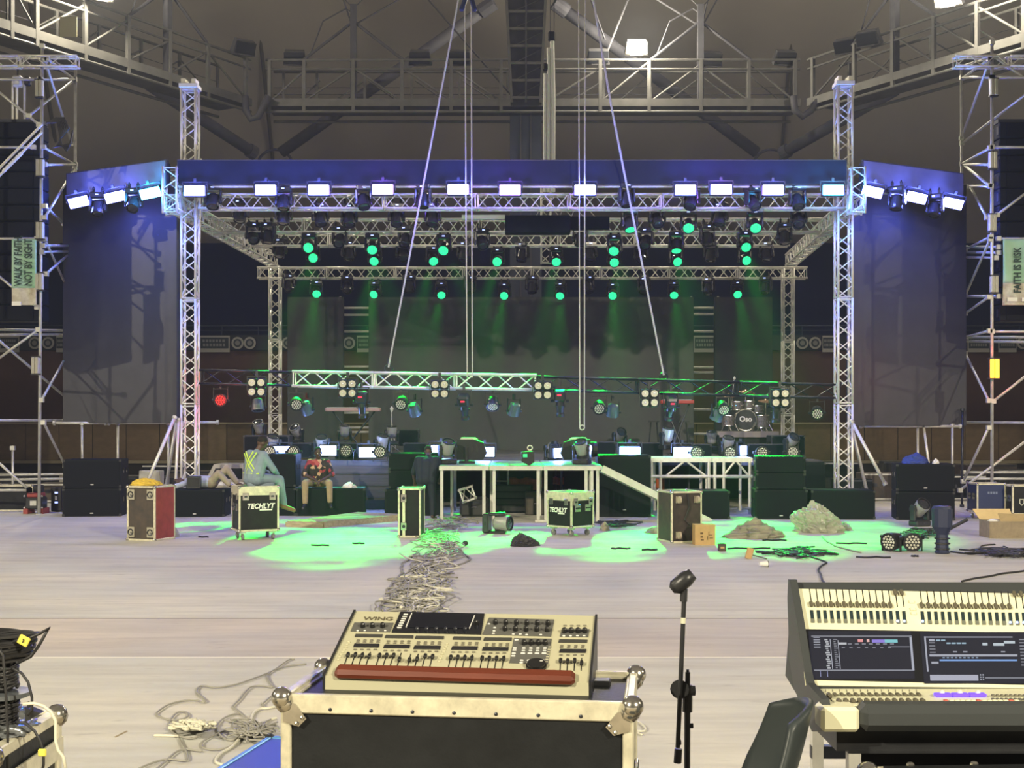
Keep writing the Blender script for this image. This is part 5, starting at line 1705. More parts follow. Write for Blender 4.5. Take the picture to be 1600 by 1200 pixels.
o = lying_head('black moving head lying on its side in the green light', 756, 833, 0, 2.95)
o.rotation_euler = (0, math.pi / 2, -0.25)
o.location.z = 0.19
lying_head('black moving head standing on the floor before the far right subwoofers', 1437, 822, 0.4, 2.3)
par_l = make_par('loose_par', PALELED, True, 'x')
for i, (x, y, rz) in enumerate(((1393, 861, -0.9), (1424, 861, -0.05))):
    o = place(par_l, FL(x, y), rz, ('black par can lying on the floor turned aside, left of a pair', 'black par can on the floor facing out, right of a pair')[i], 'loose pars on the floor')
    [c for c in o.children if c.name.startswith('can')][0].rotation_euler = (-1.5, 0, 0)
    [c for c in o.children if c.name.startswith('can')][0].location.z = 0.15
uf = thing('upright_fixture', 'dark blue upright lighting unit with a handle standing on the floor', 'light fixture', FL(1472, 865))
NAVYF = M('navy_fixture', (0.022, 0.03, 0.07), 0.4)
MB().lathe([(0.10, 0.0), (0.12, 0.02), (0.10, 0.05), (0.09, 0.30), (0.12, 0.36), (0.155, 0.42), (0.16, 0.70), (0.14, 0.74), (0.09, 0.75)], n=14).build('body', NAVYF, uf)
MB().cyl((0.1, 0, 0.38), (0.38, -0.05, 0.54), 0.028).build('handle', BLACK, uf)
for z in (0.08, 0.16, 0.24):
    MB().torus((0, 0, z), 0.11, 0.012, (0, 0, 1), 14).build('rib', BLACK, uf)

# cardboard boxes
cbx2 = thing('cardboard_box', 'small brown cardboard box with stamped marks beside the tipped case', 'cardboard box', FL(1102, 852), 0.05)
MB().bb(-0.17, 0.17, 0, 0.26, 0, 0.34).build('box_body', CARD, cbx2)
MB().bb(-0.17, 0.17, 0.02, 0.26, 0.338, 0.344).build('top_flap', CARDIN, cbx2)
for (x, z, w_, h_) in ((-0.06, 0.2, 0.05, 0.03), (-0.06, 0.14, 0.04, 0.03), (-0.05, 0.09, 0.05, 0.02), (0.06, 0.19, 0.012, 0.08), (0.09, 0.17, 0.05, 0.012), (0.10, 0.12, 0.06, 0.012), (0.04, 0.12, 0.012, 0.06)):
    MB().box((x, -0.002, z), (w_, 0.003, h_)).build('stamp_mark', M('box_ink', (0.12, 0.07, 0.03), 0.8), cbx2)
ob = thing('open_carton', 'open cardboard carton with raised flaps at the right edge', 'cardboard box', FL(1574, 841), 0.0)
k = ob.location.y / F
w_, h_ = 0.62, 0.30
CARDSH = M('carton_side', (0.30, 0.24, 0.16), 0.8, 0, noise=0.3, nscale=9)
for x in (-0.31, 0.31):
    MB().bb(x - 0.006, x + 0.006, 0, 0.5, 0, h_).build('wall', CARDSH, ob)
for y in (0, 0.5):
    MB().bb(-0.31, 0.31, y - 0.006, y + 0.006, 0, h_).build('wall', CARDSH, ob)
MB().bb(-0.31, 0.31, 0, 0.5, 0, 0.01).build('bottom', CARD, ob)
MB().prism([(-0.31, 0.5, h_), (0.31, 0.5, h_), (0.28, 0.62, h_ + 0.18), (-0.40, 0.62, h_ + 0.18)], (0, 0.006, 0)).build('flap', CARDIN, ob)
MB().prism([(-0.12, 0.0, h_), (0.31, 0.0, h_), (0.31, -0.06, h_ - 0.02), (0.31, -0.12, h_ + 0.14), (-0.22, -0.12, h_ + 0.15)], (0, -0.006, 0)).build('flap', CARDIN, ob)
MB().ell((-0.20, 0.12, h_ - 0.02), (0.12, 0.1, 0.06), 10, 6).build('foam_lump', WHITE, ob)
sbx = thing('small_block', 'small brown block lying on the floor near the cup', 'block', FL(1128, 861))
MB().rbox((0, 0, 0.06), (0.12, 0.1, 0.12), 0.01).build('body', CASEWORN, sbx)
MB().box((0, -0.052, 0.06), (0.06, 0.004, 0.03)).build('label_patch', CARD, sbx)
sbx = thing('small_block', 'brown wooden block tilted on the floor beside the cup', 'block', FL(1171, 873))
MB().rbox((0, 0, 0.08), (0.10, 0.05, 0.17), 0.008, Ry(0.25)).build('body', CARD, sbx)
MB().cyl((0.03, 0, 0.06), (0.24, -0.1, 0.01), 0.008).build('stick', CASEWORN, sbx)
cup = thing('paper_cup', 'white paper cup lying on its side on the floor', 'cup', FL(1193, 886) + Vector((0, 0, 0.045)), rot=(math.pi / 2, 0, math.pi / 2 + 0.15))
MB().lathe([(0.030, -0.06), (0.042, 0.06), (0.039, 0.06), (0.028, -0.055)], n=16).build('cup_wall', WHITE, cup)
MB().lathe([(0.046, 0.058), (0.046, 0.066)], n=16).build('rim', BLACK, cup)
tag(MB().ell(FL(727, 853) + Vector((0, 0, 0.045)), (0.05, 0.05, 0.045), 10, 6).build('black_ball', CABLE, smooth=True), 'small black ball on the floor right of the cable trail', 'ball')

# far right flight cases behind the carton
fcr = flight_case('dark blue flight case with faint lettering behind the open carton', FL(1552, 812) + Vector((0, 0.4, 0)), 0.0, 0.62, 0.6, 0.76, 0.14, M('navy_case', (0.015, 0.028, 0.10), 0.4), lid=False)
for k_ in range(4):
    MB().box((-0.06 + k_ * 0.055, -0.302, 0.56), (0.04, 0.004, 0.05)).build('faint_mark', M('faint_mark', (0.16, 0.20, 0.32), 0.6), fcr)
fcr2 = flight_case('black flight case with a pale shield logo at the right edge', FL(1604, 812) + Vector((0, 0.0, 0)), 0.0, 0.80, 0.5, 0.74, 0.12, lid=False)
MB().prism([(-0.25, -0.252, 0.45), (-0.15, -0.252, 0.45), (-0.15, -0.252, 0.36), (-0.20, -0.252, 0.31), (-0.25, -0.252, 0.36)], (0, -0.005, 0)).build('logo_shield', M('case_logo', (0.55, 0.58, 0.48), 0.5), fcr2)
MB().prism([(-0.235, -0.258, 0.435), (-0.165, -0.258, 0.435), (-0.165, -0.258, 0.365), (-0.20, -0.258, 0.33), (-0.235, -0.258, 0.365)], (0, -0.002, 0)).build('logo_field', CASEBLK, fcr2)
for z in (0.41, 0.36):
    MB().bb(-0.13, 0.04, -0.256, -0.252, z - 0.016, z + 0.016).build('logo_bar', MATS['case_logo'], fcr2)
flight_case('dark equipment case behind the left edge scaffold', FL(10, 800) + Vector((0, 0.6, 0)), 0.1, 0.9, 0.6, 0.6, 0.0, lid=False)
# red winches left of the subwoofer stack
rw = thing('red_winch', 'dark red motor winch with chrome bolts at the left edge', 'winch', FL(57, 802))
MB().rbox((0, 0, 0.24), (0.36, 0.4, 0.28), 0.03).build('gear_case', BLACK, rw)
MB().rbox((0, -0.02, 0.42), (0.30, 0.36, 0.10), 0.02).build('top_plate', REDP, rw)
MB().rbox((0.05, 0, 0.55), (0.20, 0.22, 0.18), 0.03).build('motor', BLACK, rw)
MB().box((0, -0.205, 0.24), (0.14, 0.01, 0.11)).build('name_plate', SCAF, rw)
for s in (-0.17, 0.17):
    MB().box((s, 0, 0.06), (0.10, 0.42, 0.12)).build('foot', REDP, rw)
    for z in (0.14, 0.40):
        MB().ell((s * 1.15, -0.2, z), (0.028, 0.028, 0.028), 8, 6).build('bolt', CHROME, rw)
pu = thing('power_unit', 'small unit with blue indicator lights beside the red winch', 'power unit', FL(88, 800))
MB().bb(-0.13, 0.13, 0, 0.4, 0.02, 0.56, 0.02).build('body', BLACK, pu)
for z in (0.44, 0.22):
    MB().box((0.0, -0.004, z), (0.07, 0.01, 0.04)).build('indicator', BLUEDISP, pu)
MB().box((0.0, -0.004, 0.32), (0.05, 0.01, 0.09)).build('display', WHITE, pu)

# parked vehicle-like pale cabinets behind the lying man
vb = thing('pale_cabinet', 'pale metal cabinet with a dark window behind the lying man', 'cabinet', (P(352, 0, 31.5).x, 31.5, 0))
MB().prism([(-0.45, 0, 0.0), (0.45, 0, 0.0), (0.45, 0, 1.02), (-0.28, 0, 1.02), (-0.45, 0, 0.7)], (0, 1.0, 0)).build('body', M('cream_paint', (0.40, 0.39, 0.31), 0.5), vb)
MB().prism([(-0.36, -0.01, 0.66), (0.42, -0.01, 0.66), (0.42, -0.01, 0.92), (-0.24, -0.01, 0.92)], (0, 0.02, 0)).build('window', BLACKG, vb)
MB().bb(-0.46, 0.46, -0.03, 0.0, 0.5, 0.58).build('trim_strip', WHITE, vb)
for i, (x, y, d, w_, h_) in enumerate(((233, 742, 30.5, 0.5, 0.25), (262, 738, 31, 0.5, 0.5))):
    t = thing('metal_barrier', ('low pale crate between the far left stack and the tower', 'dark crate behind the front left tower')[i], 'crate', (P(x, 0, d).x, d, 0))
    MB().bb(-w_ / 2, w_ / 2, 0, 0.4, 0.0, 0.9 - 0.2 * i, 0.02).build('body', M('cream_paint', (0.4, 0.39, 0.31), 0.5) if i == 0 else CASEBLK, t)
    MB().bb(-w_ / 2, w_ / 2, -0.02, 0.0, 0.5, 0.56).build('band', SCAF, t)

for i, (x, d, w_, h_, dp_) in enumerate(((-10, 34, 1.6, 0.72, 0.6), (50, 36, 1.3, 0.62, 0.7), (94, 33, 0.9, 0.5, 0.6), (226, 34, 1.2, 0.62, 0.7), (262, 38, 1.3, 0.8, 0.7), (300, 36, 1.2, 0.7, 0.7),
                                         (1296, 36, 1.4, 0.95, 0.8), (1330, 33, 0.9, 0.6, 0.7), (1378, 34, 1.2, 0.72, 0.7), (1420, 38, 1.6, 0.9, 0.8), (1500, 34, 1.1, 0.66, 0.7), (1540, 37, 1.5, 0.85, 0.8), (1590, 34, 1.4, 0.8, 0.7))):
    t = thing('equipment_crate', 'dark equipment crate parked behind the stage gear, %s from the left' % ORD[i], 'crate', (P(x, 0, d).x, d, 0), random.uniform(-0.12, 0.12), 'equipment crates behind the stage gear')
    MB().rbox((0, 0, h_ / 2), (w_, dp_, h_), 0.015).build('body', (CASEBLK, SPK, CASEWORN)[i % 3], t)
    for z in (0.04, h_ - 0.04):
        MB().bb(-w_ / 2, w_ / 2, -dp_ / 2 - 0.012, -dp_ / 2, z - 0.02, z + 0.02).build('edge_band', (SCAF, DKSTEEL)[i % 2], t)
    for s_ in (-1, 1):
        MB().bb(s_ * w_ * 0.25 - 0.06, s_ * w_ * 0.25 + 0.06, -dp_ / 2 - 0.015, -dp_ / 2, h_ * 0.5, h_ * 0.5 + 0.09).build('handle_dish', DKSTEEL, t)
# ------------------------------------------------------------------ cables on the arena floor
def wiggle(pts, amp, n, seed):
    rnd = random.Random(seed)
    out = []
    m = len(pts) - 1
    for i in range(n + 1):
        f = i / n * m
        k = min(int(f), m - 1)
        t = f - k
        p = pts[k].lerp(pts[k + 1], t)
        out.append(p + Vector((rnd.gauss(0, amp), rnd.gauss(0, amp * 1.6), 0)))
    sm = []
    for i in range(len(out) - 1):
        a_, b_ = out[i], out[i + 1]
        sm += [a_, a_.lerp(b_, 0.5)]
    return [p if 0 in (i,) else (sm[max(i - 1, 0)] + p + sm[min(i + 1, len(sm) - 1)]) / 3 for i, p in enumerate(sm)]


def pathpx(lst, z=0.012):
    return [FL(x, y, z) for x, y in lst]


for tn, (m_t, cnt_, rad_, lab_) in enumerate(((GREYC, 30, 0.010, 'long tangled trail of thin grey cables running across the floor'), (WHITEC, 13, 0.011, 'white cables tangled into the grey trail on the floor'))):
    trail = MB()
    rnd = random.Random(77 + tn)
    for k in range(cnt_):
        s = rnd.uniform(-1, 1)
        o0 = rnd.uniform(-14, 14)
        lst = [(700 + s * 24 + o0, 812 + rnd.uniform(0, 10)), (688 + s * 28, 840), (684 + s * 24 + o0 * .6, 868), (668 + s * 18 + o0 * .3, 895), (650 + s * 28, 925), (640 + s * 34 + o0, 960), (625 + s * 40, 1005), (560 + s * 60, 1030)]
        a_ = rnd.randint(0, 3)
        b_ = rnd.randint(5, 8)
        pts = pathpx(lst[a_:b_], 0.01 + rnd.uniform(0, 0.05))
        trail.tube(wiggle(pts, 0.17, 6 * (b_ - a_), 900 + k + tn * 100), rad_, 4)
    tag(trail.build('cable_trail', m_t, smooth=True), lab_, 'cables', kind='stuff')
for nm, lst, lab in (('wavy_cable', [(655, 860), (640, 872), (628, 880), (625, 888), (632, 895), (618, 905), (612, 915), (604, 922), (608, 928), (598, 935), (600, 942), (592, 950), (600, 956)], 'thin wavy grey cable left of the cable trail'),
                     ('loose_cable', [(700, 852), (720, 862), (738, 874), (720, 882), (690, 892), (665, 905)], 'loose grey cable looping right of the cable trail'),
                     ('loose_cable', [(1282, 838), (1300, 850), (1322, 858), (1350, 864)], 'thin dark cable beside the grey plastic bag'),
                     ('loose_cable', [(1269, 870), (1290, 878), (1277, 890), (1285, 905), (1290, 915)], 'thin dark cable curling behind the right console'),
                     ('loose_cable', [(1500, 908), (1560, 898), (1620, 888)], 'long dark cable on the floor at the right edge'),
                     ('loose_cable', [(1485, 862), (1520, 866), (1560, 858), (1610, 862)], 'thin dark cable beside the upright fixture')):
    tag(MB().tube(wiggle(pathpx(lst), 0.02, len(lst) * 3, len(lab)), 0.014, 5).build(nm, GREYC if 'grey' in lab else CABLE, smooth=True), lab, 'cable')
for i, (cx_, cy_, wx, wy, n, lab) in enumerate(((1245, 862, 60, 8, 26, 'heap of black cables in the green light'), (1570, 861, 60, 7, 30, 'heap of black cables at the right edge of the floor'),
                                                (1445, 832, 40, 8, 22, 'heap of black cables behind the loose par cans'), (700, 815, 40, 10, 18, 'tangle of pale wires before the front deck'), (960, 818, 50, 6, 16, 'tangle of dark wires before the upright subwoofer'))):
    hp = MB()
    rnd = random.Random(300 + i)
    for k in range(n):
        pts = [FL(cx_ + rnd.gauss(0, wx * 0.45), cy_ + max(-wy * 1.5, min(wy * 1.5, rnd.gauss(0, wy * 0.5))), rnd.uniform(0.01, 0.06)) for _ in range(4)]
        hp.tube(wiggle(pts, 0.06, 10, 500 + k + i * 50), 0.013, 4)
    tag(hp.build('cable_heap', GREYC if 'pale' in lab else CABLE, smooth=True), lab, 'cables', kind='stuff')
for i, (x, y, L_) in enumerate(sorted(((1170, 858, 0.7), (970, 858, 0.3), (1015, 860, 0.25), (1365, 872, 0.5), (1210, 845, 0.4), (1430, 870, 0.1), (500, 853, 0.3), (560, 850, 0.2), (318, 840, 0.18), (1330, 850, 0.5)))):
    p = FL(x, y)
    tag(MB().tube([p + Vector((L_ * (k / 5 - 0.5), 0.05 * math.sin(k * 2.1 + i), 0.012)) for k in range(6)], 0.016, 5).build('cable_scrap', CABLE), 'short dark scrap of cable on the arena floor, %s from the left' % ORD[i], 'cable scrap', 'cable scraps on the floor')
# ------------------------------------------------------------------ people
SKIN = M('dark_skin', (0.075, 0.040, 0.026), 0.5, 0, noise=0.15, nscale=9)
HAIR = M('black_hair', (0.012, 0.010, 0.010), 0.9)
EYEW = M('eye_white', (0.7, 0.68, 0.62), 0.3)
LIP = M('lip', (0.10, 0.04, 0.035), 0.5)


def remeshed(mb, name, m, parent, vox):
    me = mb.mesh(name + '_src', m)
    tmp = bpy.data.objects.new('tmp', me)
    COL.objects.link(tmp)
    md = tmp.modifiers.new('r', 'REMESH')
    md.mode = 'VOXEL'
    md.voxel_size = vox
    sm = tmp.modifiers.new('s', 'SMOOTH')
    sm.iterations = 3
    sm.factor = 0.5
    dg = bpy.context.evaluated_depsgraph_get()
    dg.update()
    out = bpy.data.meshes.new_from_object(tmp.evaluated_get(dg))
    bpy.data.objects.remove(tmp)
    out.name = name
    out.materials.clear()
    out.materials.append(m)
    out.polygons.foreach_set('use_smooth', [True] * len(out.polygons))
    o = obj(name, out, parent)
    return o


def cap(mb, a, b, ra, rb, n=12):
    mb.cyl(a, b, ra, rb, n)
    mb.ell(a, (ra,) * 3, n, 8)
    mb.ell(b, (rb,) * 3, n, 8)


def person(label, base, J, look, shirt, trousers, sleeve=0.9, shoe=None, extra=None, vox=0.011):
    """J: joints in metres relative to base; look: forward direction of the face; sleeve: how far down the arm the shirt goes"""
    t = thing('person', label, 'person', base)
    J = {k: Vector(v) for k, v in J.items()}
    lk = Vector(look).normalized()
    upv = (J['head'] - J['neck']).normalized()
    side = lk.cross(upv).normalized()
    lk = upv.cross(side).normalized()
    HR = Matrix((side, lk, upv)).transposed()
    b = MB()
    # trunk
    for s in 'lr':
        cap(b, J['hip_' + s], J['sh_' + s] * 0.82 + J['chest'] * 0.18, 0.105, 0.085)
    cap(b, J['pelvis'], J['chest'], 0.115, 0.125)
    cap(b, J['sh_l'] * 0.9 + J['neck'] * 0.1, J['sh_r'] * 0.9 + J['neck'] * 0.1, 0.07, 0.07)
    cap(b, J['chest'], J['neck'], 0.10, 0.056)
    cap(b, J['neck'], J['head'] - upv * 0.04, 0.056, 0.054)
    # head with brow, jaw, nose and ears
    b.ell(J['head'] + upv * 0.02, (0.076, 0.096, 0.105), 16, 12, HR)
    b.ell(J['head'] - upv * 0.055 + lk * 0.03, (0.055, 0.062, 0.06), 12, 8, HR)
    b.cyl(J['head'] + lk * 0.08 + upv * 0.02, J['head'] + lk * 0.112 - upv * 0.025, 0.010, 0.020, 8)
    for s in (-1, 1):
        b.ell(J['head'] + side * 0.078 * s - upv * 0.005, (0.012, 0.022, 0.032), 8, 6, HR)
    for s in 'lr':
        cap(b, J['sh_' + s], J['el_' + s], 0.056, 0.043)
        cap(b, J['el_' + s], J['wr_' + s], 0.043, 0.029)
        # hand: palm, four curled fingers, thumb from the side of the palm
        d_ = (J['wr_' + s] - J['el_' + s]).normalized()
        hd_ = Vector(J.get('hd_' + s, d_)).normalized()
        sd = hd_.cross(Vector((0.1, 0.2, 1)))
        sd = sd.normalized() if sd.length > 0.05 else Vector((1, 0, 0))
        pn = sd.cross(hd_).normalized()
        w0 = J['wr_' + s]
        pe = w0 + hd_ * 0.085
        for q_ in (-0.028, 0.0, 0.028):
            cap(b, w0 + sd * q_ * 0.6, pe + sd * q_, 0.018, 0.016, 8)
        for i_, (q_, L_) in enumerate(((-0.036, 0.065), (-0.012, 0.078), (0.012, 0.074), (0.036, 0.058))):
            k0 = pe + sd * q_
            k1 = k0 + (hd_ * 0.85 - pn * 0.5).normalized() * L_ * 0.55
            k2 = k1 + (hd_ * 0.4 - pn * 0.9).normalized() * L_ * 0.5
            cap(b, k0, k1, 0.0105, 0.0100, 8)
            cap(b, k1, k2, 0.0100, 0.0085, 8)
        k0 = w0 + hd_ * 0.03 + sd * 0.03
        k1 = k0 + (hd_ + sd * 0.9 - pn * 0.2).normalized() * 0.045
        cap(b, k0, k1, 0.014, 0.012, 8)
        cap(b, k1, k1 + (hd_ * 1.0 + sd * 0.2 - pn * 0.4).normalized() * 0.035, 0.012, 0.009, 8)
        # legs
        cap(b, J['hip_' + s], J['kn_' + s], 0.085, 0.056)
        cap(b, J['kn_' + s], J['an_' + s], 0.056, 0.036)
        cap(b, J['an_' + s], J['toe_' + s], 0.038, 0.030)
        heel = J['an_' + s] - (J['toe_' + s] - J['an_' + s]).normalized() * 0.03
        cap(b, J['an_' + s], heel, 0.038, 0.036)
    remeshed(b, 'body', SKIN, t, vox)
    # face details and hair
    for s in (-1, 1):
        MB().ell(J['head'] + lk * 0.088 + side * 0.032 * s + upv * 0.022, (0.013, 0.008, 0.009), 8, 6, HR).build('eye', EYEW, t, smooth=True)
    MB().ell(J['head'] + lk * 0.090 - upv * 0.058, (0.026, 0.010, 0.010), 8, 6, HR).build('mouth', LIP, t, smooth=True)
    hm = MB()
    hm.ell(J['head'] + upv * 0.043 - lk * 0.018, (0.082, 0.094, 0.092), 16, 10, HR)
    hm.build('hair', HAIR, t, smooth=True)
    # shirt
    c = MB()
    for s in 'lr':
        cap(c, J['hip_' + s] + (J['pelvis'] - J['hip_' + s]) * 0.1, J['sh_' + s] * 0.85 + J['chest'] * 0.15, 0.125, 0.098)
        cap(c, J['sh_' + s], J['el_' + s], 0.072, 0.060)
        if sleeve > 0.5:
            cap(c, J['el_' + s], J['el_' + s].lerp(J['wr_' + s], (sleeve - 0.5) * 2), 0.060, 0.046)
    cap(c, J['pelvis'], J['chest'], 0.135, 0.142)
    cap(c, J['sh_l'], J['sh_r'], 0.080, 0.080)
    cap(c, J['chest'], J['neck'] * 0.85 + J['chest'] * 0.15, 0.11, 0.068)
    remeshed(c, 'shirt', shirt, t, vox)
    c = MB()
    cap(c, J['hip_l'], J['hip_r'], 0.128, 0.128)
    for s in 'lr':
        cap(c, J['hip_' + s], J['kn_' + s], 0.108, 0.078)
        cap(c, J['kn_' + s], J['kn_' + s].lerp(J['an_' + s], 0.88), 0.078, 0.060)
    remeshed(c, 'trousers', trousers, t, vox)
    if shoe:
        for s in 'lr':
            c = MB()
            tv = (J['toe_' + s] - J['an_' + s]).normalized()
            cap(c, J['an_' + s] - tv * 0.03, J['toe_' + s] + tv * 0.02, 0.050, 0.040)
            remeshed(c, 'shoe', shoe, t, vox)
    if extra:
        extra(t, J)
    return t


def pose(fw, table):
    """table of (forward, right, up) offsets to world offsets for a body facing fw"""
    f = Vector((fw[0], fw[1], 0)).normalized()
    r = Vector((f.y, -f.x, 0))
    return {k: f * v[0] + r * v[1] + Vector((0, 0, v[2])) for k, v in table.items()}


GREYBLUE = M('pale_blue_overall', (0.235, 0.31, 0.38), 0.8, 0, noise=0.25, nscale=6)
HIVIS = M('hivis_tape', (0.62, 0.85, 0.12), 0.5, emit=(0.6, 0.9, 0.1), estr=0.0)
m_, nt, b_ = nodes_of('floral_shirt')
tc = nt.nodes.new('ShaderNodeTexCoord')
vo = nt.nodes.new('ShaderNodeTexVoronoi')
vo.inputs['Scale'].default_value = 13
nt.links.new(tc.outputs['Object'], vo.inputs['Vector'])
rp_ = nt.nodes.new('ShaderNodeValToRGB')
rp_.color_ramp.interpolation = 'CONSTANT'
e = rp_.color_ramp.elements
e[0].position, e[0].color = 0.0, (0.025, 0.014, 0.020, 1)
e[1].position, e[1].color = 0.45, (0.30, 0.03, 0.05, 1)
for ps, cl in ((0.62, (0.55, 0.36, 0.22, 1)), (0.78, (0.03, 0.02, 0.03, 1)), (0.9, (0.40, 0.08, 0.08, 1))):
    n_ = e.new(ps)
    n_.color = cl
sx_ = nt.nodes.new('ShaderNodeSeparateColor')
nt.links.new(vo.outputs['Color'], sx_.inputs[0])
nt.links.new(sx_.outputs[0], rp_.inputs[0])
nt.links.new(rp_.outputs[0], b_.inputs['Base Color'])
b_.inputs['Roughness'].default_value = 0.8
FLORAL = m_
KHAKI = M('khaki_cloth', (0.38, 0.29, 0.165), 0.8, 0, noise=0.25, nscale=8)
NAVY = M('navy_cloth', (0.012, 0.016, 0.032), 0.8, 0, noise=0.3, nscale=8)
PALEBLUE = M('pale_shirt', (0.42, 0.46, 0.56), 0.8, 0, noise=0.2, nscale=8)
TAN = M('tan_cloth', (0.36, 0.31, 0.22), 0.8, 0, noise=0.25, nscale=8)
DARKSH = M('black_shoe', (0.015, 0.015, 0.018), 0.4)
BROWNSH = M('brown_shoe', (0.20, 0.09, 0.045), 0.5)


def harness(t, J):
    bk = Vector((-0.66, -0.75, 0)).normalized()          # the back of the body
    rt = Vector((0.75, -0.66, 0))

    def pt(r_, z_, o_=0.155):
        return rt * r_ + bk * (o_ - 0.05 * abs(r_) / 0.2) + Vector((0, 0, z_)) + Vector((0.66, 0.75, 0)) * 0.05
    for a_, b2 in (((-0.19, 0.55), (0.10, 0.22)), ((0.17, 0.57), (-0.08, 0.22)), ((-0.12, 0.58), (0.17, 0.22)), ((0.10, 0.59), (-0.16, 0.22))):
        pts = [pt(a_[0] + (b2[0] - a_[0]) * k / 8, a_[1] + (b2[1] - a_[1]) * k / 8, 0.162) for k in range(9)]
        MB().tube(pts, 0.011, 5).build('harness_strap', HIVIS, t)
    pts = [pt(-0.22 + 0.44 * k / 10, 0.20, 0.165) for k in range(11)]
    MB().tube(pts, 0.013, 5).build('harness_belt', HIVIS, t)
    # loose tunic tail over the edge of the case
    fw_ = Vector((0.66, 0.75, 0))
    tl = MB()
    cap(tl, fw_ * 0.02 + Vector((0, 0, 0.0)), fw_ * 0.22 + rt * 0.16 + Vector((0, 0, -0.02)), 0.14, 0.10)
    remeshed(tl, 'tunic_tail', GREYBLUE, t, 0.014)


man1 = pose((0.66, 0.75), {'pelvis': (0, 0, 0.11), 'chest': (0.04, 0, 0.43), 'neck': (0.09, 0, 0.60), 'head': (0.16, 0.03, 0.73),
                           'sh_l': (0.05, -0.19, 0.53), 'sh_r': (0.06, 0.19, 0.52), 'el_l': (0.20, -0.25, 0.28), 'el_r': (0.22, 0.27, 0.27), 'wr_l': (0.42, -0.10, 0.18), 'wr_r': (0.44, 0.10, 0.16),
                           'hip_l': (0.0, -0.10, 0.10), 'hip_r': (0.0, 0.10, 0.10), 'kn_l': (0.44, -0.02, 0.10), 'kn_r': (0.40, 0.22, 0.08),
                           'an_l': (0.50, 0.02, -0.36), 'an_r': (0.44, 0.30, -0.40), 'toe_l': (0.66, 0.06, -0.42), 'toe_r': (0.58, 0.36, -0.46)})
person('man in pale blue overall with yellow straps sitting on the flight case', Vector((P(397, 0, 22.6).x, 22.58, 0.955)), man1, (0.85, 0.45, -0.35), GREYBLUE, GREYBLUE, 0.95, BROWNSH, harness)
man2 = pose((0.10, -1), {'pelvis': (0, 0, 0.11), 'chest': (0.06, 0, 0.43), 'neck': (0.10, 0, 0.60), 'head': (0.15, 0.0, 0.74),
                         'sh_l': (0.06, -0.19, 0.53), 'sh_r': (0.06, 0.19, 0.53), 'el_l': (0.20, -0.31, 0.27), 'el_r': (0.16, 0.31, 0.27), 'wr_l': (0.40, -0.10, 0.16), 'wr_r': (0.38, 0.05, 0.15),
                         'hip_l': (0.0, -0.10, 0.10), 'hip_r': (0.0, 0.10, 0.10), 'kn_l': (0.42, -0.25, 0.09), 'kn_r': (0.42, 0.27, 0.09),
                         'an_l': (0.44, -0.27, -0.36), 'an_r': (0.44, 0.27, -0.38), 'toe_l': (0.58, -0.30, -0.42), 'toe_r': (0.58, 0.30, -0.44)})
person('man in a red floral shirt and khaki trousers sitting on the subwoofer', Vector((P(497, 0, 28.3).x, 28.38, 0.635)), man2, (0.30, -0.9, -0.1), FLORAL, KHAKI, 0.55, DARKSH)
man3 = pose((0.15, 1), {'pelvis': (-0.03, 0, 0.86), 'chest': (0.08, 0, 1.18), 'neck': (0.18, 0.0, 1.33), 'head': (0.29, -0.02, 1.43),
                        'sh_l': (0.10, -0.20, 1.26), 'sh_r': (0.10, 0.20, 1.26), 'el_l': (0.12, -0.30, 0.99), 'el_r': (0.22, 0.30, 1.02), 'wr_l': (0.22, -0.30, 0.76), 'wr_r': (0.40, 0.22, 0.86),
                        'hip_l': (0.0, -0.10, 0.85), 'hip_r': (0.0, 0.10, 0.85), 'kn_l': (0.03, -0.11, 0.45), 'kn_r': (0.05, 0.13, 0.45),
                        'an_l': (0.0, -0.11, 0.07), 'an_r': (0.0, 0.14, 0.07), 'toe_l': (0.15, -0.13, 0.035), 'toe_r': (0.15, 0.17, 0.035)})
person('man in dark navy clothes standing with his back turned beside the deck', Vector((P(666, 0, 26.9).x, 26.9, 0.0)), man3, (0.1, 0.9, -0.6), NAVY, NAVY, 0.5, None)
zt4 = P(0, 765, 27.7).z
man4 = {'pelvis': (0.10, 0, 0.14), 'chest': (-0.28, 0, 0.15), 'neck': (-0.47, 0.0, 0.14), 'head': (-0.62, 0.0, 0.13),
        'sh_l': (-0.38, 0.19, 0.13), 'sh_r': (-0.38, -0.19, 0.13), 'el_l': (-0.40, 0.36, 0.07), 'el_r': (-0.58, -0.30, 0.06), 'wr_l': (-0.20, 0.42, 0.06), 'wr_r': (-0.78, -0.26, 0.05),
        'hip_l': (0.12, 0.10, 0.13), 'hip_r': (0.12, -0.10, 0.13), 'kn_l': (0.42, 0.12, 0.43), 'kn_r': (0.30, -0.16, 0.34),
        'an_l': (0.66, 0.12, 0.10), 'an_r': (0.56, -0.18, 0.07), 'toe_l': (0.80, 0.13, 0.05), 'toe_r': (0.70, -0.2, 0.04)}
person('man in tan trousers lying on his back on the subwoofer', Vector((P(322, 0, 28.2).x, 28.25, zt4)), man4, (0.0, 0.05, 1), PALEBLUE, TAN, 0.5, None)
lb_ = thing('monitor_box', 'small black box standing against the lying man', 'box', (P(302, 0, 27.78).x, 27.80, zt4))
MB().rbox((0, 0.05, 0.15), (0.30, 0.12, 0.28), 0.012).build('body', BLACK, lb_)
MB().box((0, -0.012, 0.15), (0.24, 0.01, 0.20)).build('panel', BLACKG, lb_)
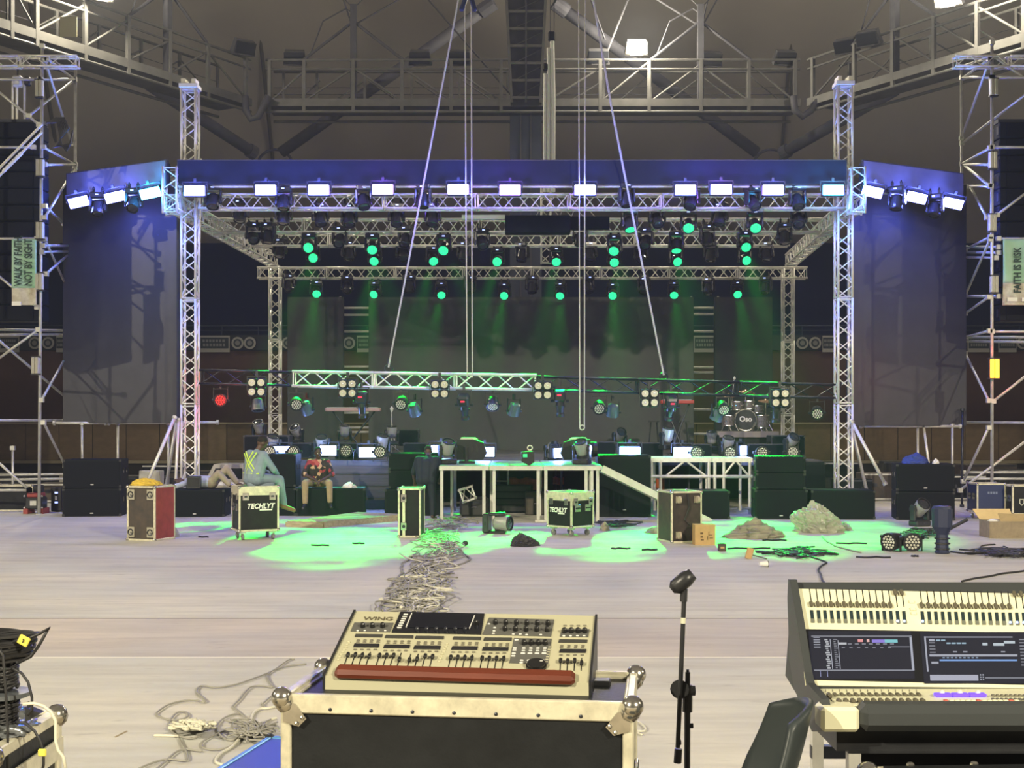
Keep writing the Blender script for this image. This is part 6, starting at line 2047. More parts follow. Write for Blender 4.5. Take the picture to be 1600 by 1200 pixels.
# ------------------------------------------------------------------ mixing position in the foreground
ZR = 0.35
ri = thing('mix_riser', 'low wooden riser under the mixing desks', 'riser', (0, 2.2, 0))
MB().bb(-4.2, 4.2, -3.4, 3.0, ZR - 0.05, ZR).build('top', WOODP, ri)
MB().bb(-4.15, 4.15, -3.35, 2.95, 0.0, ZR - 0.05).build('frame', CASEWORN, ri)


class Plane:
    """a tilted panel; pixels of the photograph give positions on it"""
    def __init__(s, O, U, V):
        s.O, s.U, s.V = Vector(O), Vector(U).normalized(), Vector(V).normalized()
        s.N = s.U.cross(s.V).normalized()
        s.R = Matrix((s.U, s.V, s.N)).transposed()

    def at(s, px, py, h=0.0):
        d = Vector(((px - 800) / F, 1.0, -(py - Y0) / F))
        c = Vector((0, 0, H))
        t = (s.O + s.N * h - c).dot(s.N) / d.dot(s.N)
        return c + d * t

    def quad(s, pts, h0, h1):
        return MB().prism([s.at(x, y) + s.N * h0 for x, y in pts], s.N * (h1 - h0))


def loc(root, o):
    """move a part built in world space under its root"""
    o.parent = root
    o.matrix_parent_inverse = Matrix.Identity(4)
    o.data.transform(Matrix.Translation(-root.location))
    return o


CREAM = M('mixer_panel', (0.52, 0.50, 0.345), 0.42, 0.1, noise=0.06, nscale=3)
CREAM2 = M('console_panel', (0.72, 0.71, 0.50), 0.45, 0, noise=0.05, nscale=3)
GREYP = M('mixer_grey_panel', (0.105, 0.105, 0.095), 0.45)
STRIPD = M('mixer_dark_strip', (0.05, 0.05, 0.045), 0.35)
LCDM = M('mixer_lcd', (0.02, 0.02, 0.022), 0.2)
KNOB = M('knob_black', (0.012, 0.012, 0.012), 0.35)
BTNW = M('button_pale', (0.62, 0.62, 0.58), 0.5)
BTND = M('button_olive', (0.15, 0.14, 0.10), 0.5)
REDWOOD = M('red_wood_rest', (0.165, 0.036, 0.016), 0.38, 0, noise=0.35, nscale=3, stretch=(0.5, 8, 8))
SLOT = M('fader_slot', (0.008, 0.008, 0.008), 0.6)

yaw = math.radians(-6)
ux = Vector((math.cos(yaw), math.sin(yaw), 0))
uy = Vector((-math.sin(yaw), math.cos(yaw), 0))
A = P(508, 1056, 4.17)
th = math.radians(20)
W = Plane(A, ux, uy * math.cos(th) + Vector((0, 0, math.sin(th))))
mx = thing('mixing_console', 'champagne coloured WING mixing console with a red wooden armrest', 'mixing console', A)
cor = [(508, 1056), (920, 1067), (930, 962), (556, 955)]
c4 = [W.at(x, y) for x, y in cor]
dn = Vector((0, 0, -1))
bot = [c4[0] + dn * 0.045, c4[1] + dn * 0.045, Vector((c4[2].x, c4[2].y, c4[1].z - 0.045)), Vector((c4[3].x, c4[3].y, c4[0].z - 0.045))]
mbod = MB()
mbod._add(c4 + bot, [(0, 1, 2, 3), (7, 6, 5, 4), (0, 4, 5, 1), (1, 5, 6, 2), (2, 6, 7, 3), (3, 7, 4, 0)])
loc(mx, mbod.build('chassis', CREAM))
for (i, j) in ((0, 3), (1, 2)):
    k = -1 if i == 0 else 1
    sp = MB()
    a_, b2, c_, d_ = c4[i], c4[j], bot[j], bot[i]
    sp.prism([a_ + W.N * 0.006, b2 + W.N * 0.006, c_, d_], ux * k * 0.008)
    loc(mx, sp.build('side_cheek', BLACK))
# armrest
ar = MB()
p0, p1 = W.at(526, 1049.5, 0.0), W.at(899, 1060, 0.0)
vv = (p1 - p0)
ar.rbox((p0 + p1) / 2 - W.V * 0.012 + W.N * 0.008, (vv.length, 0.058, 0.036), 0.012, Matrix((vv.normalized(), W.V, W.N)).transposed())
loc(mx, ar.build('armrest', REDWOOD))
# panels and screen
sc = loc(mx, W.quad([(626, 957), (757, 960), (752, 992), (612, 989)], -0.002, 0.004).build('display_panel', BLACKG))
loc(mx, W.quad([(648, 960), (741, 962), (736, 984), (637, 982)], 0.004, 0.006).build('touch_screen', M('dead_screen', (0.006, 0.007, 0.012), 0.08)))
for (x0, y0, x1, y1) in ((643, 960, 634, 982), (741, 964, 733, 984)):
    loc(mx, W.quad([(x0, y0), (x0 + 1.4, y0), (x1 + 1.4, y1), (x1, y1)], 0.004, 0.007).build('screen_trim', BTNW))
for k in range(7):
    loc(mx, MB().rbox(W.at(634 - k * 1.7, 960 + k * 3.4, 0.006), (0.016, 0.006, 0.004), 0.001, W.R).build('soft_button', BTNW))


def knob(root, pl, px, py, r=0.008, h=0.02, m=KNOB):
    k = MB()
    p = pl.at(px, py)
    k.cyl(p, p + pl.N * h * 0.85, r * 1.1, r, 10)
    k.cyl(p + pl.N * h * 0.85, p + pl.N * h, r, r * 0.7, 10)
    return loc(root, k.build('knob', m))


def button(root, pl, px, py, w_, l_, m, h=0.004, name='button'):
    return loc(root, MB().rbox(pl.at(px, py, h / 2), (w_, l_, h), h * 0.3, pl.R).build(name, m))


for k in range(6):
    knob(mx, W, 652 + k * 15, 986.5, 0.007, 0.016, M('knob_dark_blue', (0.02, 0.022, 0.03), 0.3))
knob(mx, W, 744, 977, 0.008, 0.02)
loc(mx, W.quad([(554, 973.5), (615, 974), (609, 988.5), (548, 987)], -0.001, 0.003).build('knob_panel', GREYP))
for x in (567, 582, 598):
    knob(mx, W, x, 981)
for x in (559, 570, 591, 602):
    button(mx, W, x, 985.5, 0.009, 0.006, BTNW, 0.006)
loc(mx, W.quad([(764, 966), (866, 969), (861, 995), (754, 992)], -0.001, 0.003).build('knob_panel', GREYP))
for k in range(6):
    knob(mx, W, 774 + k * 16.4, 976 + k * 0.3)
for k in range(5):
    knob(mx, W, 789 + k * 16.5, 986 + k * 0.3)
for x, y in ((764, 975), (773, 981), (772, 986), (771, 990), (802, 991), (813, 991), (823, 992), (845, 992)):
    button(mx, W, x, y, 0.010, 0.006, BTNW, 0.006)
loc(mx, W.quad([(803, 998), (862, 999), (856, 1038.5), (796, 1036.5)], -0.001, 0.003).build('control_panel', GREYP))
for k in range(4):
    knob(mx, W, 819 + k * 11, 1008)
    for r_, y in enumerate((1013, 1016.5, 1021, 1032, 1035.5)):
        button(mx, W, 818.5 + k * 11 - (y - 1013) * 0.18, y, 0.012 if y != 1021 else 0.016, 0.007, BTNW, 0.006)
for y in (1000, 1013, 1016, 1021, 1025):
    button(mx, W, 807 - (y - 1000) * 0.2, y, 0.014, 0.007, BTNW, 0.006)
whl = MB()
p = W.at(838, 1042)
whl.cyl(p, p + W.N * 0.008, 0.034, 0.034, 24)
whl.cyl(p + W.N * 0.008, p + W.N * 0.016, 0.030, 0.030, 24)
o = loc(mx, whl.build('jog_wheel', KNOB))
loc(mx, MB().ell(p + W.N * 0.017 + ux * 0.016 + W.V * 0.01, (0.006, 0.006, 0.002), 8, 4).build('finger_dimple', BTNW))
loc(mx, W.quad([(878, 983), (921, 984), (919, 996), (875, 995)], -0.001, 0.003).build('knob_panel', GREYP))
for k in range(4):
    knob(mx, W, 882 + k * 10.6, 989)
    button(mx, W, 883 + k * 10.3, 977.5, 0.012, 0.006, BTND)
    button(mx, W, 881 + k * 10.6, 993.5, 0.010, 0.006, BTNW, 0.006)
# fader banks
caps = {0: [1023, 1023, 1024, 1025], 1: [1024, 1024, 1024, 1030], 2: [1031, 1029.5, 1025, 1026], 3: [1027, 1027, 1027.5, 1028], 4: [1028, 1028.5, 1028.5, 1029], 5: [1032, 1033, 1032, 1036]}
banks = [(556, 598, 994, 545.0, 11.3), (603, 646, 995.5, 594, 11.0), (650, 694, 997, 642, 11.6), (709, 752, 998, 705, 11.1), (757, 800, 999.5, 754, 11.3), (874, 918, 1002.5, 876, 11.0)]
for bi, (xa_, xb_, y, fx, fs) in enumerate(banks):
    loc(mx, W.quad([(xa_, y - 2.6), (xb_, y - 2), (xb_ - 1, y + 2.4), (xa_ - 1.6, y + 1.8)], 0, 0.003).build('meter_strip', STRIPD))
    yl = y + 15.2
    off = -5 if bi < 5 else -1.5
    loc(mx, W.quad([(xa_ + off + 3, yl - 2.8), (xb_ + off, yl - 2.4), (xb_ + off - 1.4, yl + 2.8), (xa_ + off + 1, yl + 2.4)], 0, 0.003).build('scribble_strip', LCDM))
    for k in range(4):
        xk = xa_ + (xb_ - xa_) * (k + 0.5) / 4
        for r_, yy in ((-1.6, y + 6.2), (-2.2, y + 9.2)):
            button(mx, W, xk + r_, yy, 0.011, 0.007, BTND)
        button(mx, W, xk + off - 1.5, yl + 5.6, 0.011, 0.007, BTND)
        x0 = fx + fs * k
        yt, ybm = y + 25 + (1 if bi == 5 else 0), y + 45.5
        sh = -7 if bi < 5 else -1.5
        sh = {0: -7.0, 1: -6.5, 2: -5.5, 3: -4.5, 4: -4.0, 5: -1.0}[bi]
        loc(mx, W.quad([(x0 - 0.7, yt), (x0 + 0.7, yt), (x0 + sh + 0.7, ybm), (x0 + sh - 0.7, ybm)], 0, 0.0015).build('fader_slot', SLOT))
        yc = caps[bi][k]
        xc = x0 + sh * (yc - yt) / (ybm - yt)
        f_ = loc(mx, MB().rbox(W.at(xc, yc, 0.009), (0.0115, 0.022, 0.012), 0.003, W.R).build('fader_cap', KNOB))
for bx, sgn in ((543, 1), (697, 0.75), (858, 0.35)):
    for k in range(8):
        button(mx, W, bx + (2.2 - k * 2.4) * sgn, (1003 if bx < 600 else 1006 if bx < 800 else 1011) + k * 3.9, 0.010, 0.006, CREAM, 0.004)
tx = text('brand_lettering', 'WING', mx, (0, 0, 0), 0.034, M('lettering_brown', (0.10, 0.085, 0.05), 0.5), (0, 0, 0), 1.12, 0.0005, bold=0.0004)
tx.location = W.at(567, 968.5, 0.002) - mx.location
tx.rotation_euler = W.R.to_euler()

# the road case carrying the console
cy = math.radians(-6.8)
cux = Vector((math.cos(cy), math.sin(cy), 0))
cuy = Vector((-math.sin(cy), math.cos(cy), 0))
fl_ = P(438, 1084, 4.0)
ztop = fl_.z
cw, cdp = 1.10, 0.50
cc = Vector((fl_.x, fl_.y, 0)) + cux * cw / 2 + cuy * cdp / 2
rc = flight_case('large black road case with silver edges under the mixing console', (cc.x, cc.y, ZR), cy, cw, cdp, ztop - ZR - 0.012, 0.12, lid=False, name='road_case', handles_x=True)
hz_ = ztop - ZR
for s in (-1, 1):                       # tall open rim
    MB().rbox((0, s * (cdp / 2 - 0.012), hz_ - 0.030), (cw, 0.026, 0.060), 0.004).build('rim', ALUEDGE, rc)
    MB().rbox((s * (cw / 2 - 0.012), 0, hz_ - 0.030), (0.026, cdp, 0.060), 0.004).build('rim', ALUEDGE, rc)
    MB().ell((s * (cw / 2 - 0.004), -cdp / 2 + 0.004, hz_ - 0.012), (0.034, 0.034, 0.034), 14, 10).build('ball_corner', CHROME, rc, smooth=True)
    MB().ell((s * (cw / 2 - 0.004), cdp / 2 - 0.004, hz_ - 0.012), (0.034, 0.034, 0.034), 14, 10).build('ball_corner', CHROME, rc, smooth=True)
    pl_ = MB().prism([(s * cw / 2 - s * 0.01, -cdp / 2 - 0.006, hz_ - 0.02), (s * cw / 2 - s * 0.05, -cdp / 2 - 0.006, hz_ - 0.03), (s * cw / 2 - s * 0.085, -cdp / 2 - 0.006, hz_ - 0.075), (s * cw / 2 - s * 0.06, -cdp / 2 - 0.006, hz_ - 0.10), (s * cw / 2 - s * 0.01, -cdp / 2 - 0.006, hz_ - 0.085)], (0, 0.004, 0)).build('corner_plate', CHROME, rc)
    for q in ((0.072, 0.072), (0.055, 0.09)):
        MB().ell((s * (cw / 2 - q[0]), -cdp / 2 - 0.008, hz_ - q[1]), (0.007, 0.004, 0.007), 8, 5).build('rivet', CHROME, pl_)
for k in range(7):
    MB().ell((-cw / 2 + 0.16 + k * 0.13, -cdp / 2 - 0.002, hz_ - 0.045), (0.006, 0.003, 0.006), 8, 5).build('rivet', DKSTEEL, rc)
MB().bb(-cw / 2 + 0.02, cw / 2 - 0.02, -cdp / 2 + 0.02, cdp / 2 - 0.02, hz_ - 0.03, hz_ - 0.024).build('foam_tray', M('foam_blue_reflection', (0.10, 0.12, 0.20), 0.45), rc)  # blue of the reflected stage lights painted into the foam
for x in (0.30, 0.42):
    MB().rbox((x, 0.12, hz_ - 0.015), (0.09, 0.06, 0.02), 0.004).build('cable_port', BLACK, rc)
for x in (-0.36, -0.2, 0.1, 0.32):
    MB().rbox((x, 0.08, hz_ - 0.0), (0.05, 0.1, 0.05), 0.006).build('support_pad', BLACK, rc)

# case lid lying on the floor, coloured by reflected blue light
zl = 0.16
lc = FL(420, 1150, zl)
le = FL(330, 1206, zl)
ed = (le - lc).normalized()
ld_ = thing('case_lid', 'case lid with painted blue reflection lying on the floor behind the road case', 'case lid', (lc.x, lc.y, 0))
pe = Vector((-ed.y, ed.x, 0))
if pe.x < 0:
    pe = -pe
LIDREFL = M('lid_blue_reflection', (0.035, 0.06, 0.32), 0.3, 0, noise=0.1, nscale=3)  # reflected blue of the stage lights put into the lid colour
EDGEREFL = M('edge_blue_reflection', (0.16, 0.42, 0.75), 0.3, 0.4, noise=0.3, nscale=20)  # aluminium edge painted with the same blue reflection
RL = Matrix((ed, -pe, Vector((0, 0, 1)))).transposed()
MB().box(ed * 0.6 + pe * 0.45 + Vector((0, 0, zl / 2)), (1.16, 0.86, zl - 0.01), RL).build('lid_panel', LIDREFL, ld_)
for c_, s_ in ((ed * 0.6 + pe * 0.015, (1.2, 0.03, zl)), (ed * 0.6 + pe * 0.885, (1.2, 0.03, zl)), (ed * 0.015 + pe * 0.45, (0.03, 0.9, zl)), (ed * 1.185 + pe * 0.45, (0.03, 0.9, zl))):
    MB().rbox(c_ + Vector((0, 0, zl / 2 + 0.004)), s_, 0.004, RL).build('edge_profile', EDGEREFL, ld_)
MB().ell(Vector((0, 0, zl - 0.01)) + (ed + pe) * 0.012, (0.032, 0.032, 0.03), 10, 6).build('ball_corner', DKSTEEL, ld_)

# ------------------------------------------------------------------ microphone stand
ms = thing('microphone_stand', 'black microphone stand with a folded boom right of the mixing console', 'mic stand', (P(1073, 0, 4.6).x, 4.6, ZR))


def m4(px, py, d=4.6):
    return P(px, py, d) - ms.location


MB().lathe([(0.14, 0), (0.14, 0.015), (0.03, 0.03), (0.015, 0.06)], (0, 0, 0), 20).build('base', BLACK, ms)
MB().cyl((0, 0, 0.02), m4(1074, 1108), 0.011).build('lower_pole', BLACK, ms)
MB().cyl(m4(1074, 1112), m4(1074.5, 1080), 0.018).build('grip', BLACK, ms)
MB().cyl(m4(1074.5, 1080), m4(1074.5, 1050), 0.009).cyl(m4(1074.5, 1050), m4(1074.5, 1046), 0.005).build('top_spigot', BLACK, ms)
MB().rbox(m4(1069, 1078), (0.075, 0.035, 0.035), 0.01).cyl(m4(1062, 1077, 4.58), m4(1062, 1077, 4.62), 0.034, n=14).cyl(m4(1080, 1079), m4(1086, 1079), 0.018, n=10).build('boom_clamp', BLACK, ms)
MB().cyl(m4(1059, 1168, 4.57), m4(1069, 935, 4.57), 0.0085).build('boom', BLACK, ms)
MB().cyl(m4(1058.5, 1192, 4.57), m4(1060, 1170, 4.57), 0.014).build('boom_weight', BLACK, ms)
MB().cyl(m4(1059, 1160, 4.57), m4(1064, 1160, 4.57), 0.010).build('boom_knob', BLACK, ms)
MB().cyl(m4(1074, 1134), m4(1083, 1134), 0.009).build('pole_knob', BLACK, ms)
MB().cyl(m4(1067.2, 974, 4.57), m4(1067.6, 965, 4.57), 0.0095).build('tape_band', M('tape_pale', (0.6, 0.6, 0.45), 0.6), ms)
MB().cyl(m4(1068, 940, 4.57), m4(1069, 920, 4.57), 0.013).build('clip_neck', BLACK, ms)
cl = MB()
R_ = Ry(0.9)
cl.lathe([(0.014, -0.045), (0.028, -0.03), (0.030, 0.02), (0.022, 0.05), (0.016, 0.05)], m4(1065, 910, 4.57), 14, R_)
cl.build('mic_clip', BLACK, ms, smooth=True)

# ------------------------------------------------------------------ the big console on the right
XR0, XR1 = 0.918, 1.85
Oc = Vector((0.905, 3.95, 1.24))
Cn = Plane(Oc, (1, 0, 0), (0, 0.30, 0.2575))
cs = thing('lighting_console', 'large cream control console with two lit screens at the right edge', 'control console', (XR0, 3.7, ZR + 0.75))
DKG = M('console_dark_grey', (0.045, 0.050, 0.052), 0.42, 0.0, spec=0.35)
ckp = [(4.30, 1.46), (4.285, 1.525), (4.25, 1.528), (4.10, 1.40), (3.97, 1.275), (3.93, 1.25), (3.70, 1.25), (3.66, 1.20), (3.68, 1.165), (3.85, 1.12), (4.25, 1.20)]
ckx = [0.893 + (y_ - 3.68) / 0.62 * 0.032 for y_, z_ in ckp]
ck = MB().prism([(x_, y_, z_) for x_, (y_, z_) in zip(ckx, ckp)], (0.024, 0, 0))
loc(cs, ck.build('side_cheek', DKG))
loc(cs, MB().prism([(XR0 + 0.02, 4.30, 1.46), (XR0 + 0.02, 4.285, 1.515), (XR0 + 0.02, 4.245, 1.488), (XR0, 3.95, 1.236), (XR0, 3.93, 1.226), (XR0, 3.70, 1.228), (XR0, 3.70, 1.17), (XR0, 3.85, 1.13), (XR0, 4.30, 1.20)], (XR1 - XR0, 0, 0)).build('chassis', DKG))
loc(cs, Cn.quad([(1243, 921), (1654, 930), (1716, 1078), (1258, 1072)], 0, 0.004).build('cream_panel', CREAM2))
loc(cs, MB().bb(XR0, XR1, 3.71, 3.93, 1.226, 1.232).build('lower_panel', CREAM2))
loc(cs, MB().bb(XR0 - 0.035, XR0 + 0.075, 3.652, 3.74, 1.165, 1.236, 0.010).build('corner_block', CREAM2))
loc(cs, MB().bb(XR0 + 0.075, XR1, 3.645, 3.735, 1.165, 1.242, 0.022).build('armrest', DKG))
loc(cs, MB().bb(XR0 + 0.03, XR1, 3.74, 4.25, 1.09, 1.165).build('base_plinth', BLACK))
# upper fader banks with meters
METER = M('fader_meter', (0.02, 0.035, 0.04), 0.3)
METERG = M('fader_meter_foot', (0.14, 0.15, 0.12), 0.5)
BLUEL = M('blue_led', (0.3, 0.4, 1), 0.3, emit=(0.25, 0.4, 1.0), estr=4)
CAPD = M('fader_cap_olive', (0.10, 0.09, 0.06), 0.5)
for (x0, sp_, n, ups, leds) in ((1264.5, 10.28, 15, (13, 14), (13, 14)), (1437, 10.55, 16, (14, 15), (0, 13, 14, 15))):
    for k in range(n):
        x = x0 + sp_ * k
        dy = (x - 1264) * 0.012
        loc(cs, Cn.quad([(x - 0.7, 921.5 + dy), (x + 0.7, 921.5 + dy), (x + 4.4, 948 + dy), (x + 3.0, 948 + dy)], 0.004, 0.005).build('fader_slot', SLOT))
        yc = (924 if k in ups else 943.5) + dy
        xc = x + (yc - 921.5 - dy) / 26.5 * 3.7
        loc(cs, MB().rbox(Cn.at(xc, yc, 0.011), (0.011, 0.022, 0.012), 0.003, Cn.R).build('fader_cap', CAPD))
        xm = x + 3.3
        loc(cs, Cn.quad([(xm - 2.6, 955 + dy), (xm + 2.4, 955 + dy), (xm + 4.6, 974.5 + dy), (xm - 0.6, 974.5 + dy)], 0.004, 0.006).build('meter', METER))
        loc(cs, Cn.quad([(xm - 1.1, 969 + dy), (xm + 3.9, 969 + dy), (xm + 4.6, 974.5 + dy), (xm - 0.6, 974.5 + dy)], 0.006, 0.008).build('meter_foot', METERG))
        if k in leds:
            loc(cs, MB().ell(Cn.at(xm + 1.2, 968.5 + dy, 0.009), (0.004, 0.004, 0.004), 8, 5).build('indicator', BLUEL))
for y in (940, 951.5, 958):
    loc(cs, MB().rbox(Cn.at(1424.5 + (y - 940) * 0.17, y, 0.007), (0.017, 0.013, 0.006), 0.002, Cn.R).build('page_button', CREAM2))
# screens
glass = loc(cs, Cn.quad([(1256, 985), (1672, 992), (1708, 1074), (1268.5, 1064)], 0.004, 0.007).build('screen_glass', BLACKG))


def ui(pts, col, st, h=0.0085):
    nm = 'ui_%02x%02x%02x_%d' % (int(col[0] * 255), int(col[1] * 255), int(col[2] * 255), int(st * 100))
    m = M(nm, (0.01, 0.01, 0.01), 0.25, emit=col, estr=st)
    loc(cs, Cn.quad(pts, 0.0072, h).build('screen_graphic', m))


def uir(x0, y0, x1, y1, col, st=0.6, h=0.0085, sl=0.085):
    """screen rectangle; sl: lean of the verticals"""
    ui([(x0 + (y0 - 985) * sl, y0), (x1 + (y0 - 985) * sl, y0), (x1 + (y1 - 985) * sl, y1), (x0 + (y1 - 985) * sl, y1)], col, st, h)


NV = (0.045, 0.055, 0.115)
GR = (0.42, 0.44, 0.52)
uir(1262, 988.5, 1422, 1063, NV, 0.2, 0.0078)
uir(1266, 995.5, 1422, 998, GR, 0.35)
uir(1419, 996, 1422.5, 1050, GR, 0.8)
for k in range(5):
    uir(1269, 997.5 + k * 3.8, 1279, 999.2 + k * 3.8, GR, 0.55)
for k in range(14):
    uir(1286 + (k * 7 % 3), 1001 + k * 3.4, 1291 + (k * 5 % 4), 1003 + k * 3.4, (0.6, 0.62, 0.66), 0.6)
    uir(1300, 1001 + k * 3.4, 1306 - (k * 3 % 4), 1002.4 + k * 3.4, GR, 0.4)
uir(1294.5, 1001, 1295.5, 1048, GR, 0.8)
uir(1306.5, 1003, 1307.5, 1048, GR, 0.8)
uir(1308, 1006.5, 1320, 1009.5, (0.6, 0.62, 0.66), 0.7)
uir(1338, 1001.5, 1346, 1005.5, (0.75, 0.30, 0.30), 0.9)
uir(1352, 1001.5, 1356, 1005.5, (0.75, 0.45, 0.42), 0.9)
uir(1360, 1002, 1380, 1006.5, (0.25, 0.20, 0.62), 0.9)
uir(1380, 1002, 1400, 1006.5, (0.20, 0.52, 0.56), 0.9)
for k in range(7):
    uir(1322 + k * 11, 1008, 1328 + k * 11, 1009.3, GR, 0.5)
    uir(1312 + k * 12, 1014, 1317 + k * 12, 1015.2, GR, 0.45)
uir(1385, 1012.5, 1418, 1013.6, GR, 0.5)
uir(1266, 1049, 1420, 1050.6, GR, 0.5)
uir(1275, 1050, 1276, 1060, (0.35, 0.38, 0.65), 0.7)
uir(1286, 1050, 1287, 1060, (0.35, 0.38, 0.65), 0.7)
uir(1436, 990, 1665, 1070, NV, 0.2, 0.0078)
uir(1442, 997, 1580, 999, GR, 0.45)
uir(1442, 997, 1444.5, 1052, GR, 0.75)
for k in range(5):
    uir(1449, 1001 + k * 5, 1458, (1004.5 if k == 0 else 1002.6) + k * 5, GR, 0.8 if k == 0 else 0.4)
for x, y in ((1460, 1002), (1468, 1002), (1476, 1006.5), (1484, 1006.5), (1492, 1006.5), (1500, 1006.5)):
    uir(x, y, x + 6.5, y + 2.2, (0.35, 0.50, 0.62), 0.75)
for x, y, w_ in ((1532, 1007, 8), (1549, 1007.5, 17), (1566, 1004, 17)):
    uir(x, y, x + w_, y + 4, (0.55, 0.63, 0.68), 0.75)
for x in (1485, 1501, 1560):
    uir(x, 1020, x + 6.5, 1021.8, GR, 0.6)
uir(1448, 1025, 1585, 1028, GR, 0.75)
for k in range(9):
    uir(1468 + k * 6.5, 1029.5, 1471.5 + k * 6.5, 1031, (0.35, 0.45, 0.6), 0.7)
uir(1463, 1033, 1584, 1035.5, (0.20, 0.36, 0.72), 0.8)
uir(1450, 1036.5, 1461, 1039.5, GR, 0.7)
uir(1446, 1057, 1521, 1066, (0.42, 0.43, 0.52), 0.8)
for k in range(6):
    uir(1524 + (k % 2) * 4, 1056 + (k // 2) * 3.6, 1526 + (k % 2) * 4, 1058 + (k // 2) * 3.6, GR, 0.7)
uir(1532, 1061, 1660, 1062.4, GR, 0.5)
for k in range(9):
    uir(1590, 1001 + k * 5, 1605, 1002.6 + k * 5, GR, 0.45)
# lower deck
Lo = Plane((XR0, 3.71, 1.232), (1, 0, 0), (0, 1, 0))
for k in range(15):
    x = 1279 + k * 10.9
    loc(cs, Lo.quad([(x - 0.5, 1071.5 + 6), (x + 0.4, 1077.5), (x + 0.9, 1081), (x, 1081)], 0, 0.0012).build('tick_mark', BTND))
    if k < 2:
        loc(cs, MB().rbox(Lo.at(x + 6, 1086.5, 0.008), (0.012, 0.03, 0.014), 0.003).build('fader_cap', CAPD))
        loc(cs, Lo.quad([(x + 6, 1088), (x + 7, 1088), (x + 10.5, 1096), (x + 9.5, 1096)], 0, 0.0012).build('fader_slot', SLOT))
    else:
        loc(cs, MB().rbox(Lo.at(x + 4, 1085, 0.004), (0.011, 0.026, 0.008), 0.002).build('fader_cap', CAPD))
        if k < 15:
            loc(cs, MB().rbox(Lo.at(x + 10, 1094.5, 0.006), (0.013, 0.022, 0.012), 0.003).build('fader_cap', CAPD))
for k in range(10):
    for y in (1086.5, 1092.5):
        loc(cs, MB().rbox(Lo.at(1552 + k * 7, y, 0.003), (0.010, 0.014, 0.006), 0.002).build('key', BTND if y < 1090 else GREYP))
for k in range(14):
    for j in range(2):
        loc(cs, MB().rbox(Lo.at(1478 + k * 8.5, 1094.5 + j * 5, 0.003), (0.013, 0.016, 0.005), 0.002).build('key', CREAM2 if (k + j) % 6 else M('red_key', (0.5, 0.12, 0.08), 0.5)))
vi = MB()
for k in range(3):
    vi.rbox(Lo.at(1473 + k * 27, 1085.5, 0.006), (0.05, 0.024, 0.010), 0.003)
loc(cs, vi.build('lit_encoder_strip', M('violet_glow', (0.1, 0.05, 0.4), 0.3, emit=(0.12, 0.05, 1.0), estr=1.2)))
for k in range(3):
    loc(cs, MB().ell(Lo.at(1472 + k * 28, 1082, 0.012), (0.008, 0.008, 0.008), 8, 6).build('encoder', BTNW))
# stand under the big console
sd_ = thing('console_stand', 'dark table frame with silver legs under the right console', 'stand', (0.98, 3.75, ZR))
for x in (0.02, 1.18):
    for y in (0.0, 0.45):
        MB().bb(x - 0.018, x + 0.018, y - 0.018, y + 0.018, 0, 0.735).build('leg', SILVER, sd_)
for y in (0.0, 0.45):
    MB().bb(0.0, 1.2, y - 0.015, y + 0.015, 0.60, 0.64).build('beam', DKSTEEL, sd_)
MB().bb(0.0, 1.2, -0.02, 0.47, 0.735, 0.742).build('top', BLACK, sd_)
MB().bb(0.06, 1.2, 0.10, 0.13, 0.25, 0.735).build('apron', M('black_apron', (0.012, 0.012, 0.013), 0.7), sd_)
rk = flight_case('black rack case with silver edges under the right console', (1.47, 3.40, ZR), 0.05, 0.98, 0.36, 0.745, 0.0, name='rack_case', lid=False, handles_x=False)
MB().bb(-0.44, 0.44, -0.15, 0.15, 0.745, 0.753).build('lid_sheet', CASEBLK, rk)
for k in range(5):
    MB().ell((-0.36 + k * 0.18, 0.16, 0.753), (0.012, 0.012, 0.008), 8, 5).build('rivet', CHROME, rk)
MB().box((0.10, 0.14, 0.775), (0.05, 0.03, 0.05)).build('white_tab', WHITE, rk)

# ------------------------------------------------------------------ chair
ch = thing('plastic_chair', 'grey plastic chair with a curved back at the bottom right', 'chair', (0.66, 3.55, ZR))


def shell(u, v):
    # u along the width (near edge to far edge), v up the back
    q = 2 * u - 1
    z = 0.40 + 0.52 * v - 0.10 * max(0, v - 0.6) * q * q
    lean = 0.05 + 0.30 * v - 0.10 * v * v
    bow = 0.085 * (1 - q * q)
    wid = 0.185 * (1 - 0.28 * max(0, v - 0.6) / 0.4) * (0.80 + 0.20 * min(1, v * 2.2))
    return (-0.12 + lean + bow - 0.035, 0.06 + q * wid, z)


CHG = M('chair_grey_plastic', (0.032, 0.040, 0.042), 0.4, spec=0.3)
o = MB().grid(shell, 16, 18).build('backrest', CHG, ch, smooth=True)
md = o.modifiers.new('s', 'SOLIDIFY')
md.thickness = 0.016
md.offset = 0
o = MB().grid(lambda u, v: (-0.58 + 0.46 * v, -0.22 + 0.40 * u, 0.44 - 0.03 * math.sin(math.pi * u) * math.sin(math.pi * v) - 0.02 * (1 - v) ** 2), 10, 10).build('seat', CHG, ch, smooth=True)
md = o.modifiers.new('s', 'SOLIDIFY')
md.thickness = 0.016
for y in (-0.17, 0.15):
    MB().tube([(0.02, y, 0.62), (-0.10, y, 0.44), (-0.14, y, 0.40)], 0.012, 8).build('back_tube', BLACK, ch)
    MB().cyl((-0.16, y, 0.43), (-0.06, y * 1.1, 0.0), 0.012).build('leg', BLACK, ch)
    MB().cyl((-0.50, y, 0.43), (-0.60, y * 1.1, 0.0), 0.012).build('leg', BLACK, ch)

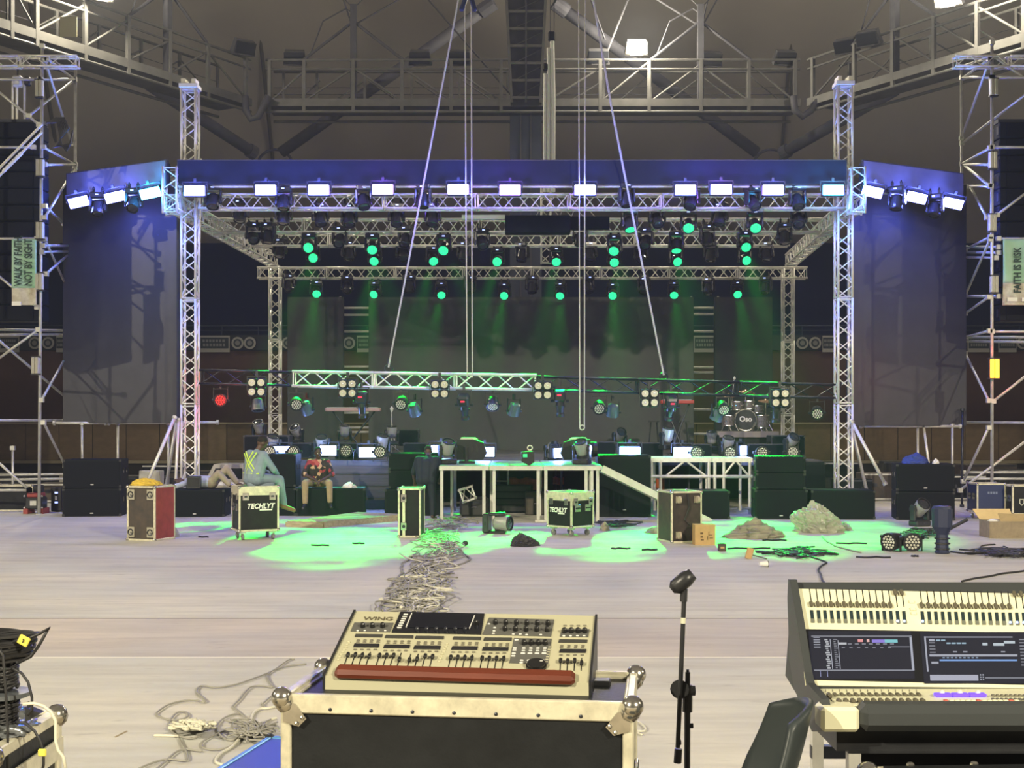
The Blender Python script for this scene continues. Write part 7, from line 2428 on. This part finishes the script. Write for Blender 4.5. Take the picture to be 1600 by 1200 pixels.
# ------------------------------------------------------------------ cable reels on a case at the left edge
lcx, lcd0, lcd1, lcz = -1.335, 3.30, 3.80, 1.20
lcase = flight_case('black and silver striped case wrapped in plastic at the lower left corner', (lcx - 0.35, (lcd0 + lcd1) / 2, ZR), 0.0, 0.70, lcd1 - lcd0, lcz - ZR, 0.0, name='reel_case', lid=False, handles_x=False)
for z in (0.74, 0.55):
    MB().bb(0.348, 0.354, -0.25, 0.25, z - 0.03, z + 0.03).build('side_stripe', ALUEDGE, lcase)
heap('plastic_wrap', 'clear crumpled plastic wrap on the case under the cable reels', 'plastic wrap', (lcx - 0.20, 3.56, lcz), (0.36, 0.36, 0.06), M('clear_wrap', (0.30, 0.32, 0.33), 0.12, 0.3, noise=0.6, nscale=25), 61, 0.5, 20, 0.5)
RX, RY = P(2, 0, 3.52).x, 3.52


def reel(label, z0, hgt, r, rows, cr, flange=None, m=CABLE):
    t = thing('cable_reel', label, 'cable reel', (RX, RY, z0))
    MB().cyl((0, 0, 0), (0, 0, hgt), r * 0.7, n=18).build('core', BLACK, t)
    pts = []
    n = rows * 16
    for i in range(n + 1):
        a_ = 2 * math.pi * i / 16
        rr_ = r * (1 + 0.05 * math.sin(i * 0.37))
        pts.append((rr_ * math.cos(a_), rr_ * math.sin(a_), 0.01 + (hgt - 0.02) * i / n + 0.004 * math.sin(i * 1.3)))
    MB().tube(pts, cr, 5).build('wound_cable', m, t, smooth=True)
    if flange:
        MB().lathe([(flange, 0), (flange, 0.012), (0.02, 0.014)], (0, 0, hgt), 28).build('flange', M('reel_flange', (0.10, 0.11, 0.12), 0.3), t)
    return t


z_a = lcz + 0.004
reel('lower drum of wound black cable on the case at the left edge', z_a, 0.094, 0.044, 14, 0.0045, 0.077)
reel('upper drum of wound black cable on the case at the left edge', z_a + 0.108, 0.080, 0.043, 10, 0.0055)
ct = thing('cable_coil', 'loose coil of black cable with a yellow tag on top of the reels', 'cable coil', (RX, RY, z_a + 0.190))
for k in range(16):
    rnd = random.Random(k)
    MB().torus((rnd.uniform(-0.012, 0.012), rnd.uniform(-0.012, 0.012), 0.006 + k * 0.0042), 0.068 + 0.026 * (k / 16) + rnd.uniform(-0.006, 0.006), 0.0048, (rnd.uniform(-0.12, 0.12), rnd.uniform(-0.1, 0.1), 1), 26, 5).build('cable_turn', CABLE, ct)


def rp3(px, py, d=3.46):
    return P(px, py, d) - ct.location


MB().tube([rp3(20, 1003), rp3(46, 997), (rp3(62, 990)), rp3(78, 981), rp3(70, 992), rp3(60, 1010), rp3(48, 1026), rp3(28, 1036)], 0.0042, 6).build('free_end', CABLE, ct, smooth=True)
YT = M('yellow_tape_tag', (0.75, 0.66, 0.10), 0.5)
MB().rbox(rp3(37, 1001, 3.44), (0.030, 0.006, 0.026), 0.002, Ry(0.5)).build('tape_tag', YT, ct)
MB().tube([rp3(36, 998, 3.435), rp3(37, 1001, 3.435), rp3(35, 1004, 3.435)], 0.0016, 5).build('tag_mark', BLACK, ct)
for nm, lst, m, r, lab in (('hanging_cable', [(20, 1044), (34, 1052), (44, 1066), (50, 1090), (50, 1110), (43, 1118)], CABLE, 0.0036, 'black cable looping from the upper drum to a plug on the case'),
                           ('hanging_cable', [(26, 1128), (40, 1130), (54, 1142), (63, 1158), (68, 1175), (68, 1195), (64, 1215)], CABLE, 0.0036, 'black cable with a yellow tag hanging over the case side'),
                           ('hanging_cable', [(36, 1100), (54, 1099), (68, 1103), (80, 1112), (87, 1126), (87, 1158), (91, 1172), (99, 1182), (103, 1205)], WHITEC, 0.0042, 'white cable hanging over the corner of the striped case'),
                           ('hanging_cable', [(0, 1015), (5, 1025), (9, 1080), (12, 1140), (12, 1205)], CABLE, 0.0036, 'black cable hanging straight down in front of the reels')):
    o = MB().tube([P(x, y, 3.40 if 'white' not in lab else 3.36) for x, y in lst], r, 6).build(nm, m, smooth=True)
    tag(o, lab, 'cable')
tag(MB().rbox(P(66, 1176, 3.38), (0.022, 0.008, 0.020), 0.003).build('cable_tag', YT), 'yellow tape tag on the cable hanging over the striped case', 'tag')
pg = thing('power_plug', 'black triangular plug lying on the striped case', 'plug', P(46, 1117, 3.45))
MB().prism([(-0.012, 0, -0.02), (0.03, 0, 0.004), (-0.012, 0, 0.02)], (0, 0.03, 0)).build('plug_body', BLACK, pg)
MB().cyl((0.0, 0.0, 0.02), (-0.005, 0.0, 0.035), 0.005).build('cable_neck', BLACK, pg)
tag(MB().tube([P(0, 990, 3.6), P(-2, 1000, 3.6), P(4, 1010, 3.6)], 0.005, 5).build('hanging_cable', CABLE), 'black cable end at the left edge above the reels', 'cable')

# ------------------------------------------------------------------ cables on the near floor
def cp(lst, s=5.333, ox=160, oy=1000):
    return pathpx([(ox + x / s, oy + y / s) for x, y in lst], 0.012)


def smooth(pts, it=2):
    for _ in range(it):
        out = [pts[0]]
        for a_, b2 in zip(pts, pts[1:]):
            out += [a_.lerp(b2, 0.25), a_.lerp(b2, 0.75)]
        out.append(pts[-1])
        pts = out
    return pts


CB = [([(1600, 160), (1560, 158), (1480, 215), (1410, 265), (1180, 350), (1100, 375), (940, 400), (820, 375), (785, 410), (790, 450), (870, 500), (845, 525), (800, 500), (700, 500), (560, 530), (480, 580), (435, 620), (540, 665), (620, 670), (700, 650), (725, 620), (690, 595), (620, 600), (570, 660), (550, 710), (580, 770), (640, 800), (700, 820), (780, 815), (830, 790)], GREYC, 'long grey cable looping to the left round the white cord pile'),
      ([(1700, 200), (1560, 213), (1450, 240), (1400, 265), (1365, 300), (1400, 360), (1435, 400), (1330, 380), (1240, 385), (1190, 430), (1150, 490), (1105, 530), (1080, 560), (1130, 590), (1200, 660), (1300, 690)], GREYC, 'grey cable curling left of the road case'),
      ([(1150, 610), (1080, 620), (990, 660), (950, 720), (965, 780), (1030, 830), (1100, 835), (1150, 800), (1200, 740), (1070, 735), (980, 770), (870, 820), (820, 860), (840, 910), (1000, 915), (1100, 870)], GREYC, 'grey cable looping beside the blue lid'),
      ([(640, 820), (660, 870), (700, 930), (715, 990), (690, 1010), (560, 990), (450, 1010), (310, 1067)], GREYC, 'grey cable running to the bottom edge'),
      ([(400, 1120), (460, 1067), (540, 1000), (610, 930), (690, 905), (760, 920), (830, 925)], GREYC, 'grey cable crossing under the white cord pile'),
      ([(1480, 540), (1390, 570), (1310, 570), (1260, 600), (1240, 660), (1200, 720), (1230, 760)], WHITEC, 'white cable curling left of the road case'),
      ([(1450, 650), (1370, 670), (1340, 720), (1250, 730), (1170, 790), (1100, 870), (1050, 910), (1000, 930), (950, 980), (940, 1020), (1000, 1040)], WHITEC, 'white cable running down to the blue lid'),
      ([(1500, 420), (1400, 470), (1330, 540), (1320, 520), (1360, 560)], GREYC, 'short grey cable end left of the road case'),
      ([(430, 795), (520, 795), (640, 800)], WHITEC, 'short white cord sticking out of the cord pile')]
for pts, m, lab in CB:
    tag(MB().tube(smooth(cp(pts)), 0.0068 if m is GREYC else 0.0095, 6).build('floor_cable', m, smooth=True), lab, 'cable')
tag(MB().tube(smooth(pathpx([(985, 1125), (1000, 1128), (1010, 1138), (1006, 1143), (992, 1142), (1003, 1148)])), 0.007, 6).build('floor_cable', WHITEC, smooth=True), 'small white cable loop right of the road case', 'cable')
cr_ = MB()
rnd = random.Random(5)
for k in range(44):
    pts = [FL(300 + rnd.gauss(0, 15), 1132 + max(-9, min(9, rnd.gauss(0, 5))), rnd.uniform(0.01, 0.10)) for _ in range(5)]
    cr_.tube(smooth(pts, 2), 0.009, 5)
tag(cr_.build('cord_pile', M('white_cord', (0.66, 0.64, 0.50), 0.8), smooth=True), 'pile of crumpled white cord on the near floor', 'cord', kind='stuff')
cr_ = MB()
for k in range(30):
    pts = [FL(395 + rnd.gauss(0, 22), 1140 + max(-16, min(18, rnd.gauss(0, 9))), rnd.uniform(0.01, 0.06)) for _ in range(5)]
    cr_.tube(smooth(pts, 2), 0.006, 5)
tag(cr_.build('wire_tangle', GREYC, smooth=True), 'tangle of thin grey wires between the blue lid and the road case', 'wires', kind='stuff')
tag(MB().tube([FL(180, 1152), FL(198, 1143)], 0.008, 5).build('straw', WOODP), 'thin straw on the near floor at the left', 'straw')
# ------------------------------------------------------------------ thin haze hanging in the arena air
wv = wd.node_tree.nodes.new('ShaderNodeVolumeScatter')
wv.inputs['Color'].default_value = (0.70, 0.80, 1.0, 1)
wv.inputs['Density'].default_value = HAZE
wv.inputs['Anisotropy'].default_value = 0.25
wd.node_tree.links.new(wv.outputs[0], [n for n in wd.node_tree.nodes if n.type == 'OUTPUT_WORLD'][0].inputs['Volume'])
